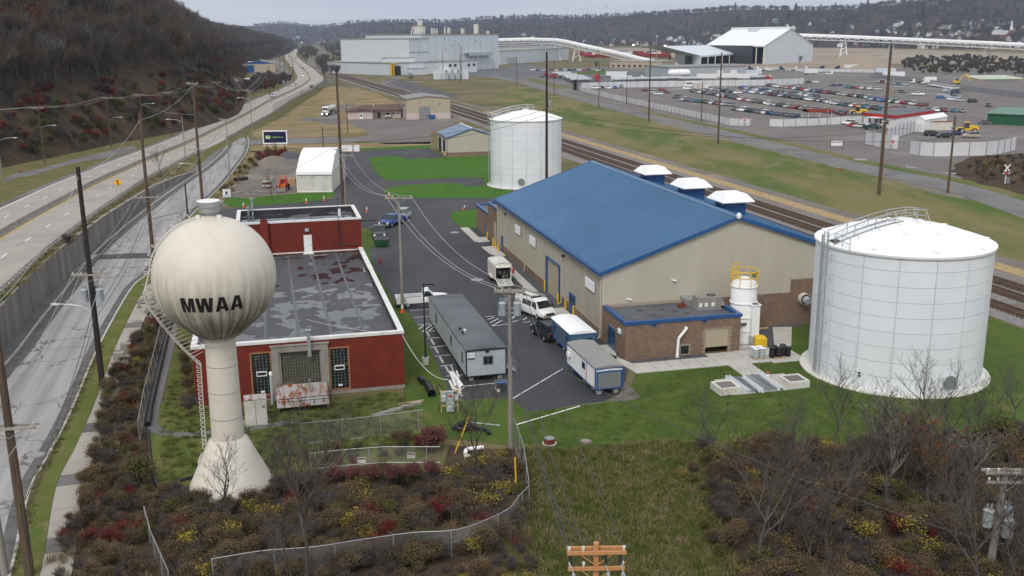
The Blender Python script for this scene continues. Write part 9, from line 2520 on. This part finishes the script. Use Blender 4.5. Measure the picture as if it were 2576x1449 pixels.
def scatter(name,label,pts,keys,kind='stuff'):
 """pts: (x, y, z, rz, scale, index into keys). One object; geometry nodes set a plant on every point."""
 col=bpy.data.collections.new(name+'_stock')
 for i,k in enumerate(keys):
  me=joined(k)if TREES[k][1]is not None else TREES[k][0]
  o=bpy.data.objects.new(f'{i:02d}_{k}',me);col.objects.link(o)
 me=bpy.data.meshes.new(name)
 me.from_pydata([(p[0],p[1],p[2])for p in pts],[],[])
 for nm,tp,vals in(('turn','FLOAT',[p[3]for p in pts]),('size','FLOAT',[p[4]for p in pts]),('pick','INT',[p[5]for p in pts])):
  a=me.attributes.new(nm,tp,'POINT');a.data.foreach_set('value',vals)
 ob=put(name,me)
 ng=bpy.data.node_groups.new(name,'GeometryNodeTree')
 ng.interface.new_socket('Geometry',in_out='INPUT',socket_type='NodeSocketGeometry');ng.interface.new_socket('Geometry',in_out='OUTPUT',socket_type='NodeSocketGeometry')
 n,l=ng.nodes,ng.links
 gi,go=n.new('NodeGroupInput'),n.new('NodeGroupOutput')
 iop=n.new('GeometryNodeInstanceOnPoints');ci=n.new('GeometryNodeCollectionInfo')
 ci.inputs['Collection'].default_value=col;ci.inputs['Separate Children'].default_value=True;ci.inputs['Reset Children'].default_value=True
 def attr(nm,tp):
  x=n.new('GeometryNodeInputNamedAttribute');x.data_type=tp;x.inputs['Name'].default_value=nm;return x.outputs['Attribute']
 cx=n.new('ShaderNodeCombineXYZ');l.new(attr('turn','FLOAT'),cx.inputs['Z'])
 l.new(gi.outputs[0],iop.inputs['Points']);l.new(ci.outputs[0],iop.inputs['Instance']);iop.inputs['Pick Instance'].default_value=True
 l.new(attr('pick','INT'),iop.inputs['Instance Index']);l.new(cx.outputs[0],iop.inputs['Rotation']);l.new(attr('size','FLOAT'),iop.inputs['Scale']);l.new(iop.outputs[0],go.inputs[0])
 md=ob.modifiers.new('plants','NODES');md.node_group=ng
 ob['kind']=kind;ob['label']=label
 return ob
def inside(x,y,P):
 c=False;j=len(P)-1
 for i in range(len(P)):
  if(P[i][1]>y)!=(P[j][1]>y)and x<(P[j][0]-P[i][0])*(y-P[i][1])/(P[j][1]-P[i][1])+P[i][0]:c=not c
  j=i
 return c
def fill(poly,n,rg,world=False):
 P=[tuple((Vector(p)if world else at(*p)).xy)for p in poly]
 x0,x1,y0,y1=min(p[0]for p in P),max(p[0]for p in P),min(p[1]for p in P),max(p[1]for p in P)
 o=[];tries=0
 while len(o)<n and tries<n*30:
  tries+=1
  x,y=rg.uniform(x0,x1),rg.uniform(y0,y1)
  if inside(x,y,P):o.append((x,y))
 return o
rg=random.Random(77)
cand=[]
for _ in range(15000):
 i=int((len(HBs)-1)*rg.random()**2.3);b=HBs[i].lerp(HBs[i+1],rg.random());d=rg.uniform(1,100)if rg.random()<.8 else rg.uniform(100,230)
 p=hill_p(b,d);px,py=proj(p)
 if-150<px<790 and-140<py<440 and p.y>80:cand.append((p,d,(p-EYE).length,px,py))
cand.sort(key=lambda c:c[2])
wood_pts=[]
KEYS=['wood0','wood1','wood2','wood3','wood4','pale','rust_tree','olive_tree','scrub','red_scrub','rust_scrub','yellow_scrub']
def pick_kind(p,d,px,py):
 n_=mnoise.noise(Vector((p.x*.02,p.y*.02,0)))
 if d<16:
  return rg.choice([8,8,9,10,11,11,8,10])if n_<.15 else rg.choice([9,10,11,8,8,11])
 if px<110 and 10<py<130 and rg.random()<.4:return 6
 if n_>.38 and rg.random()<.35:return rg.choice([6,7])
 if rg.random()<.035:return 5
 return rg.choice([0,1,2,3,4])
LAB={0:'bare grey tree on the steep wooded hillside',1:'bare grey tree on the steep wooded hillside',3:'bare grey tree on the steep wooded hillside',2:'bare brown twigged tree on the steep wooded hillside',4:'bare brown twigged tree on the steep wooded hillside',5:'pale barked bare tree among the darker hillside trees',6:'tree with rust brown leaves on the wooded hillside',7:'tree with olive leaves on the wooded hillside',8:'bare grey thicket bush at the foot of the wooded hill',9:'dark red bush at the foot of the wooded hill',10:'rust brown bush at the foot of the wooded hill',11:'olive yellow bush at the foot of the wooded hill'}
single=0
for p,d,dist,px,py in cand:
 k=pick_kind(p,d,px,py);s=rg.uniform(.75,1.2);rz=rg.uniform(0,6.28)
 if single<292 and 0<px<760 and py>40:
  tree(KEYS[k],LAB[k],p,s,rz,'trees and bushes on the wooded hillside','bare_tree' if k<6 else('autumn_tree' if k<8 else 'thicket_bush'),'tree' if k<8 else 'bush');single+=1
 else:wood_pts.append((p.x,p.y,p.z-.2,rz,s,k))
scatter('hillside_wood','mass of bare dark trees covering the steep hillside',wood_pts,KEYS)
vp=[]
for poly,n,sc in((QQ(0,1,[(445,600),(430,560),(470,490),(560,500),(620,520),(600,600),(560,640),(500,660)]),80,.9),(QQ(0,1,[(590,650),(680,600),(760,640),(810,720),(830,800),(760,825),(700,800),(620,690)]),70,.75),(QQ(0,1,[(700,530),(760,500),(880,480),(1110,480),(1180,470),(1180,545),(960,552),(830,552),(760,560)]),260,.9),(QQ(0,1,[(620,480),(900,450),(1400,440),(1400,465),(1000,478),(700,500)]),260,1.0),([(1440,122),(1700,118),(2040,114),(2300,120),(2576,130),(2700,134),(2700,126),(2400,112),(2040,107),(1700,110),(1440,114)],900,.9)):
 for x,y in fill(poly,n,rg):vp.append((x,y,0,rg.uniform(0,6.28),sc*rg.uniform(.7,1.15),rg.choice([0,1,2,3,4])))
scatter('valley_wood','bare woods along the valley floor behind the plant and the fields',vp,KEYS)
sb=[]
for poly,n in((QQ(0,3,[(1330,640),(1480,600),(2000,580),(2300,610),(2700,620),(2700,780),(2200,770),(1700,760),(1500,740),(1360,690)]),420),(QQ(0,1,[(-100,950),(0,850),(120,800),(350,850),(345,890),(200,940),(60,975),(-60,1010)]),150),(QQ(0,1,[(770,560),(850,545),(860,620),(800,650)]),30)):
 for x,y in fill(poly,n,rg):sb.append((x,y,zh(sy((x,y,0)))if x<-60 and y<900 else 0,rg.uniform(0,6.28),rg.uniform(.9,1.6),8 if 'x' and rg.random()<.8 else 11 if x>0 else 10))
scatter('scrub_thicket','dark bare scrub thickets by the car lot and beside the highway',sb,KEYS)
fp=[]
for _ in range(5200):
 px=rg.uniform(640,2600);t_=rg.random()**.8
 p=rpt(px,t_*.98);
 fp.append((p.x,p.y,p.z-3,rg.uniform(0,6.28),rg.uniform(.9,1.7),1 if rg.random()>.985 else 0)if True else None)
scatter('ridge_wood','distant woods on the hills across the valley',[(a,b,c,d,e*(1.0 if f==0 else 1.4),f)for a,b,c,d,e,f in fp],['wood1','conifer'])
HM=[mat(n,c,None,rough=.8)for n,c in(('house_white',(.75,.75,.74)),('house_cream',(.6,.54,.44)),('house_brick',(.26,.12,.09)),('house_blue',(.36,.44,.52)),('house_tan',(.46,.38,.29)))]
RM=[mat(n,c,None,rough=.85)for n,c in(('roof_dark',(.10,.10,.105)),('roof_brown',(.17,.125,.10)),('roof_pale',(.42,.42,.42)),('roof_green',(.12,.30,.26)))]
HN_=['white','cream','brick red','pale blue','tan'];RN_=['dark','brown','pale grey','green']
AREAS=[(2380,2576,.05,.42,34,'in the dense town at the far right slope'),(2240,2380,.05,.40,22,'on the far slope left of the dense town'),(2100,2240,.05,.35,10,'on the far slope behind the trestle conveyor'),(1940,2100,.2,.6,8,'on the far slope above the storage hall ridge'),(1700,1880,.02,.35,14,'on the far slope left of the storage hall'),(1440,1700,.0,.2,16,'at the foot of the far hills beyond the conveyor'),(830,1000,.03,.2,6,'at the foot of the far left hills'),(730,830,.03,.25,9,'near the far end of the highway'),(1080,1440,.05,.3,6,'low on the far hills behind the white plant')]
HK={}
for x0,x1,ta,tb_,n,ph in AREAS:
 for i in range(n):
  px=x0+(x1-x0)*(i+rg.random())/n
  p=rpt(px,rg.uniform(ta,tb_));a,b=rg.randrange(5)if rg.random()>.45 else 0,rg.choice([0,0,1,2,2,3]if rg.random()>.6 else[0,1,2])
  w_,l_,e_,r2=rg.uniform(9,13),rg.uniform(11,20),rg.uniform(5,8),0
  dist=p.length;k=max(1.0,dist/2300)
  r2=e_+w_*.38
  key=(x0,a,b);HK[key]=HK.get(key,0)+1;c_n=HK[key]
  lab=f'{HN_[a]} house with {RN_[b]} roof, {ORD[min(c_n, 15) - 1]} from left, {ph}'
  w8=lab.split()
  if len(w8)>16:lab=' '.join(lab.replace(' with ',' ').replace(' the ',' ').split()[:16])
  ghs('hill_house',lab,'house',p-Vector((0,0,1.0)),rg.uniform(-.6,.6),w_,l_,e_,r2,HM[a],RM[b],'houses on the far slopes',.5)
ch=ghs('church','church with white spire and grey roof in the far right town','church',rpt(2530,.18)-Vector((0,0,1)),.3,16,34,9,16,HM[2],RM[2])
MB().box(5,11,-6,0,0,17).bd('tower',HM[2],ch);MB().lat([(3,17),(.1,34)],6,8,-3).bd('spire',HM[0],ch)
t=ghs('town_hall','long green roofed building low in the far right town','building',rpt(2475,.06),.05,18,20,9,13,HM[2],RM[3])
for k,(px,hh)in enumerate(((714,70),(1477,42),(1524,48))):
 p=rpt(px,.97);t=thing('radio_mast',['tall thin radio mast on the far left skyline','left mast on the skyline above the conveyor','right mast on the skyline above the conveyor'][k],'mast',tuple(p),0);MB().tube((0,0,0),(0,0,hh),1.3,.8,4).bd('mast','transformer_grey',t);MB().box(-4,4,-.5,.5,hh*.8,hh*.83).bd('crossarm','transformer_grey',t)
NK=['bush_grey','bush_brown','bush_red','bush_yellow','bush_olive','straw','near_bare']
nb_pts=[]
def thk(poly,n,w,smin=.6,smax=1.2,z=0.0):
 for x,y in fill(poly,n,rg):
  k=rg.choices(range(7),w)[0]
  nn=mnoise.noise(Vector((x*.22,y*.22,5)))
  if k in(2,3)and nn<-.05 and rg.random()<.6:k=0 if nn<-.2 else 1
  nb_pts.append((x,y,z,rg.uniform(0,6.28),rg.uniform(smin,smax)*(1+.25*nn),k))
thk([(470,1245),(560,1262),(640,1280),(700,1225),(800,1206),(960,1200),(1110,1195),(1240,1195),(1310,1200),(1325,1260),(1310,1330),(1230,1400),(1050,1430),(800,1470),(600,1500),(440,1500),(400,1330),(420,1262)],620,[7,6,.5,.9,1,1.2,.25],.5,1.0)
thk([(400,1500),(800,1480),(1050,1440),(1230,1410),(1320,1340),(1340,1450),(1330,1640),(600,1660),(200,1640)],240,[5,5,.6,.9,1,2.5,.1],.35,.75)
thk([(300,905),(345,850),(415,800),(395,880),(375,960),(350,1040),(340,1130),(380,1240),(470,1240),(420,1330),(380,1470),(170,1500),(130,1420),(180,1300),(225,1160),(262,1010)],480,[4,4,.7,.3,.8,5,0],.35,.8)
thk([(1765,1135),(1850,1140),(1960,1128),(2100,1140),(2230,1135),(2330,1112),(2450,1120),(2576,1085),(2750,1110),(2750,1600),(2000,1640),(1880,1500),(1830,1380),(1790,1250)],980,[8,6,.6,.9,1.2,.8,.3],.5,1.1)
thk([(1700,1190),(1780,1150),(1850,1300),(1890,1480),(1820,1440)],40,[2,2,.3,1,2,2,0],.3,.6)
thk([(770,1140),(1000,1110),(1110,1105),(1115,1150),(900,1175),(770,1190)],36,[1,3,3,.2,1,.3,0],.35,.6)
thk([(1130,1200),(1180,1165),(1300,1150),(1315,1200),(1230,1225)],40,[2,3,.3,.6,.5,3,0],.4,.7)
thk([(525,515),(560,485),(600,430),(640,395),(665,390),(662,408),(620,440),(580,490),(550,515)],90,[.5,1,.2,.1,.8,6,0],.5,1.0)
thk([(640,395),(690,390),(720,385),(725,398),(690,404),(650,408)],26,[0,1,6,0,0,.5,0],.8,1.3)
thk([(2420,415),(2480,400),(2576,395),(2600,470),(2540,470),(2470,455)],90,[3,4,.3,0,1,2,0],.5,.9)
scatter('undergrowth','tangled brown red and yellow undergrowth filling the foreground banks',nb_pts,NK)
gp=[]
for poly,n,ks,sc in(([(1318,1130),(1420,1132),(1560,1122),(1700,1112),(1790,1130),(1800,1240),(1850,1400),(1900,1640),(1320,1640),(1340,1400),(1335,1250)],9000,(0,0,0,1),.8),([(1335,1040),(1520,1016),(1700,935),(2020,910),(2150,1000),(2480,960),(2576,1090),(2330,1110),(1900,1118),(1420,1128),(1320,1120)],3500,(2,2,2),.9),([(415,1010),(470,830),(500,1035),(1000,990),(1100,1100),(760,1180),(470,1215),(400,1225)],2500,(2,2,0),.8),([(20,1449),(70,1237),(120,1144),(175,1037),(250,864),(262,866),(190,1040),(130,1160),(90,1250),(50,1449)],700,(0,1,2),.6)):
 for x,y in fill(poly,n,rg):gp.append((x,y,.03,rg.uniform(0,6.28),sc*rg.uniform(.6,1.3),rg.choice(ks)))
for a,b in zip(A_ if False else[WS[i]+WN[i]*.6+Vector((0,0,WSZ[i]))for i in range(len(WS))],[HR[near_h(p)]+HN[near_h(p)]*(-1.3)for p in WS]):
 for _ in range(26):
  p=a.lerp(b,rg.random());gp.append((p.x+rg.uniform(-2.5,2.5)*.0,p.y+rg.uniform(-2.2,2.2),p.z-.05,rg.uniform(0,6.28),rg.uniform(.7,1.4),rg.choice((0,1,1))))
scatter('grass','rough green and straw grass tufts on the foreground lawn and verges',gp,['tuft_green','tuft_straw','tuft_lawn'])
tree('near_slim','slim bare tree rising through the brush right of the water tower',at(765,1500),1.15,.4)
tree('near_bare','bare branching tree in front of the rusty canopy',at(735,1235),.72,1.2)
tree('near_bare','small bare tree just right of the tower skirt',at(690,1255),.55,2.2)
tree('sumac_dry','tall bare sumac with dry seed heads before the big white tank',at(2235,1262),1.2,1.9)
tree('sumac','leaning dark sumac right of the tall seed headed one',at(2330,1290),1.15,3.3)
tree('sumac_dry','bare sumac at the right below the big tank edge',at(2440,1260),.95,4.6)
tree('near_bare','thin bare tree leaning over the lower right brush',at(1905,1449),1.25,2.8)
tree('near_bare','dark bare tree in the brush left of the tall sumac',at(1980,1250),.9,.9)
tree('bush_olive','yellow green shrub at the right edge beside the lawn',at(2520,1130),1.7,.3,None,'leafy_shrub','shrub')
tree('bush_olive','round olive shrub at the lower left lawn corner',at(365,1225),1.5,.3,None,'leafy_shrub','shrub')
tree('bush_mauve','dense reddish mauve shrub at the end of the vine fence',at(1095,1135),1.55,1.0,None,'leafy_shrub','shrub')
for k in range(6):tree('bush_mauve',['vine clump with red leaves on the fence, first from the left','vine clump with red leaves on the fence, second from left','vine clump with red leaves on the fence, third from left','vine clump with red leaves on the fence, fourth from left','vine clump with red leaves on the fence, fifth from left','vine clump with red leaves on the fence, next to mauve shrub'][k],at(*Q(3,1,800+k*190,500-k*12),1.1),.8,k,'red vine clumps on the fence','vine_clump','vine')
tree('bush_grey','round bare grey bush at the left corner of the brick building',at(478,1050),1.25,0,None,'bare_bush','shrub')
for k in range(5):tree('bush_brown',['first','second','third','fourth','fifth'][k]+' brown bush from the front along the left brick wall',at(478-k*4,1020-k*32),.9,k,'brown bushes along the brick wall','bare_bush','shrub')
tree('scrub','small seedy bare tree beside the guard rail',atz(170,632),.62,.5)
tree('near_bare','tall bare shrub tree between guard rail and wall',atz(405,448),.85,.9)
tree('near_bare','small bare tree on the lawn below the white shelter',at(685,505),.8,.7)
tree('near_bare','small bare tree by the grass below the billboard',at(690,392),.55,2.1)
tree('pale','pale white barked tree standing out at the far end of the hillside',atz(598,262),.95,1.0)
tree('wood1','bare tree among the cars before the tan offices, left one',at(1500,178),.7,0);tree('wood2','bare tree beyond the tan offices, right one',at(1683,166),.9,1)
tree('wood3','small bare tree before the storage hall gable',at(2010,166),.8,2)
t=thing('evergreen_shrub','dark columnar evergreen at the end of the tanker yard','shrub',tuple(at(1448,228)),0);m_=MB();rgx=random.Random(2);leaf_quads(m_,[Vector((rgx.gauss(0,.7),rgx.gauss(0,.7),rgx.uniform(.3,5.6)))for _ in range(220)],3,.3,rgx,.3);m_.bd('crown','evergreen',t);MB().tube((0,0,0),(0,0,3),.15,.1,6).bd('trunk','bark_grey',t)
# = AIR
hz=bpy.data.materials.new('haze');hz.use_nodes=True
n,l=hz.node_tree.nodes,hz.node_tree.links
n.clear();o_=n.new('ShaderNodeOutputMaterial');pv=n.new('ShaderNodeVolumePrincipled')
pv.inputs['Color'].default_value=(.62,.74,.95,1);pv.inputs['Density'].default_value=9.5e-5;pv.inputs['Anisotropy'].default_value=.2
l.new(pv.outputs[0],o_.inputs['Volume'])
m_=MB();m_.box(-9500,9500,-600,9500,-2.0,320);hb=m_.bd('haze',hz);hb['kind']='stuff';hb['label']='thin bluish haze over the valley'
